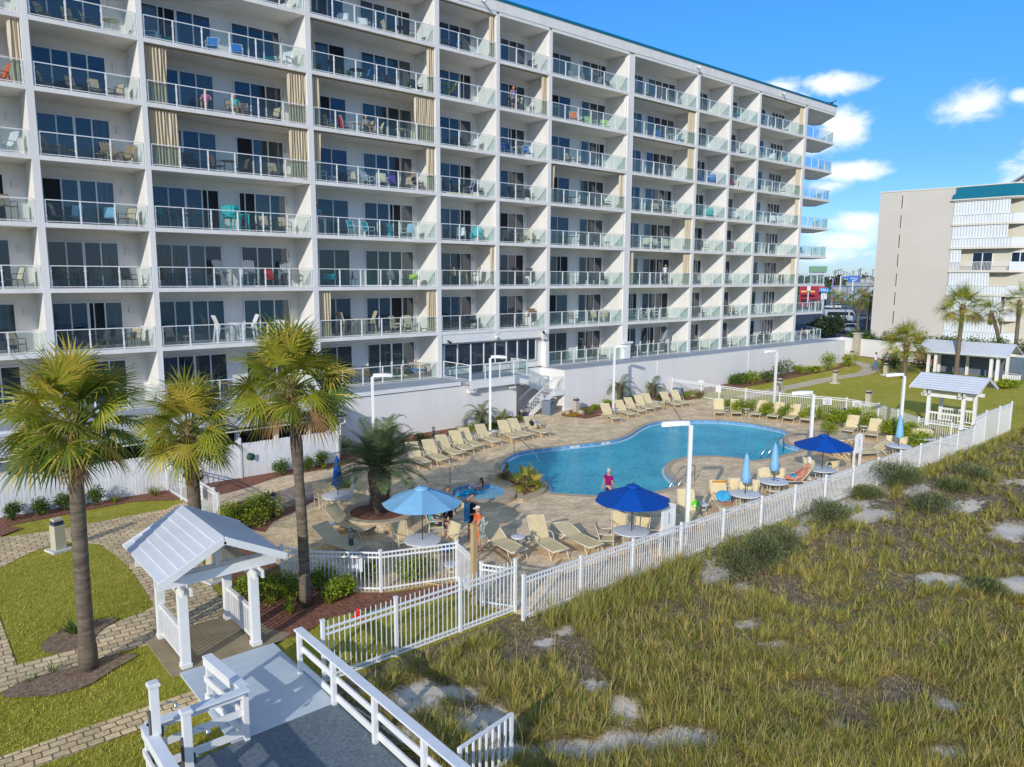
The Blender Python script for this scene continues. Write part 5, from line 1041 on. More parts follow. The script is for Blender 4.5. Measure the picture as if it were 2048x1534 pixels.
m = MB(); m.box(-.25, .25, -.2, .2, 0, .3, mat('planter_dark', (.08, .08, .09), .6)); m.box(-.26, .26, -.21, .21, .3, .42, tanb); tag(m.build('utility_box', None, None, (*G(1048, 832)[:2], 0)), 'small dark box with tan lid under the white stair', 'box')
# round planters
blk = paver('block_wall', (.56, .45, .29), (.42, .33, .21), (.16, .12, .08), .3, .15, 0, .012, .7, .35)
def rplanter(c, R_, h, label, sq=1.0):
    t = thing('stone_planter', label, 'planter', (c[0], c[1], 0)); n = 40; m = MB()
    for k in range(3):
        z0, z1 = h*.85*k/3, h*.85*(k+1)/3-.012; ro = R_-.012*k
        for j in range(n):
            a0, a1 = 2*pi*(j+.5*(k % 2))/n+.008, 2*pi*(j+1+.5*(k % 2))/n-.008; m.prism([(ro*cos(a0), ro*sin(a0)), (ro*cos(a1), ro*sin(a1)), ((ro-.2)*cos(a1), (ro-.2)*sin(a1)), ((ro-.2)*cos(a0), (ro-.2)*sin(a0))], z0, z1, stone_v[(j*7+k*3) % 3])
    m.lathe([(R_-.2, .02), (R_-.04, .021), (R_-.04, h*.86), (R_-.2, h*.86)], (0, 0, 0), stone_v[2], n); m.build('block_wall', None, t)
    m = MB(); cp = [(R_+.03, h*.86), (R_+.03, h), (R_-.27, h), (R_-.27, h*.86)]
    vs = [(r_*cos(2*pi*j/n), r_*sin(2*pi*j/n), z) for r_, z in cp for j in range(n)]; m.add(vs, [(i*n+j, i*n+(j+1) % n, ((i+1) % 4)*n+(j+1) % n, ((i+1) % 4)*n+j) for i in range(4) for j in range(n)], coping); m.build('cap', None, t)
    m = MB(); m.add([((R_-.26)*cos(2*pi*j/n), (R_-.26)*sin(2*pi*j/n), h-.06) for j in range(n)], [tuple(range(n))], mulch); m.build('mulch', None, t); return t
stone_v = [mat('block_a', (.56, .44, .27), .9, .15, 8, .5, 30), mat('block_b', (.46, .35, .21), .9, .15, 8, .5, 30), mat('block_c', (.62, .51, .34), .9, .15, 8, .5, 30)]
rplanter((13.75, 23.85), 1.34, .46, 'round stone-block planter holding the big date palm')
rplanter(tuple(G(1660, 884)[:2]), 1.25, .42, 'low curved stone planter among the rear loungers'); bush(r, (*G(1656, 868, .4)[:2], .38), .7, .6, .8, 'small yellow-green shrub in the low curved planter', 'golden', 900, .08)
# rocks and flowers in the bed by the podium
rockm = mat('pale_rock', (.58, .55, .50), .9, .2, 4, .6, 15)
for i, (px, py, s, lb) in enumerate(((1163,829,.26,'larger pale rock in the flower bed by the podium'),(1171,828,.18,'small pale rock right of the larger rock'),(1136,828,.15,'pale rock at the left end of the flower bed'))):
    m = MB(); m.ball((0, 0, s*.4), s, rockm, 9, 6, (1.2, .9, .8)); o = m.build('rock', None, None, (*G(px, py)[:2], 0), lb); tag(o, lb, 'rock')
    for v in o.data.vertices: v.co *= 1+.18*noise.noise(v.co*7)
m = MB(); rq = random.Random(8); redf = mat('red_flower', (.62, .06, .07), .6, .2, 4)
for i in range(260):
    p = Vector((rq.gauss(0, .35), rq.gauss(0, .16), 0)); d = Vector((rq.gauss(0, .5), rq.gauss(0, .5), 1)).normalized(); blade(m, p, d, rq.uniform(.1, .28), .03, .3, redf if i % 3 == 0 else lm['golden'][0], Vector((1, 0, 0)), 2)
tag(m.build('flower_bed', None, None, (*G(1148, 832)[:2], .05)), 'small bed of red flowers at the foot of the tan bollard', 'flowers')
# safety boards and small notices
def board(px, py, w, h, label, z0=.1, rz=0.0, arch=False):
    g = G(px, py); t = thing('safety_board', label, 'sign', (g.x, g.y, 0), rz); m = MB()
    for x in (-w/2+.05, w/2-.05): m.box(x-.045, x+.045, -.02, .06, 0, z0+.2, whitep)
    m.build('leg', None, t); m = MB(); pts = [(-w/2, z0), (w/2, z0), (w/2, z0+h)]+([(w/4, z0+h+.08), (0, z0+h+.1), (-w/4, z0+h+.06)] if arch else [])+[(-w/2, z0+h-.08)]
    m.prism(pts, -.05, 0, whitep, Matrix(((1, 0, 0, 0), (0, 0, 1, 0), (0, 1, 0, 0), (0, 0, 0, 1)))); m.build('board', None, t)
    m = MB(); m.box(-w*.05, w*.06, -.058, -.052, z0+h*.35, z0+h*.75, mat('grey_panel', (.42, .45, .48), .5)); m.box(-w*.42, -w*.36, -.062, -.052, z0+.1, z0+h-.15, alum); m.box(w*.36, w*.42, -.062, -.052, z0+.1, z0+h-.1, alum); m.build('panel', None, t); return t
board(1333, 1108, .62, .95, 'white safety board with arched top by the dune fence at the big blue umbrella', .75, -.15, True)
board(1713, 935, .55, .9, 'white safety board behind the fence beside the folded loungers', .75, -.2, True)
b3 = board(706, 977, .55, .62, 'white safety board on a post near the closed blue umbrella', .55, 1.0, True)
noti = mat('notice_white', (.80, .79, .76), .5, .03, 3); redt = mat('notice_red', (.6, .08, .06), .5); blkt = mat('lettering_black', (.03, .03, .03), .5)
def notice(px, py, z, w, h, rz, label, kind=0, off=.045):
    g = G(px, py, z); t = thing('notice', label, 'sign', (g.x, g.y, z), rz); m = MB(); m.box(-w/2, w/2, -.012, 0, -h/2, h/2, noti); m.build('plate', None, t); m = MB()
    rows = [(.32, .7, redt if kind else blkt), (.12, .8, blkt), (-.05, .6, blkt), (-.22, .75, blkt), (-.36, .5, blkt)]
    for (y, ww, mt) in rows[:5 if kind != 2 else 1]: m.box(-w*ww/2, w*ww/2, -.016, -.013, h*(y-.03), h*(y+.03), mt)
    m.build('text_lines', None, t)
notice(713, 1127, .75, .38, .52, -.75, 'blank white notice on the picket fence behind the near gazebo', 2)
notice(1437, 778, .95, .5, .5, 1.5, 'white rules notice on the pool gate at the rear', 1); notice(1402, 770, .95, .55, .75, 1.5, 'tall white notice left of the rear pool gate', 0); notice(1655, 803, 1.0, .55, .45, -1.0, 'white notice with red marks on the rear fence beside a lamp post', 1); notice(1714, 808, 1.0, .55, .4, -1.05, 'wide white notice on the rear pool fence', 0)
notice(400, 985, 1.0, .45, .5, -1.5, 'white notice on the small fence behind the short palm', 0)
# pool rails
def rail_arc(name, label, pts, rad=.024, two=None):
    a = Vector(pts[0][0]); t = thing(name, label, 'handrail', (a.x, a.y, 0))
    for P in pts: m = MB(); P = [Vector(q) for q in P]; S2 = [tuple(v) for v in P]; m.tube(S2, rad, steel, 8); part_at(m, 'rail', t, (a.x, a.y, 0))
def bent(a, b, h, ins=.25):
    a = Vector(a); b = Vector(b); return [a, a+Vector((0, 0, h*.9)), a.lerp(b, .12)+Vector((0, 0, h)), a.lerp(b, .3)+Vector((0, 0, h*.98)), a.lerp(b, .9)+Vector((0, 0, .35)), b+Vector((0, 0, .1)), b-Vector((0, 0, .3))]
a = G(900, 968); b = G(935, 974, .2); rail_arc('grab_rail', 'steel grab rail at the left side of the hot tub', [bent(a, b, .85)])
a = G(1028, 905); b = G(1078, 926, -.1); rail_arc('grab_rail', 'thin steel handrail at the shallow end of the pool beside the wall loungers', [bent(a, b, .85)])
a = G(1331, 820); b = G(1362, 849); rail_arc('grab_rail', 'steel handrail at the far pool edge behind the nearest lamp head', [bent(a, b, .8)])
for q, lb in (((1338, 985, 1372, 966), 'pair of steel ladder rails at the near pool corner'), ((1522, 918, 1553, 905), 'pair of steel ladder rails by the closed light blue umbrella')):
    a = G(q[0], q[1], -.2); b = G(q[2], q[3]); d = Vector((.5, -.1, 0)); P = lambda o_: [b+o_, b+o_+Vector((0, 0, .75)), b.lerp(a, .15)+o_+Vector((0, 0, .85)), b.lerp(a, .4)+o_+Vector((0, 0, .8)), a+o_+Vector((0, 0, .25)), a+o_-Vector((0, 0, .1))]
    rail_arc('pool_ladder', lb, [P(Vector((0, 0, 0))), P(d)])
# ================= pool furniture =================
sling = mat('tan_sling', (.70, .56, .31), .8, .07, 5, .15, 60); sframe = mat('cream_frame', (.70, .63, .47), .4, .05, 4); tabtop = mat('table_top', (.66, .67, .68), .35, .06, 12, col2=(.74, .74, .74))
def sheet_strip(m, pts, w, t, mt):
    vs = []
    for (x, z) in pts: vs += [(x, -w/2, z), (x, w/2, z), (x, w/2, z-t), (x, -w/2, z-t)]
    n = len(pts); fs = [(4*i+j, 4*i+(j+1) % 4, 4*i+4+(j+1) % 4, 4*i+4+j) for i in range(n-1) for j in range(4)]+[(3, 2, 1, 0), (4*n-4, 4*n-3, 4*n-2, 4*n-1)]; m.add(vs, fs, mt)
def make_lounger(back, label):
    """x runs from head (-) to foot (+)"""
    t = thing('sun_lounger', label, 'sun lounger'); a = radians(back); h = .36
    m = MB(); sheet_strip(m, [(-.08, h), (.3, h-.025), (.7, h-.01), (1.12, h), (1.18, h-.03)], .62, .02, sling); m.build('seat', None, t)
    m = MB(); L = .82; sheet_strip(m, [(-.1, h), (-.1-L*.5*cos(a)+.02, h+L*.5*sin(a)), (-.1-L*cos(a), h+L*sin(a))], .62, .02, sling); m.build('backrest', None, t)
    m = MB()
    for s in (-.33, .33):
        m.tube([(1.2, s, h-.02), (-.1, s, h-.01)], .02, sframe, 6); m.tube([(-.1, s, h), (-.1-L*cos(a), s, h+L*sin(a))], .018, sframe, 6); m.tube([(-.1, s, h-.01), (-.72, s, h-.06)], .018, sframe, 6)
    m.tube([(1.2, -.33, h-.02), (1.2, .33, h-.02)], .02, sframe, 6); m.tube([(-.1-L*cos(a), -.33, h+L*sin(a)), (-.1-L*cos(a), .33, h+L*sin(a))], .018, sframe, 6)
    if back > 15: m.tube([(-.1-L*.6*cos(a), 0, h+L*.6*sin(a)-.02), (-.62, 0, h-.05)], .012, sframe, 5)
    m.build('frame', None, t)
    for s in (-.34, .34):
        for x0, x1 in ((.95, 1.15), (-.2, -.62)): m = MB(); m.tube([(x0, s, h-.03), (x0+(x1-x0)*.5, s, .16), (x1, s, .0)], .019, sframe, 6); m.build('leg', None, t)
    for s in (-.33, .33):
        m = MB(); m.tube([(.25, s, h), (.12, s*1.06, h+.2), (-.12, s*1.06, h+.23), (-.2, s, h+.06)], .016, sframe, 6); m.build('armrest', None, t) if back > 40 else None
    return t
LP_ = {}
def lounger(px, py, deg, label, back=52, group='tan sun loungers', z=0):
    if back not in LP_: LP_[back] = make_lounger(back, label)
    g = G(px, py); return place(LP_[back], (g.x, g.y, z), radians(deg), label, group)
wl_ = ['at the left end of the wall row, behind date palm fronds','partly behind the date palm fronds, second in the wall row','third in the wall row, beside a small side table','fourth in the wall row, close against the fifth','fifth in the wall row, close against the fourth','sixth in the wall row, beside the white lamp foot','seventh in the wall row, under the fan palm','eighth in the wall row, next to the backpack lounger','holding a black backpack and a striped towel near the stair']
for i, (px, py) in enumerate(((832,928),(866,922),(893,911),(918,902),(937,895),(971,887),(1014,878),(1035,874),(1068,869))): lounger(px, py, -96+(i % 3-1)*4, 'tan sling lounger '+wl_[i])
for i, (px, py) in enumerate(((1217,840),(1246,832),(1265,826),(1284,821),(1299,817),(1336,813),(1356,809.5))): lounger(px, py, -104+(i % 3-1)*4, f'tan sling lounger, {ORD[i]} from the left in the row right of the stair')
for i, (px, py, dg) in enumerate(((1437,829,218),(1471,830,216),(1520,833,192),(1553,837,194),(1585,841,193),(1619,844,194),(1701,866,193),(1747,874,195))): lounger(px, py, dg, f'tan sling lounger, {ORD[i]} from the left along the bright rear hedge')
lounger(1668, 914, 70, 'tan sling lounger seen from behind under the right blue umbrella, left one'); lounger(1688, 911, 66, 'tan sling lounger seen from behind under the right blue umbrella, right one'); lounger(1712, 917, -30, 'tan sling lounger behind the right safety board', 52); lounger(1750, 912, 150, 'reclined tan sling lounger between safety board and lamp post', 30)
lounger(1000, 1100, -96, 'low-backed tan lounger at the pool gate beside a small side table', 30); lounger(1084, 1098, -101, 'high-backed tan lounger right of the small round side table', 62); lounger(1150, 1090, -98, 'nearly flat tan lounger, rightmost of the three by the dune fence', 16)
lounger(690, 1063, -72, 'tan lounger with raised back beside the round stone planter', 38); lounger(672, 1100, -76, 'tan lounger behind the picket fence by the bulging palm', 30)
lounger(1375, 1040, 232, 'tan lounger with a bright green bag beside the nearest lamp post', 66); lounger(1440, 1018, 232, 'tan lounger with orange towel and a sunbather at the dune fence', 58); lounger(1345, 1075, 215, 'tan lounger behind the near safety board and fence', 16)
def make_side(label):
    t = thing('side_table', label, 'side table'); m = MB(); m.lathe([(.24, .42), (.25, .44), (.25, .455), (.235, .46)], (0, 0, 0), tabtop, 20); m.build('top', None, t)
    m = MB()
    for k in range(4): a = k*pi/2+.4; m.tube([(.17*cos(a), .17*sin(a), .42), (.12*cos(a), .12*sin(a), .22), (.2*cos(a), .2*sin(a), 0)], .013, sframe, 5)
    m.lathe([(.13, .2), (.14, .22), (.13, .24)], (0, 0, 0), sframe, 12); m.build('legs', None, t); return t
sidep = make_side('small round side table')
for px, py, lb in ((855,914,'beside the second wall lounger'),(884,900,'beside the third wall lounger'),(941,884,'beside the sixth wall lounger'),(986,877,'at the white lamp foot by the wall'),(1073,858,'with a bottle beside the backpack lounger'),(1226,832,'between the first loungers right of the stair'),(1261,819,'between the third and fourth loungers right of the stair'),(1311,815,'before the sixth lounger right of the stair'),(1453,826,'between the first two rear hedge loungers'),(1492,830,'left of the third rear hedge lounger'),(1727,866,'between the two rightmost rear loungers'),(1710,905,'behind the right safety board'),
    (1036,1098,'between the two near loungers by the gate'),(903,1155,'behind the picket fence at the pool gate'),(1404,1030,'holding a dark phone beside the green bag lounger'),(657,1072,'between the two loungers by the stone planter')):
    g = G(px, py); place(sidep, (g.x, g.y, 0), 0, 'small round white side table '+lb, 'small round side tables')
# dining tables, chairs, umbrellas
def make_table():
    t = thing('patio_table', 'round patio table', 'table'); m = MB(); m.lathe([(.58, .69), (.61, .70), (.61, .73), (.59, .735)], (0, 0, 0), tabtop, 32); m.build('top', None, t)
    for k in range(4):
        a = k*pi/2+.7; m = MB(); m.tube([(.3*cos(a), .3*sin(a), .69), (.26*cos(a), .26*sin(a), .35), (.42*cos(a), .42*sin(a), 0)], .018, sframe, 6); m.build('leg', None, t)
    m = MB(); m.lathe([(.24, .3), (.26, .31), (.26, .33), (.24, .34)], (0, 0, 0), sframe, 16); m.build('brace', None, t); return t
tabp = make_table()
def make_chair(sl=None, fr_=None, label='tan sling patio chair', name='patio_chair', w=.56, high=.42, back=.5):
    sl = sl or sling; fr_ = fr_ or sframe; t = thing(name, label, 'chair'); h = high
    m = MB(); sheet_strip(m, [(.26, h), (.0, h-.03), (-.2, h-.02)], w-.08, .015, sl); m.build('seat', None, t)
    m = MB(); sheet_strip(m, [(-.2, h-.02), (-.27, h+back*.5), (-.36, h+back)], w-.08, .015, sl); m.build('backrest', None, t)
    m = MB()
    for s in (-w/2, w/2):
        m.tube([(.27, s, h-.01), (-.2, s, h-.03), (-.27, s, h+back*.5), (-.37, s, h+back+.01)], .015, fr_, 5)
        m.tube([(.24, s, h), (.25, s, h+.2), (.2, s, h+.23), (-.25, s, h+.22)], .015, fr_, 5)
    m.tube([(-.37, -w/2, h+back+.01), (-.37, w/2, h+back+.01)], .015, fr_, 5); m.tube([(.27, -w/2, h-.02), (.27, w/2, h-.02)], .013, fr_, 5); m.build('frame', None, t)
    for s in (-w/2, w/2):
        for x in (.25, -.24): m = MB(); m.tube([(x*.95, s, h-.01), (x*1.1, s, 0)], .016, fr_, 5); m.build('leg', None, t)
    return t
chp = make_chair()
def make_umb(col, col2, label, open_=True, R_=1.3, top=2.35, n=8):
    t = thing('patio_umbrella', label, 'umbrella'); pole = mat('umbrella_pole', (.09, .05, .03), .4); c = [mat(col2+'_a', col, .7, .06, 3, .05, 40, trans=.12), mat(col2+'_b', tuple(v*.86 for v in col), .7, .06, 3, .05, 40, trans=.12)]
    m = MB(); m.tube([(0, 0, 0), (0, 0, top-.02)], .02, pole, 8); m.build('pole', None, t)
    m = MB()
    if open_:
        z1 = top-.5
        for k in range(n):
            a0, a1 = 2*pi*k/n, 2*pi*(k+1)/n; am = (a0+a1)/2; K = 6; vs = []
            for i in range(K+1):
                u = i/K; rr_ = R_*u; z = top-(top-z1)*u**1.15
                for j in range(5):
                    v = j/4; a = a0+(a1-a0)*v; sag = .07*u*sin(pi*v); rr2 = rr_*(1-.055*sin(pi*v)*u); vs.append((rr2*cos(a), rr2*sin(a), z+.0-sag*.6))
            m.add(vs, [(5*i+j, 5*i+j+1, 5*i+6+j, 5*i+5+j) for i in range(K) for j in range(4)], c[k % 2], True)
        m.build('canopy', None, t); m = MB(); m.lathe([(.26, top-.06), (.2, top-.0), (.04, top+.04)], (0, 0, 0), c[0], 16); m.lathe([(.02, top+.03), (.02, top+.09)], (0, 0, 0), pole, 8); m.build('vent', None, t)
        m = MB()
        for k in range(n):
            a = 2*pi*k/n; m.tube([(0, 0, top-.04), (R_*.5*cos(a), R_*.5*sin(a), top-.26), (R_*.98*cos(a), R_*.98*sin(a), z1-.02)], .007, pole, 4); m.tube([(0, 0, top-.75), (R_*.5*cos(a), R_*.5*sin(a), top-.27)], .007, pole, 4)
        m.build('ribs', None, t)
    else:
        prof = [(.035, top), (.08, top-.15), (.12, top-.5), (.155, top-.9), (.18, top-1.12), (.13, top-1.16)]; nn = 24; vs = []
        for (q, z) in prof: vs += [(q*(1+.2*cos(8*2*pi*j/nn))*cos(2*pi*j/nn), q*(1+.2*cos(8*2*pi*j/nn))*sin(2*pi*j/nn), z+(.03*cos(8*2*pi*j/nn) if z < top-1 else 0)) for j in range(nn)]
        m.add(vs, [(i*nn+j, i*nn+(j+1) % nn, (i+1)*nn+(j+1) % nn, (i+1)*nn+j) for i in range(len(prof)-1) for j in range(nn)], c[0], True); m.build('canopy', None, t)
        m = MB(); m.lathe([(.02, top), (.03, top+.05), (.0, top+.08)], (0, 0, 0), c[0], 8); m.build('finial', None, t)
    return t
ROY = (.0, .08, .42); LBL = (.27, .56, .80)
ch_lab = {}
def dset(px, py, key, chairs, umb=None, base=True):
    g = G(px, py, .73); place(tabp, (g.x, g.y, 0), R.random(), f'round grey-topped patio table {key}', 'round patio tables')
    for i, (cx, cy) in enumerate(chairs):
        c = G(cx, cy); d = Vector((c.x-g.x, c.y-g.y)); L = max(.86, min(d.length, 1.15)); d = d.normalized()*L; place(chp, (g.x+d.x, g.y+d.y, 0), atan2(-d.y, -d.x)+R.uniform(-.15, .15), f'tan sling chair, {ORD[i]} from left, at the table {key}', 'tan patio chairs')
    if umb: col, cn, op, tp, lb = umb; u = make_umb(col, cn, lb, op, 1.3, tp); u.location = (g.x, g.y, 0); u['group'] = 'patio umbrellas'; u.rotation_euler = (0, 0, .2)
    return g
T1 = dset(1263, 1061, 'under nearest royal blue umbrella', [(1226,1062),(1232,1100),(1294,1060),(1290,1102)], (ROY, 'royal', True, 2.32, 'open royal blue umbrella nearest the dune fence, beside the pool'))
T2 = dset(845, 1079, 'under the light blue umbrella', [(803,1100),(850,1128),(905,1098)], (LBL, 'sky', True, 2.5, 'open light blue umbrella beside the group of standing people'))
T3 = dset(676, 990, 'under closed dark blue umbrella', [(636,1008),(672,1022),(737,1000)], (ROY, 'royal', False, 2.25, 'closed royal blue umbrella near the board fence'))
T4 = dset(1490, 987, 'under left closed light blue umbrella', [(1462,995),(1488,1014),(1518,985)], (LBL, 'sky', False, 2.35, 'closed light blue umbrella, left of the pair on the deck peninsula'))
T5 = dset(1547, 962, 'under right closed light blue umbrella', [(1522,957),(1533,985),(1572,955)], (LBL, 'sky', False, 2.35, 'closed light blue umbrella, right of the pair near the pool ladder'))
T6 = dset(1644, 938, 'under right royal blue umbrella', [(1622,956),(1682,944)], (ROY, 'royal', True, 2.3, 'open royal blue umbrella at the right end of the pool'))
T7 = dset(1797, 891, 'at the right lamp post', [(1768,896),(1788,905),(1818,886)], (LBL, 'sky', False, 2.3, 'closed light blue umbrella hidden behind the right lamp post'))
T8 = dset(1846, 875, 'in far right deck corner', [(1826,883),(1868,873)])
# small loose things
def bag(px, py, z, col, name, label, s=(.22, .12, .2), cat='bag'):
    g = G(px, py); t = thing(name, label, cat, (g.x, g.y, z)); cm = mat(name+'_cloth_%02d' % int(col[1]*90), col, .8, .15, 6, .3, 30); m = MB(); m.ball((0, 0, s[2]*.5), 1, cm, 12, 8, (s[0]*.5, s[1]*.5+.05, s[2]*.5)); m.build('body', None, t); m = MB(); m.tube([(-s[0]*.3, 0, s[2]*.8), (0, 0, s[2]*1.35), (s[0]*.3, 0, s[2]*.8)], .012, cm, 5); m.build('strap', None, t); return t
def towel(p, rz, w, l, mats, label, n=6, grp=None, name='towel'):
    m = MB(); K = 14; q = random.Random(len(label))
    for s in range(n):
        x0, x1 = -l/2+l*s/n, -l/2+l*(s+1)/n; k = 4; vs = []
        for i in range(k+1):
            x = x0+(x1-x0)*i/k
            for j in range(7): y = -w/2+w*j/6; vs.append((x, y, .025+.03*noise.noise(Vector((x*5, y*5, w*9)))+.0))
        m.add(vs, [(7*i+j, 7*i+7+j, 7*i+8+j, 7*i+j+1) for i in range(k) for j in range(6)], mats[s % len(mats)], True)
    o = m.build(name, None, None, p); o.rotation_euler = (0, 0, rz); return tag(o, label, 'towel', grp)
tw = lambda n, c: mat('towel_'+n, c, .95, .1, 8, .3, 60)
bag(1062, 867, .38, (.02, .02, .025), 'backpack', 'black backpack on the lounger near the stair', (.34, .25, .42)); bag(1065, 861, .62, (.55, .07, .04), 'cap', 'red cap lying on top of the black backpack', (.2, .16, .12), 'cap')
towel((*G(1080, 868)[:2], .37), -.7, .45, .6, [tw('y', (.7, .5, .03)), tw('p', (.35, .04, .3)), tw('g', (.1, .35, .1)), tw('o', (.7, .2, .03))], 'rainbow striped towel on the backpack lounger')
o = bag(1388, 1036, .36, (.12, .62, .02), 'green_bag', 'bright lime green tote bag with a white round mark on a lounger', (.42, .14, .34)); m = MB(); m.lathe([(.05, 0), (.05, .006)], (0, 0, 0), whitep, 14); q = m.build('round_mark', None, o, (.0, -.125, .17)); q.rotation_euler = (pi/2, 0, 0); o.rotation_euler = (0, 0, -.9)
for px, py, lb in ((1438,826,'folded white towel on the first rear hedge lounger'),(1472,828,'folded white towel on the second rear hedge lounger')): towel((*G(px, py)[:2], .38), .6, .35, .5, [tw('w', (.78, .78, .78))], lb, 1)
m = MB(); m.box(-.04, .04, -.07, .07, 0, .012, dk); o = m.build('phone', None, None, (*G(1404, 1014, .46)[:2], .462)); tag(o, 'dark phone lying on a small side table', 'phone')
towel((T5.x+.25, T5.y+.0, .72), .3, .5, .55, [tw('w', (.78, .78, .78)), tw('b', (.05, .2, .55))], 'white and blue towel bundled on the patio table by the large sunbather', 4)
bag(955, 1150, .0, (.05, .12, .22), 'beach_bag', 'dark blue patterned beach bag behind the pool gate', (.5, .35, .45))
bag(893, 1110, .1, (.03, .16, .40), 'blue_bag', 'blue bag under the chair at the light blue umbrella', (.4, .3, .3))
# red marker and coiled hose on the lawn
redm = mat('red_plastic', (.75, .02, .015), .35, .05, 3); g = G(717, 1237); t = thing('red_marker', 'bright red utility marker standing in the grass behind the near fence', 'marker', (g.x, g.y, 0)); m = MB(); m.lathe([(.06, 0), (.055, .26), (.04, .3), (.0, .31)], (0, 0, 0), redm, 12); m.build('body', None, t); m = MB(); m.prism([(-.14, -.09), (.14, -.09), (.14, .09), (-.14, .09)], 0, .08, redm); m.build('base', None, t)
m = MB(); m.tube([(0, 0, .02), (.25, .05, .02), (.6, .25, .02), (1.1, .2, .02), (1.4, .35, .02)], .014, mat('hose_teal', (.10, .42, .42), .5), 6); tag(m.build('garden_hose', None, None, (g.x-.25, g.y-.1, 0)), 'thin teal hose trailing past the red marker', 'hose')
m = MB(); m.tube([(0, 0, .0), (-.45, .45, .06)], .03, tm, 6); tag(m.build('plank_scrap', None, None, (*G(885, 1172)[:2], .03)), 'short timber scrap on the mulch by the gate', 'wood')
# ================= people =================
skin_m = mat('skin', (.52, .27, .18), .55, .08, 6); skin_r = mat('skin_sunburnt', (.58, .22, .15), .55, .1, 6); skin_t = mat('skin_tan', (.38, .19, .11), .55, .08, 6); eyem = mat('eye_dark', (.03, .02, .02), .3); lipm = mat('lip', (.40, .12, .10), .5)
def skin_mesh(chains, material, name, parent, sub=1):
    """chains: lists of (point, radius); the first starts the body, others begin at an index of a named joint"""
    V = []; E_ = []; RR = []; names = {}
    for ch in chains:
        prev = None
        for (nm, p, rad) in ch:
            if nm in names and p is None: prev = names[nm]; continue
            V.append(p); RR.append(rad); k = len(V)-1
            if nm: names[nm] = k
            if prev is not None: E_.append((prev, k))
            prev = k
    me = bpy.data.meshes.new(name+'_sk'); me.from_pydata([tuple(v) for v in V], E_, []); ob = bpy.data.objects.new(name+'_sk', me); COL.objects.link(ob)
    md = ob.modifiers.new('s', 'SKIN'); md.use_smooth_shade = True; md.branch_smoothing = .3
    for i, sv in enumerate(me.skin_vertices[0].data): sv.radius = RR[i] if isinstance(RR[i], tuple) else (RR[i], RR[i]); sv.use_root = (i == 0)
    ob.modifiers.new('u', 'SUBSURF').levels = sub; bpy.context.view_layer.update()
    ev = ob.evaluated_get(bpy.context.evaluated_depsgraph_get()); me2 = bpy.data.meshes.new_from_object(ev); bpy.data.objects.remove(ob)
    me2.materials.clear(); me2.materials.append(material); me2.name = name; me2.polygons.foreach_set('use_smooth', [True]*len(me2.polygons)); o = bpy.data.objects.new(name, me2); COL.objects.link(o); o.parent = parent; return o
def V3(*a): return Vector(a)
STAND = dict(pel=(0, 0, .95), waist=(0, 0, 1.08), chest=(0, .0, 1.28), neck=(0, 0, 1.46), head=(0, .01, 1.58), shL=(-.17, 0, 1.40), shR=(.17, 0, 1.40), elL=(-.24, -.02, 1.12), elR=(.24, -.02, 1.12), haL=(-.25, .08, .88), haR=(.25, .08, .88),
 hiL=(-.09, 0, .90), hiR=(.09, 0, .90), knL=(-.10, .02, .50), knR=(.10, .02, .50), anL=(-.10, -.02, .09), anR=(.10, -.02, .09))
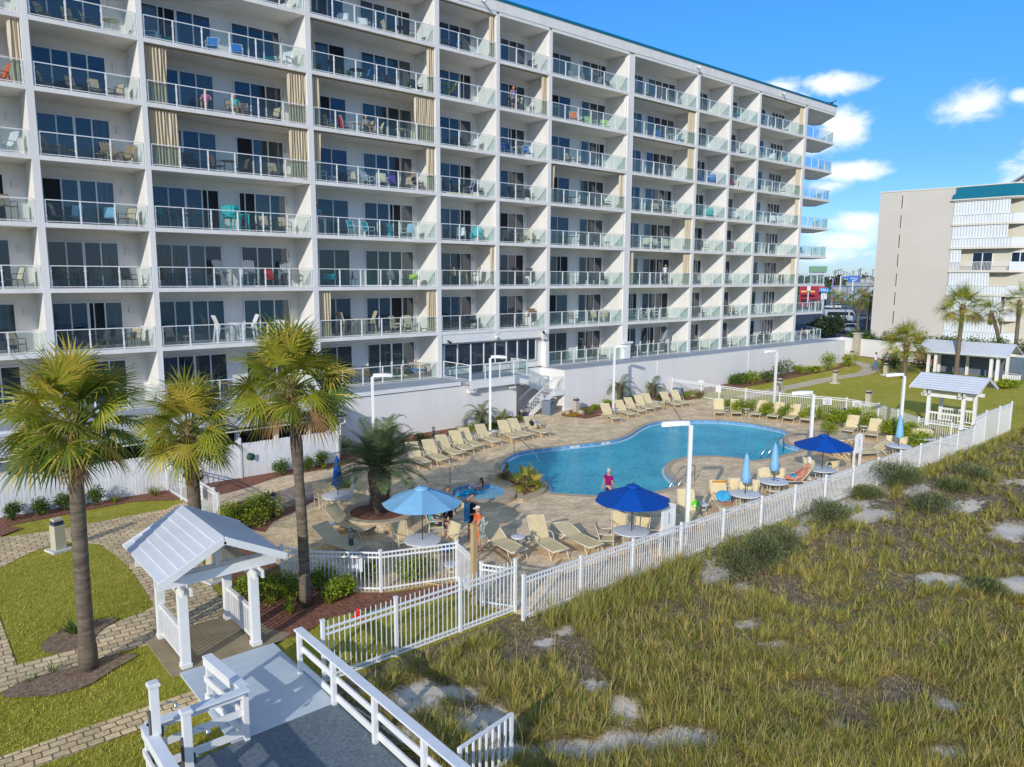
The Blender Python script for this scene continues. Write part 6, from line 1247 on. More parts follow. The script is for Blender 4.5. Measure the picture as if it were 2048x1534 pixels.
def person(loc, rz, label, pose=None, skin=None, hair=(.12, .08, .05), top=None, bottom=None, hat=None, scale=1.0, fat=1.0, long=False, sleeve=True, pants=False, dress=False, z=0, grp=None, strap=False, tilt=None, hairlen=0):
    """facing +y in its own space"""
    P = dict(STAND)
    if pose: P.update(pose)
    P = {k: Vector(v) for k, v in P.items()}; sk = skin or skin_m; t = thing('person', label, 'person', (loc[0], loc[1], z), rz, grp); t.scale = (scale,)*3
    f = fat; c = [[('pel', P['pel'], (.135*f, .105*f)), ('waist', P['waist'], (.12*f, .095*f)), ('chest', P['chest'], (.145*f, .10*f)), ('sh', P['chest'].lerp(P['neck'], .6), (.12, .085)), ('neck', P['neck'], .055), (None, P['neck'].lerp(P['head'], .5), .05)]]
    for s in 'LR':
        c.append([('sh', None, 0), (None, P['sh'+s], .062), (None, P['sh'+s].lerp(P['el'+s], .5), .048), (None, P['el'+s], .040), (None, P['el'+s].lerp(P['ha'+s], .4), .036), (None, P['ha'+s], .024), (None, P['ha'+s]+(P['ha'+s]-P['el'+s]).normalized()*.07, .030)])
        dn = (P['an'+s]-P['kn'+s]).normalized(); fd = P.get('ft'+s) or Vector((0, 1, 0)); 
        c.append([('pel', None, 0), (None, P['hi'+s], .095*f), (None, P['hi'+s].lerp(P['kn'+s], .5), .078*f), (None, P['kn'+s], .055), (None, P['kn'+s].lerp(P['an'+s], .35), .055), (None, P['an'+s], .035), (None, P['an'+s]+fd*.10+dn*.04, .036), (None, P['an'+s]+fd*.17+dn*.05, .026)])
    body = skin_mesh(c, sk, 'body', t)
    # head, face, fingers are welded into the body mesh
    m = MB(); hd = P['head']; up_ = (hd-P['neck']).normalized(); fwd = Vector(P.get('look', (0, 1, 0))).normalized(); fwd = (fwd-up_*fwd.dot(up_)).normalized(); rt_ = fwd.cross(up_)
    HM = Matrix((rt_, fwd, up_)).transposed().to_4x4(); HM.translation = hd+up_*.03
    m.ball((0, 0, 0), .1, sk, 12, 9, (.78, .95, 1.18)); n0 = len(m.v)
    for i in range(n0):
        x, y, z_ = m.v[i]
        if z_ < -.03: m.v[i] = (x*(1+z_*2.2), y*(1+z_*1.0)+.008, z_)
    m.prism([(-.012, 0), (.012, 0), (0, .028)], -.03, .015, sk, Matrix.Translation((0, .085, 0)))
    for s in (-1, 1): m.ball((s*.032, .083, .012), .010, eyem, 6, 4); m.ball((s*.079, -.005, -.005), .022, sk, 6, 4, (.4, .8, 1.2))
    m.box(-.022, .022, .082, .09, -.052, -.045, lipm)
    m.v = [tuple(HM @ Vector(v)) for v in m.v]
    for s in 'LR':
        d = (P['ha'+s]-P['el'+s]).normalized(); b = P['ha'+s]+d*.07; sx = d.cross(Vector((0, 1, .3))); sx = sx.normalized() if sx.length > .1 else Vector((1, 0, 0)); nn = d.cross(sx)
        for k, L in enumerate((.075, .085, .08, .062)): q = b+sx*(.019*(k-1.5)); m.tube([q, q+d*L*.55, q+d*L*.9+nn*.025], [.0095, .0085, .007], sk, 5)
        q = P['ha'+s]+d*.03+sx*.028; m.tube([q, q+sx*.03+d*.02, q+sx*.04+d*.055], [.011, .010, .008], sk, 5)
    extra = m.build('x', None, None); bm_ = bpy.data.meshes.new('body'); import bmesh
    bb = bmesh.new(); bb.from_mesh(body.data); nb_ = len(bb.faces); bb.from_mesh(extra.data); bb.faces.ensure_lookup_table(); bb.to_mesh(bm_); bb.free()
    ml = [sk]+[q for q in extra.data.materials if q is not sk]
    for q in ml: bm_.materials.append(q)
    idx = [0]*nb_+[ml.index(extra.data.materials[p.material_index]) for p in extra.data.polygons]; bm_.polygons.foreach_set('material_index', idx); body.data = bm_; bpy.data.objects.remove(extra)
    cm = lambda c_, n: mat('cloth_%s_%d_%d_%d' % (n, int(c_[0]*99), int(c_[1]*99), int(c_[2]*99)), c_, .9, .15, 9, .2, 40)
    g = .016
    if top is not None:
        cc_ = [[('pel', P['pel'].lerp(P['waist'], .25 if not dress else -.2), (.14*f+g, .11*f+g)), ('waist', P['waist'], (.125*f+g, .10*f+g)), ('chest', P['chest'], (.15*f+g, .105*f+g)), ('sh', P['chest'].lerp(P['neck'], .6), (.125+g, .09+g)), (None, P['chest'].lerp(P['neck'], .85), (.07, .065))]]
        if sleeve:
            for s in 'LR': cc_.append([('sh', None, 0), (None, P['sh'+s], .066+g), (None, P['sh'+s].lerp(P['el'+s], .55 if not long else .95), .056+g)]+([(None, P['el'+s].lerp(P['ha'+s], .85), .036+g)] if long else []))
        skin_mesh(cc_, cm(top, 'top'), 'shirt' if not dress else 'dress', t)
    if bottom is not None:
        cc_ = [[('pel', P['pel'], (.14*f+g, .11*f+g)), (None, P['pel'].lerp(P['waist'], .5), (.13*f+g, .10*f+g))]]
        for s in 'LR': cc_.append([('pel', None, 0), (None, P['hi'+s], .10*f+g), (None, P['hi'+s].lerp(P['kn'+s], .75), .085*f+g)]+([(None, P['kn'+s], .062+g), (None, P['kn'+s].lerp(P['an'+s], .92), .045+g)] if pants else []))
        skin_mesh(cc_, cm(bottom, 'bottom'), 'trousers' if pants else 'shorts', t)
    if hair is not None:
        m = MB(); m.ball((0, -.014, .022), .1, cm(hair, 'hair'), 12, 8, (.86, .98, 1.12)); m.v = [v if not (v[1] > .045 and v[2] < .055) else (v[0]*.8, .04, v[2]) for v in m.v]
        if hairlen: m.tube([(0, -.07, .0), (0, -.10, -.12), (.01, -.10, -.12-hairlen)], [.06, .055, .02], cm(hair, 'hair'), 8)
        m.v = [tuple(HM @ Vector(v)) for v in m.v]; m.build('hair', None, t)
    if hat is not None:
        m = MB(); m.lathe([(.088, .05), (.086, .09), (.06, .115), (.0, .122)], (0, 0, 0), cm(hat, 'hat'), 14); m.prism([(-.07, .05), (.07, .05), (.06, .16), (0, .185), (-.06, .16)], .045, .055, cm(hat, 'hat')); m.v = [tuple(HM @ Vector(v)) for v in m.v]; m.build('cap', None, t)
    return t
SIT = dict(pel=(0, 0, .50), waist=(0, -.08, .62), chest=(0, -.15, .80), neck=(0, -.20, .98), head=(0, -.20, 1.10), shL=(-.17, -.18, .92), shR=(.17, -.18, .92), elL=(-.26, -.08, .70), elR=(.26, -.08, .70), haL=(-.2, .16, .66), haR=(.2, .16, .66),
 hiL=(-.09, .04, .49), hiR=(.09, .04, .49), knL=(-.12, .44, .50), knR=(.12, .44, .50), anL=(-.12, .52, .10), anR=(.12, .52, .10))
LIE = dict(pel=(0, 0, .50), waist=(0, -.12, .56), chest=(0, -.26, .70), neck=(0, -.40, .86), head=(0, -.47, .96), shL=(-.17, -.36, .82), shR=(.17, -.36, .82), elL=(-.30, -.12, .64), elR=(.30, -.12, .64), haL=(-.08, .02, .66), haR=(.08, .02, .66),
 hiL=(-.10, .05, .48), hiR=(.10, .05, .48), knL=(-.12, .47, .52), knR=(.12, .47, .52), anL=(-.12, .88, .44), anR=(.12, .88, .44), ftL=(0, .2, 1), ftR=(0, .2, 1))
LIE['ftL'] = Vector((0, .3, .9)); LIE['ftR'] = Vector((0, .3, .9))
def F(px, py): return tuple(G(px, py)[:2])
toC = AZ+pi-pi/2          # rotation that makes a figure face the camera
person(F(944, 1080), toC+.2, 'woman in black swimsuit shading her eyes with one hand, blue towel over her shoulder', dict(elR=(.34, .10, 1.46), haR=(.09, .15, 1.62), elL=(-.27, .02, 1.14), haL=(-.16, .16, 1.0)), skin_m, (.05, .03, .025), (.015, .015, .02), (.015, .015, .02), scale=1.0, sleeve=False)
person(F(957, 1108), toC-1.1, 'woman in orange dress with visor and patterned towel next to the timber post', dict(elL=(-.22, .1, 1.15), haL=(-.08, .22, 1.1), elR=(.23, .05, 1.13), haR=(.12, .22, 1.02)), skin_m, (.35, .22, .11), (.72, .13, .03), (.72, .13, .03), hat=(.75, .72, .66), scale=.98)
person(F(896, 1070), toC+.4, 'man in grey shirt and black shorts standing behind the light blue umbrella', None, skin_t, (.1, .07, .05), (.16, .18, .22), (.02, .022, .03), scale=1.06, long=True)
g = F(872, 1072); person(g, radians(-60)-pi/2+.45, 'seated person in teal shirt and bright blue visor reading at the light blue umbrella', SIT, skin_m, (.06, .04, .03), (.02, .48, .50), (.02, .03, .07), hat=(.02, .35, .85))
c_ = place(chp, (*g, 0), radians(-60)+.45, 'tan sling chair under the seated reader in teal', 'tan patio chairs'); c_.rotation_euler = (0, 0, radians(-60)+.45)
m = MB(); m.box(-.1, .1, -.0, .012, 0, .24, noti); o = m.build('book', None, None, (g[0]+.22, g[1]-.18, .72)); o.rotation_euler = (-.6, 0, radians(-150)+.4); tag(o, 'open pale book held by the seated reader', 'book')
person(F(1216, 1017), toC+2.2, 'grey-haired woman in magenta shirt walking along the pool edge', dict(hiL=(-.09, 0, .90), knL=(-.1, .16, .52), anL=(-.1, .22, .10), knR=(.1, -.06, .50), anR=(.1, -.30, .14), haL=(-.3, -.05, .9), haR=(.25, .2, .95)), skin_m, (.45, .43, .40), (.26, .0, .12), (.06, .01, .05), scale=.97, fat=1.12)
# sunbathers
g = F(1440, 1016); person(g, toC+.05, 'sunbather lying on an orange towel with a blue board on the lap', LIE, skin_r, (.60, .50, .36), None, (.03, .18, .45), fat=1.12, z=-.06)
towel((g[0]+.30, g[1]+.32, .80), toC-pi/2, .6, .7, [tw('or', (.85, .35, .02)), tw('ye', (.85, .55, .03))], 'orange and yellow towel draped over the sunbather lounger back', 2).rotation_euler = (0, radians(-50)*-1, toC+pi/2+pi)
m = MB(); m.lathe([(.28, 0), (.30, .02), (.28, .04)], (0, 0, 0), mat('blue_board', (.02, .28, .55), .4, .5, 5, col2=(.10, .50, .72)), 20); o = m.build('bodyboard', None, None, (g[0]-.22, g[1]-.26, .60)); o.rotation_euler = (.3, -.5, 0); tag(o, 'round blue board lying on the sunbather', 'board')
g = F(1592, 975); person(g, toC-1.45, 'large bare-chested sunbather in blue trunks reclining by the dune fence', LIE, skin_r, (.42, .30, .22), None, (.03, .30, .55), fat=1.55, z=-.05, scale=1.05)
lounger(1592, 974, 142, 'tan lounger carrying the large bare-chested sunbather', 52)
g = F(972, 990); person((TUBC.x+.2, TUBC.y+.35), toC-1.2, 'girl with long wet hair and bikini in the hot tub', dict(SIT, elR=(.25, .15, .84), haR=(.1, .38, .8), elL=(-.25, .15, .84), haL=(-.1, .38, .8), knL=(-.12, .42, .30), anL=(-.12, .5, .0), knR=(.12, .42, .3), anR=(.12, .5, 0)), skin_m, (.06, .03, .02), None, None, scale=.85, z=-.38, hairlen=.3)
nm_ = mat('foam_noodle', (.0, .38, .62), .6, .06, 5)
for k, (dx, dy, rz) in enumerate(((-.35, .15, .35), (-.2, .42, .75))):
    m = MB(); m.tube([(-.75, 0, 0), (-.3, .06, .02), (.2, .05, .03), (.65, -.05, .0)], .045, nm_, 8); o = m.build('pool_noodle', None, None, (TUBC.x+dx, TUBC.y+dy, .13)); o.rotation_euler = (0, 0, rz-.6); tag(o, ('nearer', 'farther')[k]+' bright blue foam noodle floating in the hot tub', 'pool noodle', 'blue foam noodles')
p = GL(1750, 742); person((p.x, p.y), toC, 'man in white t-shirt and jeans walking on the curved garden walk', dict(knL=(-.1, .12, .5), anL=(-.1, .1, .1), anR=(.1, -.2, .12), haL=(-.12, .22, 1.12), elL=(-.24, .05, 1.12)), skin_t, (.03, .02, .02), (.80, .80, .80), (.10, .20, .32), pants=True, z=p.z, scale=1.06)
p = GL(1772, 739); person((p.x, p.y), toC, 'person in grey top following on the curved walk beside a bollard', None, skin_t, (.03, .02, .02), (.28, .33, .38), (.05, .05, .06), pants=True, z=p.z)
person((74.3, 26.6), toC, 'person in red shirt standing under the far pavilion', None, skin_m, (.1, .06, .04), (.60, .08, .08), (.03, .03, .05), z=.45)
# towels carried by the standing women
def drape(p, rz, w, h, mats, label):
    m = MB(); K = 10
    for s in range(4):
        vs = []
        for i in range(5):
            zz = -h*(s+i/4)/4
            for j in range(7): x = -w/2+w*j/6; vs.append((x, .03*sin(j*1.9+s+i*.4)+.05*(-zz), zz))
        m.add(vs, [(7*i+j, 7*i+j+1, 7*i+8+j, 7*i+7+j) for i in range(4) for j in range(6)], mats[s % len(mats)], True)
        m.add([(x, y+.012, z) for x, y, z in vs], [(7*i+j, 7*i+7+j, 7*i+8+j, 7*i+j+1) for i in range(4) for j in range(6)], mats[s % len(mats)], True)
    o = m.build('towel', None, None, p); o.rotation_euler = (0, 0, rz); return tag(o, label, 'towel')
g = G(944, 1080); rv = Vector((sin(AZ), -cos(AZ))); cv = Vector((-cos(AZ), -sin(AZ)))
drape((g.x-rv.x*.17+cv.x*.13, g.y-rv.y*.17+cv.y*.13, 1.44), toC, .20, .72, [mat('towel_blue', (.01, .10, .30), .95, .8, 9, col2=(.10, .42, .62))], 'blue patterned towel over the shoulder of the woman in black')
g = G(957, 1108); drape((g.x+rv.x*.12+cv.x*.16, g.y+rv.y*.12+cv.y*.16, 1.36), toC+.2, .18, .75, [mat('towel_zebra', (.02, .03, .04), .95, .8, 16, col2=(.55, .60, .52))], 'black and white patterned towel carried by the woman in orange')
# ================= neighbouring building, car park, town =================
tanw = mat('tan_wall', (.60, .545, .46), .85, .05, .15, .1, 8); corr = mat('storm_shutter', (.72, .74, .72), .5, .05, .5); crm = mat('cream_wall', (.66, .61, .48), .8, .04, .5); trimc = mat('cream_trim', (.72, .66, .55), .7, .05, 1); mans = mat('teal_shingle', (.0, .15, .21), .7, .2, 3, .2, 20, stretch=(1, 1, 6))
nb = thing('neighbour_building', 'tan and white mid-rise building with teal mansard and corrugated balcony shutters at right', 'building', (107.4, 42, 0)); na = (107.4, 42, 0)
m = MB(); m.prism([(107.3, 47.1), (108.4, 38.0), (140, 38.0), (140, 47.1)], -.5, 21.0, tanw); m.prism([(107.2, 47.2), (108.35, 37.9), (140, 37.9), (140, 47.2)], 21.0, 21.15, trimc); part_at(m, 'wall', nb, na)
m = MB()
xw = lambda y: 107.3+(47.1-y)*1.1/9.1
for k in range(7): z = 3.0+2.62*k; y = 44.25; m.box(xw(y)-.03, xw(y)+.1, y-.06, y+.06, z, z+1.75, mat('slot_dark', (.05, .05, .055), .5)); m.box(xw(y)-.06, xw(y)+.1, y-.10, y-.07, z-.1, z+1.85, trimc)
m.box(xw(44.25)-.02, xw(44.25)+.05, 44.24, 44.26, 0, 21, trimc); part_at(m, 'slot_window', nb, na)
LV = [-.9, 1.4, 4.25, 7.35, 10.4, 13.4, 16.4, 19.5]
m = MB(); m.box(109.6, 140, 27.2, 38, 0, 19.4, crm); part_at(m, 'balcony_rear_wall', nb, na)
def corrug(m, x, y0, y1, z0, z1, amp=.06, pitch=.34, ax='y'):
    n = int((y1-y0)/pitch*4); pr = [0, amp, amp, 0]; pts = [(y0+(y1-y0)*i/n, pr[i % 4]) for i in range(n+1)]
    vs = [((x-o, y, z) if ax == 'y' else (y, x-o, z)) for z in (z0, z1) for y, o in pts]; k = n+1; m.add(vs, [(i, i+1, k+i+1, k+i) for i in range(n)], corr)
for k in range(7):
    z0, z1 = LV[k], LV[k+1]; m = MB(); m.prism([(108.15, 38.02), (108.25, 31.0), (112, 27.2), (140, 27.2), (140, 38.02)], z1-.28, z1, trimc); part_at(m, 'floor_slab', nb, na)
    m = MB(); g2 = MB()
    if k == 4:
        corrug(m, 108.45, 36.7, 37.95, z0, z1-.28); part_at(m, 'storm_shutter', nb, na)
        m = MB(); gl = MB()
        for y0, y1 in ((33.4, 35.6), (29.4, 31.2)): gl.box(109.53, 109.58, y0, y1, z0+.05, z0+2.2, dark[0]); m.box(109.5, 109.6, y0-.1, y0, z0, z0+2.3, whitep); m.box(109.5, 109.6, y1, y1+.1, z0, z0+2.3, whitep); m.box(109.48, 109.6, (y0+y1)/2-.06, (y0+y1)/2+.06, z0, z0+2.25, whitep); m.box(109.5, 109.6, y0-.1, y1+.1, z0+2.2, z0+2.3, whitep)
        o = part_at(m, 'sliding_door', nb, na); q = gl.build('glass', None, o, at=na); q.location = (0, 0, 0); m = MB()
        for i in range(44): y = 37.9-i*.16; m.box(108.2, 108.23, y-.02, y+.02, z0, z0+1.05, whitep)
        m.box(108.19, 108.25, 31.0, 37.95, z0+1.02, z0+1.08, whitep); part_at(m, 'balcony_railing', nb, na)
    else:
        corrug(m, 108.42, 31.6 if k != 3 else 33.2, 37.95, z0+1.05, z1-.28); corrug(m, 31.4, 109, 116, z0+1.05, z1-.28, ax='x') if k in (0, 1, 2) else None; part_at(m, 'storm_shutter', nb, na)
        m = MB(); corrug(m, 108.30, 31.0, 37.95, z0, z0+1.03, .04); m.box(108.2, 108.3, 31.0, 37.95, z0+1.03, z0+1.09, corr); part_at(m, 'balcony_railing', nb, na)
    m = MB(); m.add([(108.25, 31.0, z0), (112, 27.2, z0), (112, 27.2, z0+1.05), (108.25, 31.0, z0+1.05)], [(0, 1, 2, 3)], corr); m.box(112, 140, 27.15, 27.2, z0, z0+1.05, corr); part_at(m, 'corner_railing', nb, na)
m = MB(); m.add([(108.0, 38.3, 19.5), (108.15, 30.9, 19.5), (112, 27.0, 19.5), (140, 27.0, 19.5), (108.9, 38.1, 21.1), (109.1, 31.6, 21.1), (112.6, 28.0, 21.1), (140, 28.0, 21.1)], [(0, 4, 5, 1), (1, 5, 6, 2), (2, 6, 7, 3)], mans); m.prism([(107.95, 38.35), (108.1, 30.85), (112, 26.9), (140, 26.9), (140, 38.35)], 19.35, 19.5, trimc); m.prism([(108.85, 38.2), (109.0, 31.5), (112.5, 27.9), (140, 27.9), (140, 38.2)], 21.1, 21.25, trimc); part_at(m, 'mansard_roof', nb, na)
gb = thing('gabled_building', 'pale gabled block showing above the teal roof at the right edge', 'building', (175, 60, 0)); ga_ = (175, 60, 0)
m = MB(); m.box(168, 192, 40.6, 50.4, 0, 26.6, mat('pale_render', (.58, .57, .54), .8, .05, .2)); vs = [(168, 50.4, 26.6), (168, 40.6, 26.6), (168, 45.5, 29.6), (192, 50.4, 26.6), (192, 40.6, 26.6), (192, 45.5, 29.6)]; m.add(vs, [(0, 1, 2), (3, 5, 4)], mat('pale_render', (0, 0, 0))); part_at(m, 'wall', gb, ga_)
m = MB(); m.add([(167.2, 51.2, 26.3), (167.2, 45.5, 29.9), (167.2, 39.8, 26.3), (192.5, 51.2, 26.3), (192.5, 45.5, 29.9), (192.5, 39.8, 26.3), (167.2, 51.2, 25.9), (167.2, 45.5, 29.5), (167.2, 39.8, 25.9)], [(0, 1, 4, 3), (1, 2, 5, 4), (0, 6, 7, 1), (1, 7, 8, 2)], mat('roof_grey', (.25, .26, .27), .8)); part_at(m, 'roof', gb, ga_)
m = MB()
for y in (47.0, 44.0): m.box(167.9, 168.1, y-.2, y+.2, 27.2, 28.1, mat('slot_dark', (0, 0, 0)))
part_at(m, 'gable_window', gb, ga_)
# vehicles
tyre = mat('tyre', (.015, .015, .016), .8); rimm = mat('rim', (.55, .56, .58), .3, .05, 4, metal=.8); carg = mat('car_glass', (.02, .025, .035), .08, .1, 1, spec=.8); lampw = mat('headlamp', (.75, .78, .8), .2); lampr = mat('tail_lamp', (.4, .02, .02), .3)
def vehicle(loc, rz, label, col, kind='car'):
    t = thing('parked_car' if kind == 'car' else 'parked_van', label, 'car' if kind == 'car' else 'van', loc, rz); cp = mat('car_paint_%d_%d_%d' % tuple(int(c*99) for c in col), col, .28, .04, 1, spec=.6)
    if kind == 'car':
        L, Wd = 4.5, 1.78; body = [(-2.25, .35), (-2.25, .78), (-2.15, .92), (-1.5, .98), (.75, .98), (1.9, .86), (2.22, .70), (2.25, .35)]; cab = [(-1.75, .96), (-1.15, 1.42), (-.2, 1.47), (.35, 1.42), (1.15, .95)]; wl = (-1.4, 1.4); wr = .32
    else:
        L, Wd = 7.2, 2.0; body = [(-3.6, .4), (-3.6, 2.6), (-3.4, 2.78), (1.9, 2.78), (2.2, 2.6), (2.85, 1.55), (3.5, 1.2), (3.6, .9), (3.6, .4)]; cab = None; wl = (-2.0, 2.5); wr = .38
    YZ = Matrix(((1, 0, 0, 0), (0, 0, 1, 0), (0, 1, 0, 0), (0, 0, 0, 1))); m = MB(); m.prism(body, -Wd/2, Wd/2, cp, YZ)
    if cab: m.prism([(x*.97, z+.02) for x, z in cab[1:-1]]+[(.9, 1.0), (-1.5, 1.0)], -Wd/2+.14, Wd/2-.14, cp, YZ)
    m.build('body', None, t); m = MB()
    if cab: m.prism([(cab[0][0]+.1, .985)]+[(x, z-.06) for x, z in cab[1:-1]]+[(cab[-1][0]-.05, .985)], -Wd/2+.10, Wd/2-.10, carg, YZ)
    else:
        m.prism([(-3.0, 1.65), (-3.0, 2.35), (1.25, 2.35), (1.25, 1.65)], -Wd/2-.01, Wd/2+.01, carg, YZ); m.prism([(1.6, 1.6), (1.6, 2.35), (2.1, 2.35), (2.65, 1.6)], -Wd/2-.01, Wd/2+.01, carg, YZ); m.add([(2.3, -.9, 2.42), (2.3, .9, 2.42), (2.83, .9, 1.62), (2.83, -.9, 1.62)], [(0, 1, 2, 3)], carg)
    m.build('window', None, t)
    for x in wl:
        for s in (-1, 1):
            w = thing('wheel', None, None, (x, s*(Wd/2-.08), wr)); w.parent = t; m = MB(); MW = Matrix.Rotation(pi/2, 4, 'X'); m.lathe([(wr*.6, -.1), (wr, -.1), (wr, .1), (wr*.6, .1)], (0, 0, 0), tyre, 16); m.v = [tuple(MW @ Vector(v)) for v in m.v]; m.build('tyre', None, w)
            m = MB(); m.lathe([(.05, -.11), (wr*.62, -.105), (wr*.62, .105), (.05, .11)], (0, 0, 0), rimm, 10); m.v = [tuple(MW @ Vector(v)) for v in m.v]; m.build('rim', None, w)
    for s in (-1, 1):
        m = MB(); x = body[-2][0]; m.box(x-.12, x+.03, s*Wd*.36-.18, s*Wd*.36+.18, .62 if cab else .95, .78 if cab else 1.15, lampw); m.build('headlight', None, t); m = MB(); x = body[0][0]; m.box(x-.02, x+.08, s*Wd*.42-.12, s*Wd*.42+.12, .68, .86, lampr); m.build('tail_light', None, t)
    return t
def GB(px, py): p = G(px, py, 0); return (p.x, p.y, .0)
cr_ = atan2(rt.y, rt.x)
vehicle(GB(1679, 646), cr_, 'long white passenger van in the car park', (.42, .47, .54), 'van')
vehicle(GB(1690, 664), cr_+pi+.25, 'silver sedan parked nearest the dark tree', (.50, .52, .55)); vehicle(GB(1697, 656), cr_-.2, 'grey sedan just below the white van', (.22, .26, .32)); vehicle(GB(1706, 680), cr_+.1, 'dark car behind the white garden wall', (.05, .08, .12)); vehicle(GB(1728, 688), cr_+.1, 'dark blue car hard against the garden wall', (.04, .09, .16))
vehicle(GB(1722, 641), cr_+.1, 'dark pickup-like car right of the white van', (.08, .13, .20)); vehicle(GB(1665, 617), cr_+pi, 'white hatchback on the road beyond the van', (.60, .62, .65)); vehicle(GB(1681, 616), cr_, 'blue car following the white hatchback', (.10, .22, .38)); vehicle(GB(1692, 598), cr_, 'small white truck far up the road', (.6, .6, .6), 'van')
# signs, billboard, amusement buildings
def gz(px, py, dist):      # point straight out along a pixel at a given ground distance
    d = fw+rt*((px-1024)/F_PX)-up*((py-767)/F_PX); k = dist/sqrt(d.x**2+d.y**2); return Vector((d.x*k, d.y*k, CAM_H+d.z*k))
FC = atan2(-1, 0)
def flat_sign(px, py, w, h, dist, cols, name, label, texts=(), legs=1, cat='sign'):
    c = gz(px, py, dist); s = dist/1480; W_, H_ = w*s, h*s; rz = atan2(c.y, c.x)-pi/2; t = thing(name, label, cat, (c.x, c.y, 0), rz); n = len(cols); m = MB()
    z1 = c.z+H_/2
    for i, cl in enumerate(cols): m.box(-W_/2, W_/2, -.15, .15, z1-H_*(i+1)/n, z1-H_*i/n, mat('sign_%d_%d_%d' % tuple(int(q*99) for q in cl), cl, .5, .12, .8))
    m.build('panel', None, t); m = MB()
    for k in range(legs): x = 0 if legs == 1 else -W_*.35+.7*W_*k/(legs-1); m.box(x-.12, x+.12, .16, .4, 0, z1-H_*.3, mat('sign_pole', (.45, .46, .47), .5))
    m.build('pole', None, t)
    for (tx, sz, zz, mt) in texts: q = textmesh(tx, sz*s, 'lettering', mt, Matrix.Translation((0, -.17, z1-H_*zz)) @ Matrix.Rotation(pi/2, 4, 'X'), t, .01)
    return t
wt = mat('lettering_white', (.85, .85, .85), .5); rd_ = mat('lettering_red', (.55, .03, .03), .5)
flat_sign(1648, 580, 16, 8, 245, [(.0, .17, .55)], 'roadside_sign', 'blue roadside sign reading TRU beyond the condo balconies', [('TRU', 7, .55, wt)])
flat_sign(1648, 591, 10, 13, 246, [(.7, .72, .72)], 'roadside_sign', 'white roadside sign with red oval emblem under the blue sign', [('~', 8, .8, rd_)])
flat_sign(1636, 538, 31, 10, 330, [(.10, .30, .18)], 'billboard', 'green and red billboard above the far road', [('THE BOLD', 4.5, .6, mat('billboard_red', (.45, .2, .15), .5))], 2); flat_sign(1635, 546.5, 28, 5, 331, [(.5, .52, .62)], 'billboard', 'pale lower strip board beneath the green billboard', (), 2)
flat_sign(1708, 558, 20, 12, 420, [(.01, .12, .42)], 'shop_sign', 'large blue shop sign in front of the distant trees', [('MARKET', 3.5, .4, wt), ('CITY', 3, .75, wt)], 2); flat_sign(1690, 555, 14, 4, 421, [(.01, .14, .42)], 'shop_sign', 'narrow blue board left of the large blue sign', (), 2)
def block(px, py0, py1, w, dist, col, name, label, depth=12, roof=None, cat='building'):
    c = gz(px, py1, dist); s = dist/1480; h = (py1-py0)*s; rz = atan2(c.y, c.x)-pi/2; t = thing(name, label, cat, (c.x, c.y, 0), rz); z0 = max(0, c.z); m = MB(); m.box(-w*s/2, w*s/2, 0, depth, 0, z0+h, mat('wall_%d_%d_%d' % tuple(int(q*99) for q in col), col, .8, .08, .3)); m.build('wall', None, t)
    m = MB(); m.box(-w*s/2-.3, w*s/2+.3, -.3, depth+.3, z0+h, z0+h+.35, mat('flat_roof', (.35, .35, .36), .8)); m.build('roof', None, t); m = MB(); n = max(2, int(w*s/4))
    for i in range(n): x = -w*s/2+w*s*(i+.5)/n; m.box(x-.9, x+.9, -.04, .05, 1.0, 2.4, carg)
    m.build('window', None, t); return t
block(1617, 574, 612, 34, 262, (.34, .03, .05), 'amusement_building', 'bright red amusement building seen under the corner balconies', 14)
t = flat_sign(1616, 583, 24, 3, 258, [(.75, .42, .08)], 'canopy_sign', 'orange strip sign across the red amusement building'); flat_sign(1618, 574, 6, 14, 257, [(.6, .65, .75)], 'canopy_sign', 'pale blue tower panel on the red amusement building'); flat_sign(1645, 578, 12, 9, 259, [(.5, .03, .05)], 'canopy_sign', 'red panel left of the blue roadside sign')
block(1690, 575, 590, 46, 330, (.30, .34, .38), 'shop_building', 'low grey shop row behind the road'); block(1738, 560, 572, 36, 430, (.45, .45, .42), 'shop_building', 'pale low building in front of the distant trees'); block(1716, 568, 582, 40, 360, (.34, .36, .34), 'shop_building', 'grey-green store block at the end of the road')
bl = mat('ride_blue', (.02, .30, .55), .4, .1, .5); c = gz(1660, 596, 255); t = thing('water_slide', 'blue arched amusement slide with purple column beyond the road', 'slide', (c.x, c.y, 0), atan2(c.y, c.x)-pi/2); m = MB(); m.tube([(-1.6, 0, 0), (-1.5, 0, 3.5), (-.6, 0, 5.3), (.8, 0, 5.2), (1.6, 0, 3.2), (1.2, 0, .8)], .45, bl, 8); m.build('slide_tube', None, t)
m = MB(); m.box(.3, .7, .6, 1.0, 0, 9, mat('ride_purple', (.25, .15, .38), .5)); m.build('column', None, t)
m = MB(); yl = mat('ride_yellow', (.75, .62, .03), .5); c = gz(1667, 585, 270); m.beam((0, 0, 1.5), (1.3, 0, -.0), .3, .5, yl); m.beam((.6, 0, 1.5), (1.9, 0, 0), .3, .5, yl); tag(m.build('yellow_frame', None, None, (c.x, c.y, 2.6)), 'pair of slanted yellow beams beside the blue slide', 'frame')
m = MB(); bluer = mat('ride_rail', (.10, .22, .38), .5); a_, b_ = gz(1664, 573, 300), gz(1750, 573, 340); m.beam(a_, b_, .3, .35, bluer)
for k in range(7): p = a_.lerp(b_, k/6); m.beam((p.x, p.y, 0), (p.x, p.y, p.z), .25, .25, bluer)
tag(m.build('elevated_track', None, None), 'blue-grey elevated track crossing in front of the shops', 'track')
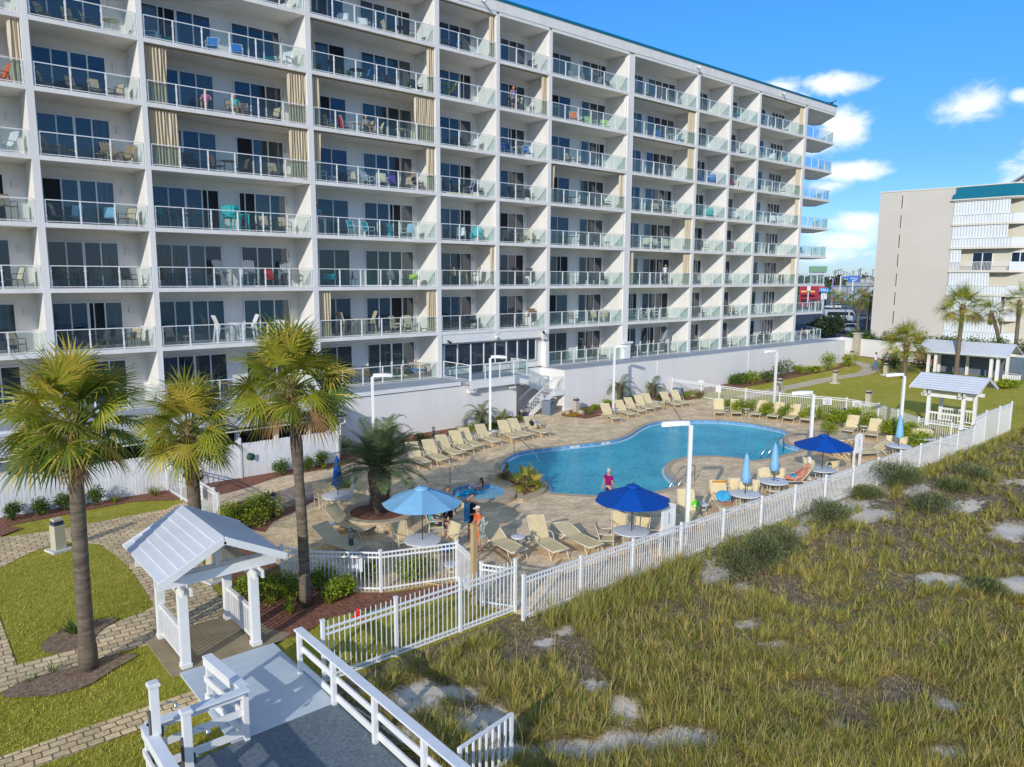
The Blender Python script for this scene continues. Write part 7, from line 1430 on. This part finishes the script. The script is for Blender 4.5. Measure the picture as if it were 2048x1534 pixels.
# utility poles and street lights
pole_m = mat('wood_pole', (.10, .085, .075), .9)
for i, (px, top, dist) in enumerate(((1671,541,520),(1676,540,540),(1681,539,560),(1687,543,600),(1693,545,600),(1699,547,620),(1706,542,560),(1717,541,430),(1720,538,400),(1731,545,430),(1745,540,520),(1668,543,480))):
    c = gz(px, 556, dist); h = 9.3+(556-top)*dist/1480; t = thing('utility_pole', f'{ORD[i]} utility pole from the first in the far skyline row', 'utility pole', (c.x, c.y, 0), atan2(c.y, c.x)-pi/2, 'utility poles on the skyline'); m = MB(); m.tube([(0, 0, 0), (0, 0, h)], [.28, .2], pole_m, 6); m.build('pole', None, t); m = MB()
    for k in range(1 if i % 3 else 3): m.box(-1.3+.2*k, 1.3-.2*k, -.1, .1, h-.8-1.0*k, h-.6-1.0*k, pole_m)
    m.build('crossarm', None, t)
for px, py, top, lb in ((1688, 668, 616, 'black street light post in front of the white van'), (1696, 640, 605, 'black street light post right of the white van')):
    g = G(px, py); d = sqrt(g.x**2+g.y**2); h = (py-top)*d/1480; t = thing('street_light', lb, 'street light', (g.x, g.y, 0), cr_); m = MB(); m.tube([(0, 0, 0), (0, 0, h)], .07, dk, 6); m.build('pole', None, t); m = MB(); m.box(-.5, .5, -.15, .15, h-.05, h+.08, dk); m.build('lamp_head', None, t)
g = gz(1712, 575, 235)
for px, top, lb in ((1679, 553, 'tall pale street light mast above the blue slide'), (1704, 560, 'pale street light mast before the blue shop sign')):
    g = gz(px, 590, 270); t = thing('street_light', lb, 'street light', (g.x, g.y, 0), cr_); h = 9.3+(556-top)*270/1480; m = MB(); m.tube([(0, 0, 0), (0, 0, h)], .16, alum, 6); m.build('pole', None, t); m = MB(); m.tube([(0, 0, h), (1.2, 0, h+.2)], .09, alum, 5); m.build('arm', None, t)
# the far tree line reads as one mass
m = MB(); rt_r = random.Random(9)
for i in range(15000):
    a = AZ-radians(rt_r.uniform(-4, 34)); d = rt_r.uniform(440, 900); hh_ = (4+5*noise.noise(Vector((a*60, d*.01, 2)))+4)*(d/650); z = hh_*rt_r.random(); c = Vector((cos(a)*d, sin(a)*d, z)); s = rt_r.uniform(.8, 2.2)
    u = Vector((rt_r.gauss(0, 1), rt_r.gauss(0, 1), rt_r.gauss(0, 1))).normalized()*s; v = u.cross(Vector((rt_r.gauss(0, 1), rt_r.gauss(0, 1), rt_r.gauss(0, 1)))).normalized()*s; m.add([c-u, c-v, c+u, c+v], [(0, 1, 2, 3)], lm['dark'][i % 2] if i % 5 else lm['olive'][1])
tag(m.build('distant_trees'), 'dark distant tree line along the horizon', 'trees', kind='stuff')
# roof vent on the podium end and gull-like bird
m = MB(); m.box(-.7, .7, -.3, .3, 0, .35, crm); tag(m.build('roof_box', None, None, (77.5, 40.2, 2.8)), 'small cream box on the podium roof end', 'box')

m = MB(); m.ball((0, 0, 0), .12, dk, 8, 5, (1.9, .7, .7)); m.beam((0, 0, .03), (-.05, .42, .16), .16, .02, dk); m.beam((0, 0, .03), (-.05, -.42, .16), .16, .02, dk); m.prism([(-.2, -.05), (-.42, -.1), (-.42, .1), (-.2, .05)], -.01, .01, dk)
c = gz(1664, 206, 75); tag(m.build('seabird', None, None, c), 'small dark bird flying above the right end of the condo', 'bird')
# ================= things on the balconies =================
CLR = {'white': (.78, .78, .77), 'teal': (.02, .42, .44), 'tan': (.50, .40, .27), 'grey': (.26, .28, .30), 'dark': (.035, .035, .045), 'brown': (.17, .08, .05), 'blue': (.02, .16, .50), 'light blue': (.25, .50, .65), 'red': (.60, .03, .05), 'orange': (.75, .16, .03), 'yellow': (.80, .62, .02), 'lime': (.35, .60, .08), 'green': (.05, .40, .10), 'purple': (.12, .05, .35), 'wood': (.38, .26, .14), 'cream': (.66, .58, .42), 'pink': (.62, .08, .25)}
cmat = lambda c: mat('furniture_'+c.replace(' ', '_'), CLR[c], .55, .1, 5)
def k_ad(c, high=False):
    b = cmat(c); t = thing('adirondack_chair', 'x', 'chair'); h = .36 if not high else .74; m = MB()
    for i in range(4): m.box(-.3+.13*i, -.2+.13*i, -.27, .27, h-.06+.03*i, h-.035+.03*i, b)
    m.build('seat', None, t); m = MB()
    for i in range(5): y = -.24+.12*i; m.beam((-.26, y*.9, h-.06), (-.56, y*1.15, h+.70-.5*y*y*4*.25), .10, .02, b, Vector((1, 0, .4)))
    m.build('backrest', None, t); m = MB()
    for s in (-.33, .33): m.box(-.4, .36, s-.06, s+.06, h+.2, h+.225, b)
    m.build('armrest', None, t); m = MB()
    for s in (-.31, .31): m.box(.22, .32, s-.02, s+.02, 0, h+.2, b); m.beam((-.35, s, h+.2), (-.48, s, 0), .04, .09, b)
    if high: m.box(.2, .34, -.3, .3, .25, .28, b)
    m.build('legs', None, t); return t
def k_table(c, h=.72, r_=.42):
    t = thing('balcony_table', 'x', 'table'); b = cmat(c); m = MB(); m.lathe([(r_-.02, h-.03), (r_, h-.015), (r_-.02, h)], (0, 0, 0), b, 18); m.build('top', None, t); m = MB()
    for k in range(4): a = k*pi/2+.5; m.tube([(r_*.6*cos(a), r_*.6*sin(a), h-.03), (r_*.75*cos(a), r_*.75*sin(a), 0)], .016, b, 5)
    m.build('legs', None, t); return t
def k_plant(c):
    t = thing('potted_plant', 'x', 'plant'); m = MB(); m.lathe([(.12, 0), (.17, .28), (.18, .3), (.15, .3)], (0, 0, 0), cmat('brown'), 12); m.build('pot', None, t); m = MB(); q = random.Random(4)
    for i in range(60): a = q.random()*6.28; blade(m, Vector((0, 0, .3)), Vector((cos(a)*q.random(), sin(a)*q.random(), 1)).normalized(), .5, .04, .5, lm['boxwood'][0], Vector((0, 0, 1)), 2)
    m.build('leaves', None, t); return t
def k_drape(c):
    t = thing('draped_table', 'x', 'table'); m = MB(); m.lathe([(.42, .42), (.38, .70), (.36, .73), (.0, .735)], (0, 0, 0), cmat(c), 14, .8); m.build('cloth', None, t); m = MB()
    for x in (-.25, .25): m.box(x-.02, x+.02, -.02, .02, 0, .6, cmat('dark'))
    m.build('legs', None, t); return t
def k_bench(c):
    t = thing('bench', 'x', 'bench'); b = cmat('wood'); m = MB(); m.box(-.25, .25, -.65, .65, .38, .42, b); m.build('seat', None, t); m = MB()
    for i in range(9): y = -.6+.15*i; m.beam((-.24, y, .42), (-.38, y, .86), .05, .02, b)
    m.beam((-.38, -.66, .88), (-.38, .66, .88), .05, .06, b); m.build('backrest', None, t); m = MB()
    for y in (-.6, .6): m.box(.18, .24, y-.03, y+.03, 0, .62, b); m.box(-.25, -.19, y-.03, y+.03, 0, .6, b); m.box(-.25, .26, y-.04, y+.04, .6, .63, b)
    m.build('legs', None, t); m = MB(); m.box(-.2, .24, -.6, .6, .42, .5, cmat(c)); m.build('cushion', None, t); return t
def k_bag(c):
    t = thing('beach_bag', 'x', 'bag'); m = MB(); m.ball((0, 0, .18), .22, cmat(c), 10, 7, (1, .7, .85)); m.build('body', None, t); m = MB(); m.tube([(-.12, 0, .3), (0, 0, .5), (.12, 0, .3)], .015, cmat(c), 5); m.build('strap', None, t); return t
def k_sling(c, fr_c='dark', high=False): return make_chair(cmat(c), cmat(fr_c), 'x', 'balcony_chair', .56, .42 if not high else .72, .52)
def k_rec(c): t = make_lounger(40, 'x'); return t
KIND = {'ad': (lambda c: k_ad(c), 'slatted adirondack chair'), 'ha': (lambda c: k_ad(c, True), 'high slatted bar chair'), 'ch': (lambda c: k_sling(c, 'dark'), 'sling chair'), 'cw': (lambda c: k_sling(c, 'white'), 'sling chair with white frame'), 'hc': (lambda c: k_sling(c, 'dark', True), 'high sling chair'),
 'tb': (lambda c: k_table(c), 'round table'), 'ht': (lambda c: k_table(c, 1.0, .38), 'high round table'), 'lt': (lambda c: k_table(c, .45, .28), 'low round table'), 'pl': (k_plant, 'potted plant'), 'dr': (k_drape, 'cloth-covered table'), 'be': (k_bench, 'wooden bench with cushion'), 'bg': (k_bag, 'bag')}
protos = {}
BALC = {  # bay: {storey: items (kind, colour, place along the bay 0..1)}
0: {6:'cw:pink:.5 ch:tan:.8',5:'ad:orange:.55 ad:orange:.85',4:'ad:teal:.6 ad:white:.85',3:'ht:wood:.45 hc:tan:.65 hc:tan:.85',2:'ch:cream:.6 ch:cream:.85',1:'lt:tan:.55 ch:tan:.8 ch:dark:.35'},
1: {6:'ch:tan:.12 ch:tan:.4 ch:tan:.62 tb:cream:.85',5:'ch:tan:.1 lt:dark:.25 ch:tan:.4 ch:tan:.62 ch:tan:.87',4:'ad:wood:.12 lt:wood:.3 lt:wood:.65 ad:wood:.9 ad:wood:.76',3:'ch:tan:.12 ch:light_blue:.28 ch:light_blue:.7 ch:tan:.9',2:'ch:dark:.15 tb:dark:.3 ch:dark:.45 ch:dark:.87',1:'ch:dark:.1 ch:dark:.3 ch:dark:.5 ch:dark:.7 ch:tan:.88'},
2: {7:'ch:grey:.3 ch:dark:.9',6:'ad:white:.05 lt:teal:.14 cw:blue:.42 cw:blue:.6 ad:white:.93 lt:teal:.83',5:'ch:brown:.36 ch:tan:.55 ch:tan:.64 ch:tan:.85',4:'ch:brown:.42 tb:brown:.5 ch:brown:.6 ch:dark:.22 ch:tan:.85',3:'hc:teal:.06 ht:grey:.12 hc:dark:.2 ha:teal:.48 ha:teal:.57 lt:dark:.66 ch:tan:.75 ch:tan:.9',2:'ch:brown:.03 tb:dark:.12 ch:dark:.2 ha:grey:.43 ha:grey:.62 ch:red:.79 ha:grey:.9',1:'ch:tan:.07 lt:tan:.15 ha:white:.42 ht:white:.5 ha:white:.58 ad:white:.85',0:'ch:dark:.2 tb:wood:.4 ch:dark:.6'},
3: {7:'ch:dark:.06 cw:white:.3 cw:white:.48 ch:tan:.68 tb:dark:.78 ch:tan:.9',6:'pl:green:.08 ch:brown:.2 tb:dark:.38 ch:blue:.46 pl:green:.34 ch:dark:.7 pl:green:.86 ch:dark:.94',5:'cw:red:.07 cw:yellow:.17 cw:red:.28 tb:white:.38 ch:tan:.47 cw:yellow:.58 tb:cream:.79',4:'cw:grey:.06 lt:white:.16 ch:cream:.36 cw:white:.47 cw:cream:.6 ch:purple:.72 ch:tan:.86 lt:white:.95',3:'ha:white:.05 cw:teal:.33 lt:white:.4 cw:teal:.48 ch:teal:.72 bg:teal:.66 cw:light_blue:.84',2:'dr:teal:.11 lt:dark:.31 ch:grey:.68 lt:dark:.78 dr:lime:.9',1:'ha:tan:.24 ht:tan:.36 ha:tan:.43 ad:cream:.76 ad:cream:.87',0:'ch:wood:.3 ch:wood:.44 lt:wood:.62 tb:wood:.74 be:blue:.92'},
4: {7:'tb:grey:.2 ch:blue:.38 cw:white:.9',6:'ht:green:.15 hc:yellow:.34 bg:pink:.72',5:'ch:dark:.6 cw:white:.85',4:'ch:dark:.15 ch:dark:.4 tb:dark:.55 cw:purple:.66 ch:dark:.88',3:'ch:teal:.08 cw:white:.55 ad:teal:.85',2:'hc:tan:.4 ht:tan:.6 hc:tan:.8 ch:dark:.08',1:'ch:dark:.1 ch:dark:.3 ht:dark:.5 ch:dark:.55 ch:dark:.82'},
5: {7:'lt:dark:.6 ch:dark:.85',6:'ht:dark:.45 hc:tan:.6 pl:green:.88',5:'cw:blue:.3 tb:white:.55 cw:blue:.45 cw:blue:.8',4:'ch:dark:.15 ch:dark:.45 tb:dark:.6 ch:dark:.88',3:'ad:tan:.12 ch:tan:.35 tb:cream:.55 ad:cream:.85',2:'ch:red:.15 hc:dark:.55 hc:dark:.85',1:'ch:brown:.3 hc:brown:.5 lt:dark:.62 hc:brown:.88'},
6: {7:'ch:dark:.06 ch:grey:.4 ch:grey:.55 ch:grey:.72 tb:dark:.62 ch:dark:.95',6:'ht:light_blue:.07 cw:orange:.36 cw:orange:.46 cw:lime:.65 cw:lime:.88 lt:white:.77',5:'ch:blue:.06 ch:tan:.33 ch:tan:.5 ch:blue:.65',4:'ch:dark:.3 tb:dark:.42 ch:dark:.55 lt:tan:.85 ch:dark:.92',3:'tb:dark:.38 ch:dark:.5 ch:dark:.75 lt:dark:.92',2:'ch:dark:.3 tb:tan:.44 ch:dark:.55 ch:dark:.7 ch:dark:.88',1:'ch:dark:.22 ch:tan:.42 ch:tan:.75 ch:tan:.92',0:'ht:tan:.74 hc:brown:.7'},
7: {7:'ch:grey:.15 lt:dark:.3 ch:tan:.4 ch:grey:.88',6:'ch:dark:.1 ch:blue:.6 tb:white:.76 ch:light_blue:.9',4:'cw:light_blue:.06 ht:white:.3 ch:tan:.6 ch:teal:.75 ch:teal:.88',3:'tb:cream:.25 cw:cream:.35 cw:cream:.6 cw:cream:.78',2:'ch:dark:.15 ch:brown:.35 tb:dark:.5 ch:dark:.68',1:'cw:cream:.2 tb:cream:.3 cw:cream:.4 cw:cream:.65 lt:tan:.8',0:'ch:dark:.3 tb:dark:.5 pl:green:.85'},
8: {7:'lt:grey:.3 bg:orange:.45 bg:pink:.35',6:'ch:dark:.15 bg:teal:.5',5:'ad:blue:.15 lt:blue:.4 ad:blue:.6 ad:blue:.85',4:'ha:teal:.15 lt:teal:.5 ad:teal:.85',3:'ch:brown:.15 ch:brown:.6',2:'cw:grey:.2 cw:tan:.5',1:'ch:dark:.25 ch:brown:.65',0:'hc:dark:.2 hc:tan:.6'},
9: {7:'cw:teal:.3 tb:teal:.55 cw:teal:.85',6:'ch:grey:.45 ch:grey:.8',5:'ch:dark:.15 ad:red:.45',4:'cw:grey:.1 tb:white:.5 cw:white:.8',3:'ch:dark:.15 ch:brown:.6',2:'cw:light_blue:.2 cw:white:.4 cw:white:.75',1:'ch:brown:.45 ch:tan:.8',0:'tb:tan:.5 ch:tan:.75'},
10: {7:'ch:grey:.3 ch:grey:.65 lt:dark:.8',6:'cw:white:.15 tb:white:.3 cw:white:.5 ch:light_blue:.85',5:'ch:dark:.12 ch:tan:.6 ch:tan:.78',4:'cw:dark:.1 cw:white:.25 tb:white:.4 cw:white:.65 cw:white:.8',3:'ch:dark:.2 tb:dark:.35 ch:dark:.55',2:'ch:dark:.15 ch:dark:.35 ch:tan:.65 ch:brown:.85',1:'cw:light_blue:.3 ch:grey:.6',0:'ch:dark:.15 tb:wood:.35 ch:dark:.45 ch:dark:.62'},
11: {5:'cw:teal:.2',3:'cw:blue:.3 cw:blue:.5',0:'cw:white:.3 tb:white:.5 cw:white:.7'}}
CW_ = {'chair': 'balcony chairs', 'table': 'balcony tables', 'bag': 'bags on balconies', 'plant': 'balcony plants', 'bench': 'balcony benches'}
BN = lambda k: ORD[k]+' bay' if k < 11 else 'end bay'
rb_ = random.Random(17)
for k, fl in BALC.items():
    a, b = BAYS[k]
    for f, items in fl.items():
        its = sorted((i.split(':') for i in items.split()), key=lambda q: float(q[2]))
        for i, (kd, c, u) in enumerate(its):
            c = c.replace('_', ' '); key = (kd, c)
            if key not in protos: protos[key] = KIND[kd][0](c)
            x = a+.35+(b-a-.7)*float(u); y = FY+(.75 if kd in ('tb', 'ht', 'lt', 'dr') else .8)+rb_.uniform(0, .45); cat = protos[key]['category']
            tbs = [float(q[2]) for q in its if q[0] in ('tb', 'ht')]; rz = -pi/2+rb_.uniform(-.6, .6)
            if tbs and cat == 'chair':
                d = min(tbs, key=lambda q: abs(q-float(u)))-float(u)
                if abs(d) < .25: rz = (0 if d > 0 else pi)+rb_.uniform(-.5, .3)*(1 if d < 0 else 1)
            elif float(u) > .82 and cat == 'chair': rz = pi+.5+rb_.uniform(-.3, .3)
            elif float(u) < .15 and cat == 'chair': rz = -.5
            if cat == 'bench': rz = pi+.6
            lab = f'{c} {KIND[kd][1]}, {ORD[i]} item from left, {ORD[f]} storey, {BN(k)}' if kd != 'be' else 'wooden bench with blue cushion on the first-storey terrace, fourth bay'
            place(protos[key], (x, y, ft(f)), rz, lab, CW_[cat])
# curtains: (bay, storey, side, width)
cbe = [mat('curtain_beige', (.62, .50, .33), .85, .1, 3, trans=.1, stretch=(6, 1, .1)), mat('curtain_cream', (.68, .58, .42), .85, .08, 3, trans=.1, stretch=(6, 1, .1))]
def curtain(k, f, side, w):
    a, b = BAYS[k]; x0 = a+.06 if side == 'L' else b-.06-w; n = max(6, int(w/.045)); K = 5; m = MB(); q = random.Random(k*31+f*7+len(side)); H = 2.62; vs = []
    for s in range(K+1):
        for i in range(n+1):
            u = i/n; vs.append((x0+w*u+.02*sin(s*1.3+i), FY+.20+.055*sin(i*1.9+q.random()*.4+s*.25), ft(f)+.05+(H-.05)*s/K))
    for i in range(n): m.add([vs[s*(n+1)+i+j] for s in range(K+1) for j in (0, 1)], [(2*s, 2*s+1, 2*s+3, 2*s+2) for s in range(K)], cbe[0] if (i//2+k) % 3 else cbe[1], True)
    m.v = m.v; o = m.build('balcony_curtain', None, None, at=(x0+w/2, FY+.2, ft(f)))
    tag(o, f'beige striped curtain at the {"left" if side == "L" else "right"} end of the {ORD[f]}-storey balcony, {BN(k)}', 'curtain', 'balcony curtains')
for k, f, s, w in ((0,5,'R',.4),(2,5,'L',.95),(2,5,'R',.95),(2,4,'L',1.35),(2,4,'R',.95),(3,6,'R',.4),(3,6,'L',.25),(3,5,'L',.45),(3,5,'R',1.35),(3,4,'R',.5),(3,4,'L',.4),(3,1,'L',.75),(3,1,'R',.6),(4,7,'R',.35),(4,2,'R',.25),(5,6,'R',.4),(5,6,'L',.15),(6,4,'L',.4),(6,4,'R',.5),(7,6,'R',.8),(7,5,'R',.7),(7,3,'R',.7),(7,2,'L',.6),(7,2,'R',.75),(10,7,'R',.6),(10,5,'R',.7),(10,4,'R',.5),(10,2,'R',.6)): curtain(k, f, s, w)
for k, f in ((2,5),(2,4),(3,6),(3,5),(3,4),(4,7),(4,2),(5,6),(6,4),(7,6),(7,5),(10,7)):
    a, b = BAYS[k]; m = MB(); m.box(a+.02, b-.02, FY+.16, FY+.24, ft(f)+2.64, ft(f)+2.70, cmat('wood')); m.build('curtain_track', None, condo)
# people on the balconies
def bp(k, f, u, y, rz, label, pose, **kw):
    a, b = BAYS[k]; p = person((a+(b-a)*u, FY+y), rz, label, pose, z=ft(f), **kw); return p
bp(2, 5, .37, .85, pi-.5, 'seated person in pink top on the fifth-storey balcony, third bay', SIT, top=(.55, .12, .30), bottom=(.05, .07, .15), hair=(.05, .04, .03)); bp(2, 5, .56, .85, pi, 'seated person in sunglasses and aqua top on the fifth-storey balcony', SIT, top=(.10, .55, .45), bottom=(.4, .25, .2), hair=(.5, .4, .25))
bp(3, 5, .47, .8, pi, 'person sitting with bare legs on the fifth-storey balcony, fourth bay', SIT, top=(.35, .32, .30), bottom=(.05, .05, .08)); bp(3, 4, .86, .7, pi+.2, 'blonde woman in black leaning at the fourth-storey railing, fourth bay', dict(SIT, haR=(.1, .1, 1.0), elR=(.25, .05, .78)), top=(.02, .02, .03), bottom=(.02, .02, .03), hair=(.45, .22, .10), sleeve=False)
bp(3, 3, .06, .9, pi-.6, 'person in a red cap at the left end of the third-storey balcony', None, top=(.15, .35, .40), bottom=(.1, .15, .2), hat=(.60, .02, .03)); bp(5, 6, .42, .8, pi, 'person with red hair at a high table, sixth storey', None, top=(.25, .2, .35), bottom=(.04, .05, .1), hair=(.40, .12, .04))
bp(7, 4, .6, .7, pi, 'person in dark blue top and cap, fourth storey, eighth bay', SIT, top=(.05, .08, .16), bottom=(.3, .3, .35), hat=(.7, .7, .7)); bp(7, 2, .66, .6, pi, 'person in white shirt at the second-storey railing, eighth bay', None, top=(.78, .78, .80), bottom=(.06, .1, .16)); bp(11, 0, .62, .9, pi-.7, 'sunbather with raised legs on the corner terrace of the condo', LIE, skin=skin_r, bottom=(.5, .1, .1))
# small things
m = MB(); m.lathe([(.04, 0), (.09, .08), (.06, .22), (.03, .3)], (0, 0, 0), cmat('dark'), 10); m.ball((0, 0, .36), .06, cmat('dark'), 8, 6); m.prism([(-.05, .40), (-.02, .40), (-.045, .45)], -.01, .01, cmat('dark'), Matrix(((1, 0, 0, 0), (0, 0, 1, 0), (0, 1, 0, 0), (0, 0, 0, 1)))); m.prism([(.02, .40), (.05, .40), (.045, .45)], -.01, .01, cmat('dark'), Matrix(((1, 0, 0, 0), (0, 0, 1, 0), (0, 1, 0, 0), (0, 0, 0, 1))))
a, b = BAYS[3]; tag(m.build('cat_figurine', None, None, (a+.35+(b-a-.7)*.31, FY+.95, ft(2)+.45)), 'black sitting cat figurine on a small balcony table', 'figurine')
t = thing('tilted_parasol', 'folded grey parasol leaning over the terrace of the eighth bay', 'parasol', (BAYS[7][0]+5.2, FY+.9, ft(0)), 0); m = MB(); m.tube([(0, 0, 0), (-.0, 0, 1.0), (1.1, 0, 2.1)], .025, cmat('grey'), 6); m.build('pole', None, t); m = MB(); m.tube([(.25, 0, .9), (.7, 0, 1.5), (1.15, 0, 2.15)], [.16, .2, .06], cmat('grey'), 8); m.build('canopy', None, t)
towel((BAYS[3][0]+5.4, FY+.5, ft(0)+.0), .3, .6, 1.5, [tw('bl', (.05, .3, .6)), tw('gr', (.2, .5, .1)), tw('ye', (.7, .6, .05))], 'bright blue, green and yellow towel spread on the terrace floor', 6)
m = MB(); m.box(-.9, .9, -.15, .15, 0, .06, cmat('yellow')); tag(m.build('surfboard', None, None, (BAYS[4][0]+1.6, FY+.35, ft(4)+.02)), 'long yellow board lying along the fourth-storey railing, fifth bay', 'board')
for k_, p_ in list(protos.items()):
    if p_['label'] == 'x': bpy.data.objects.remove(p_)
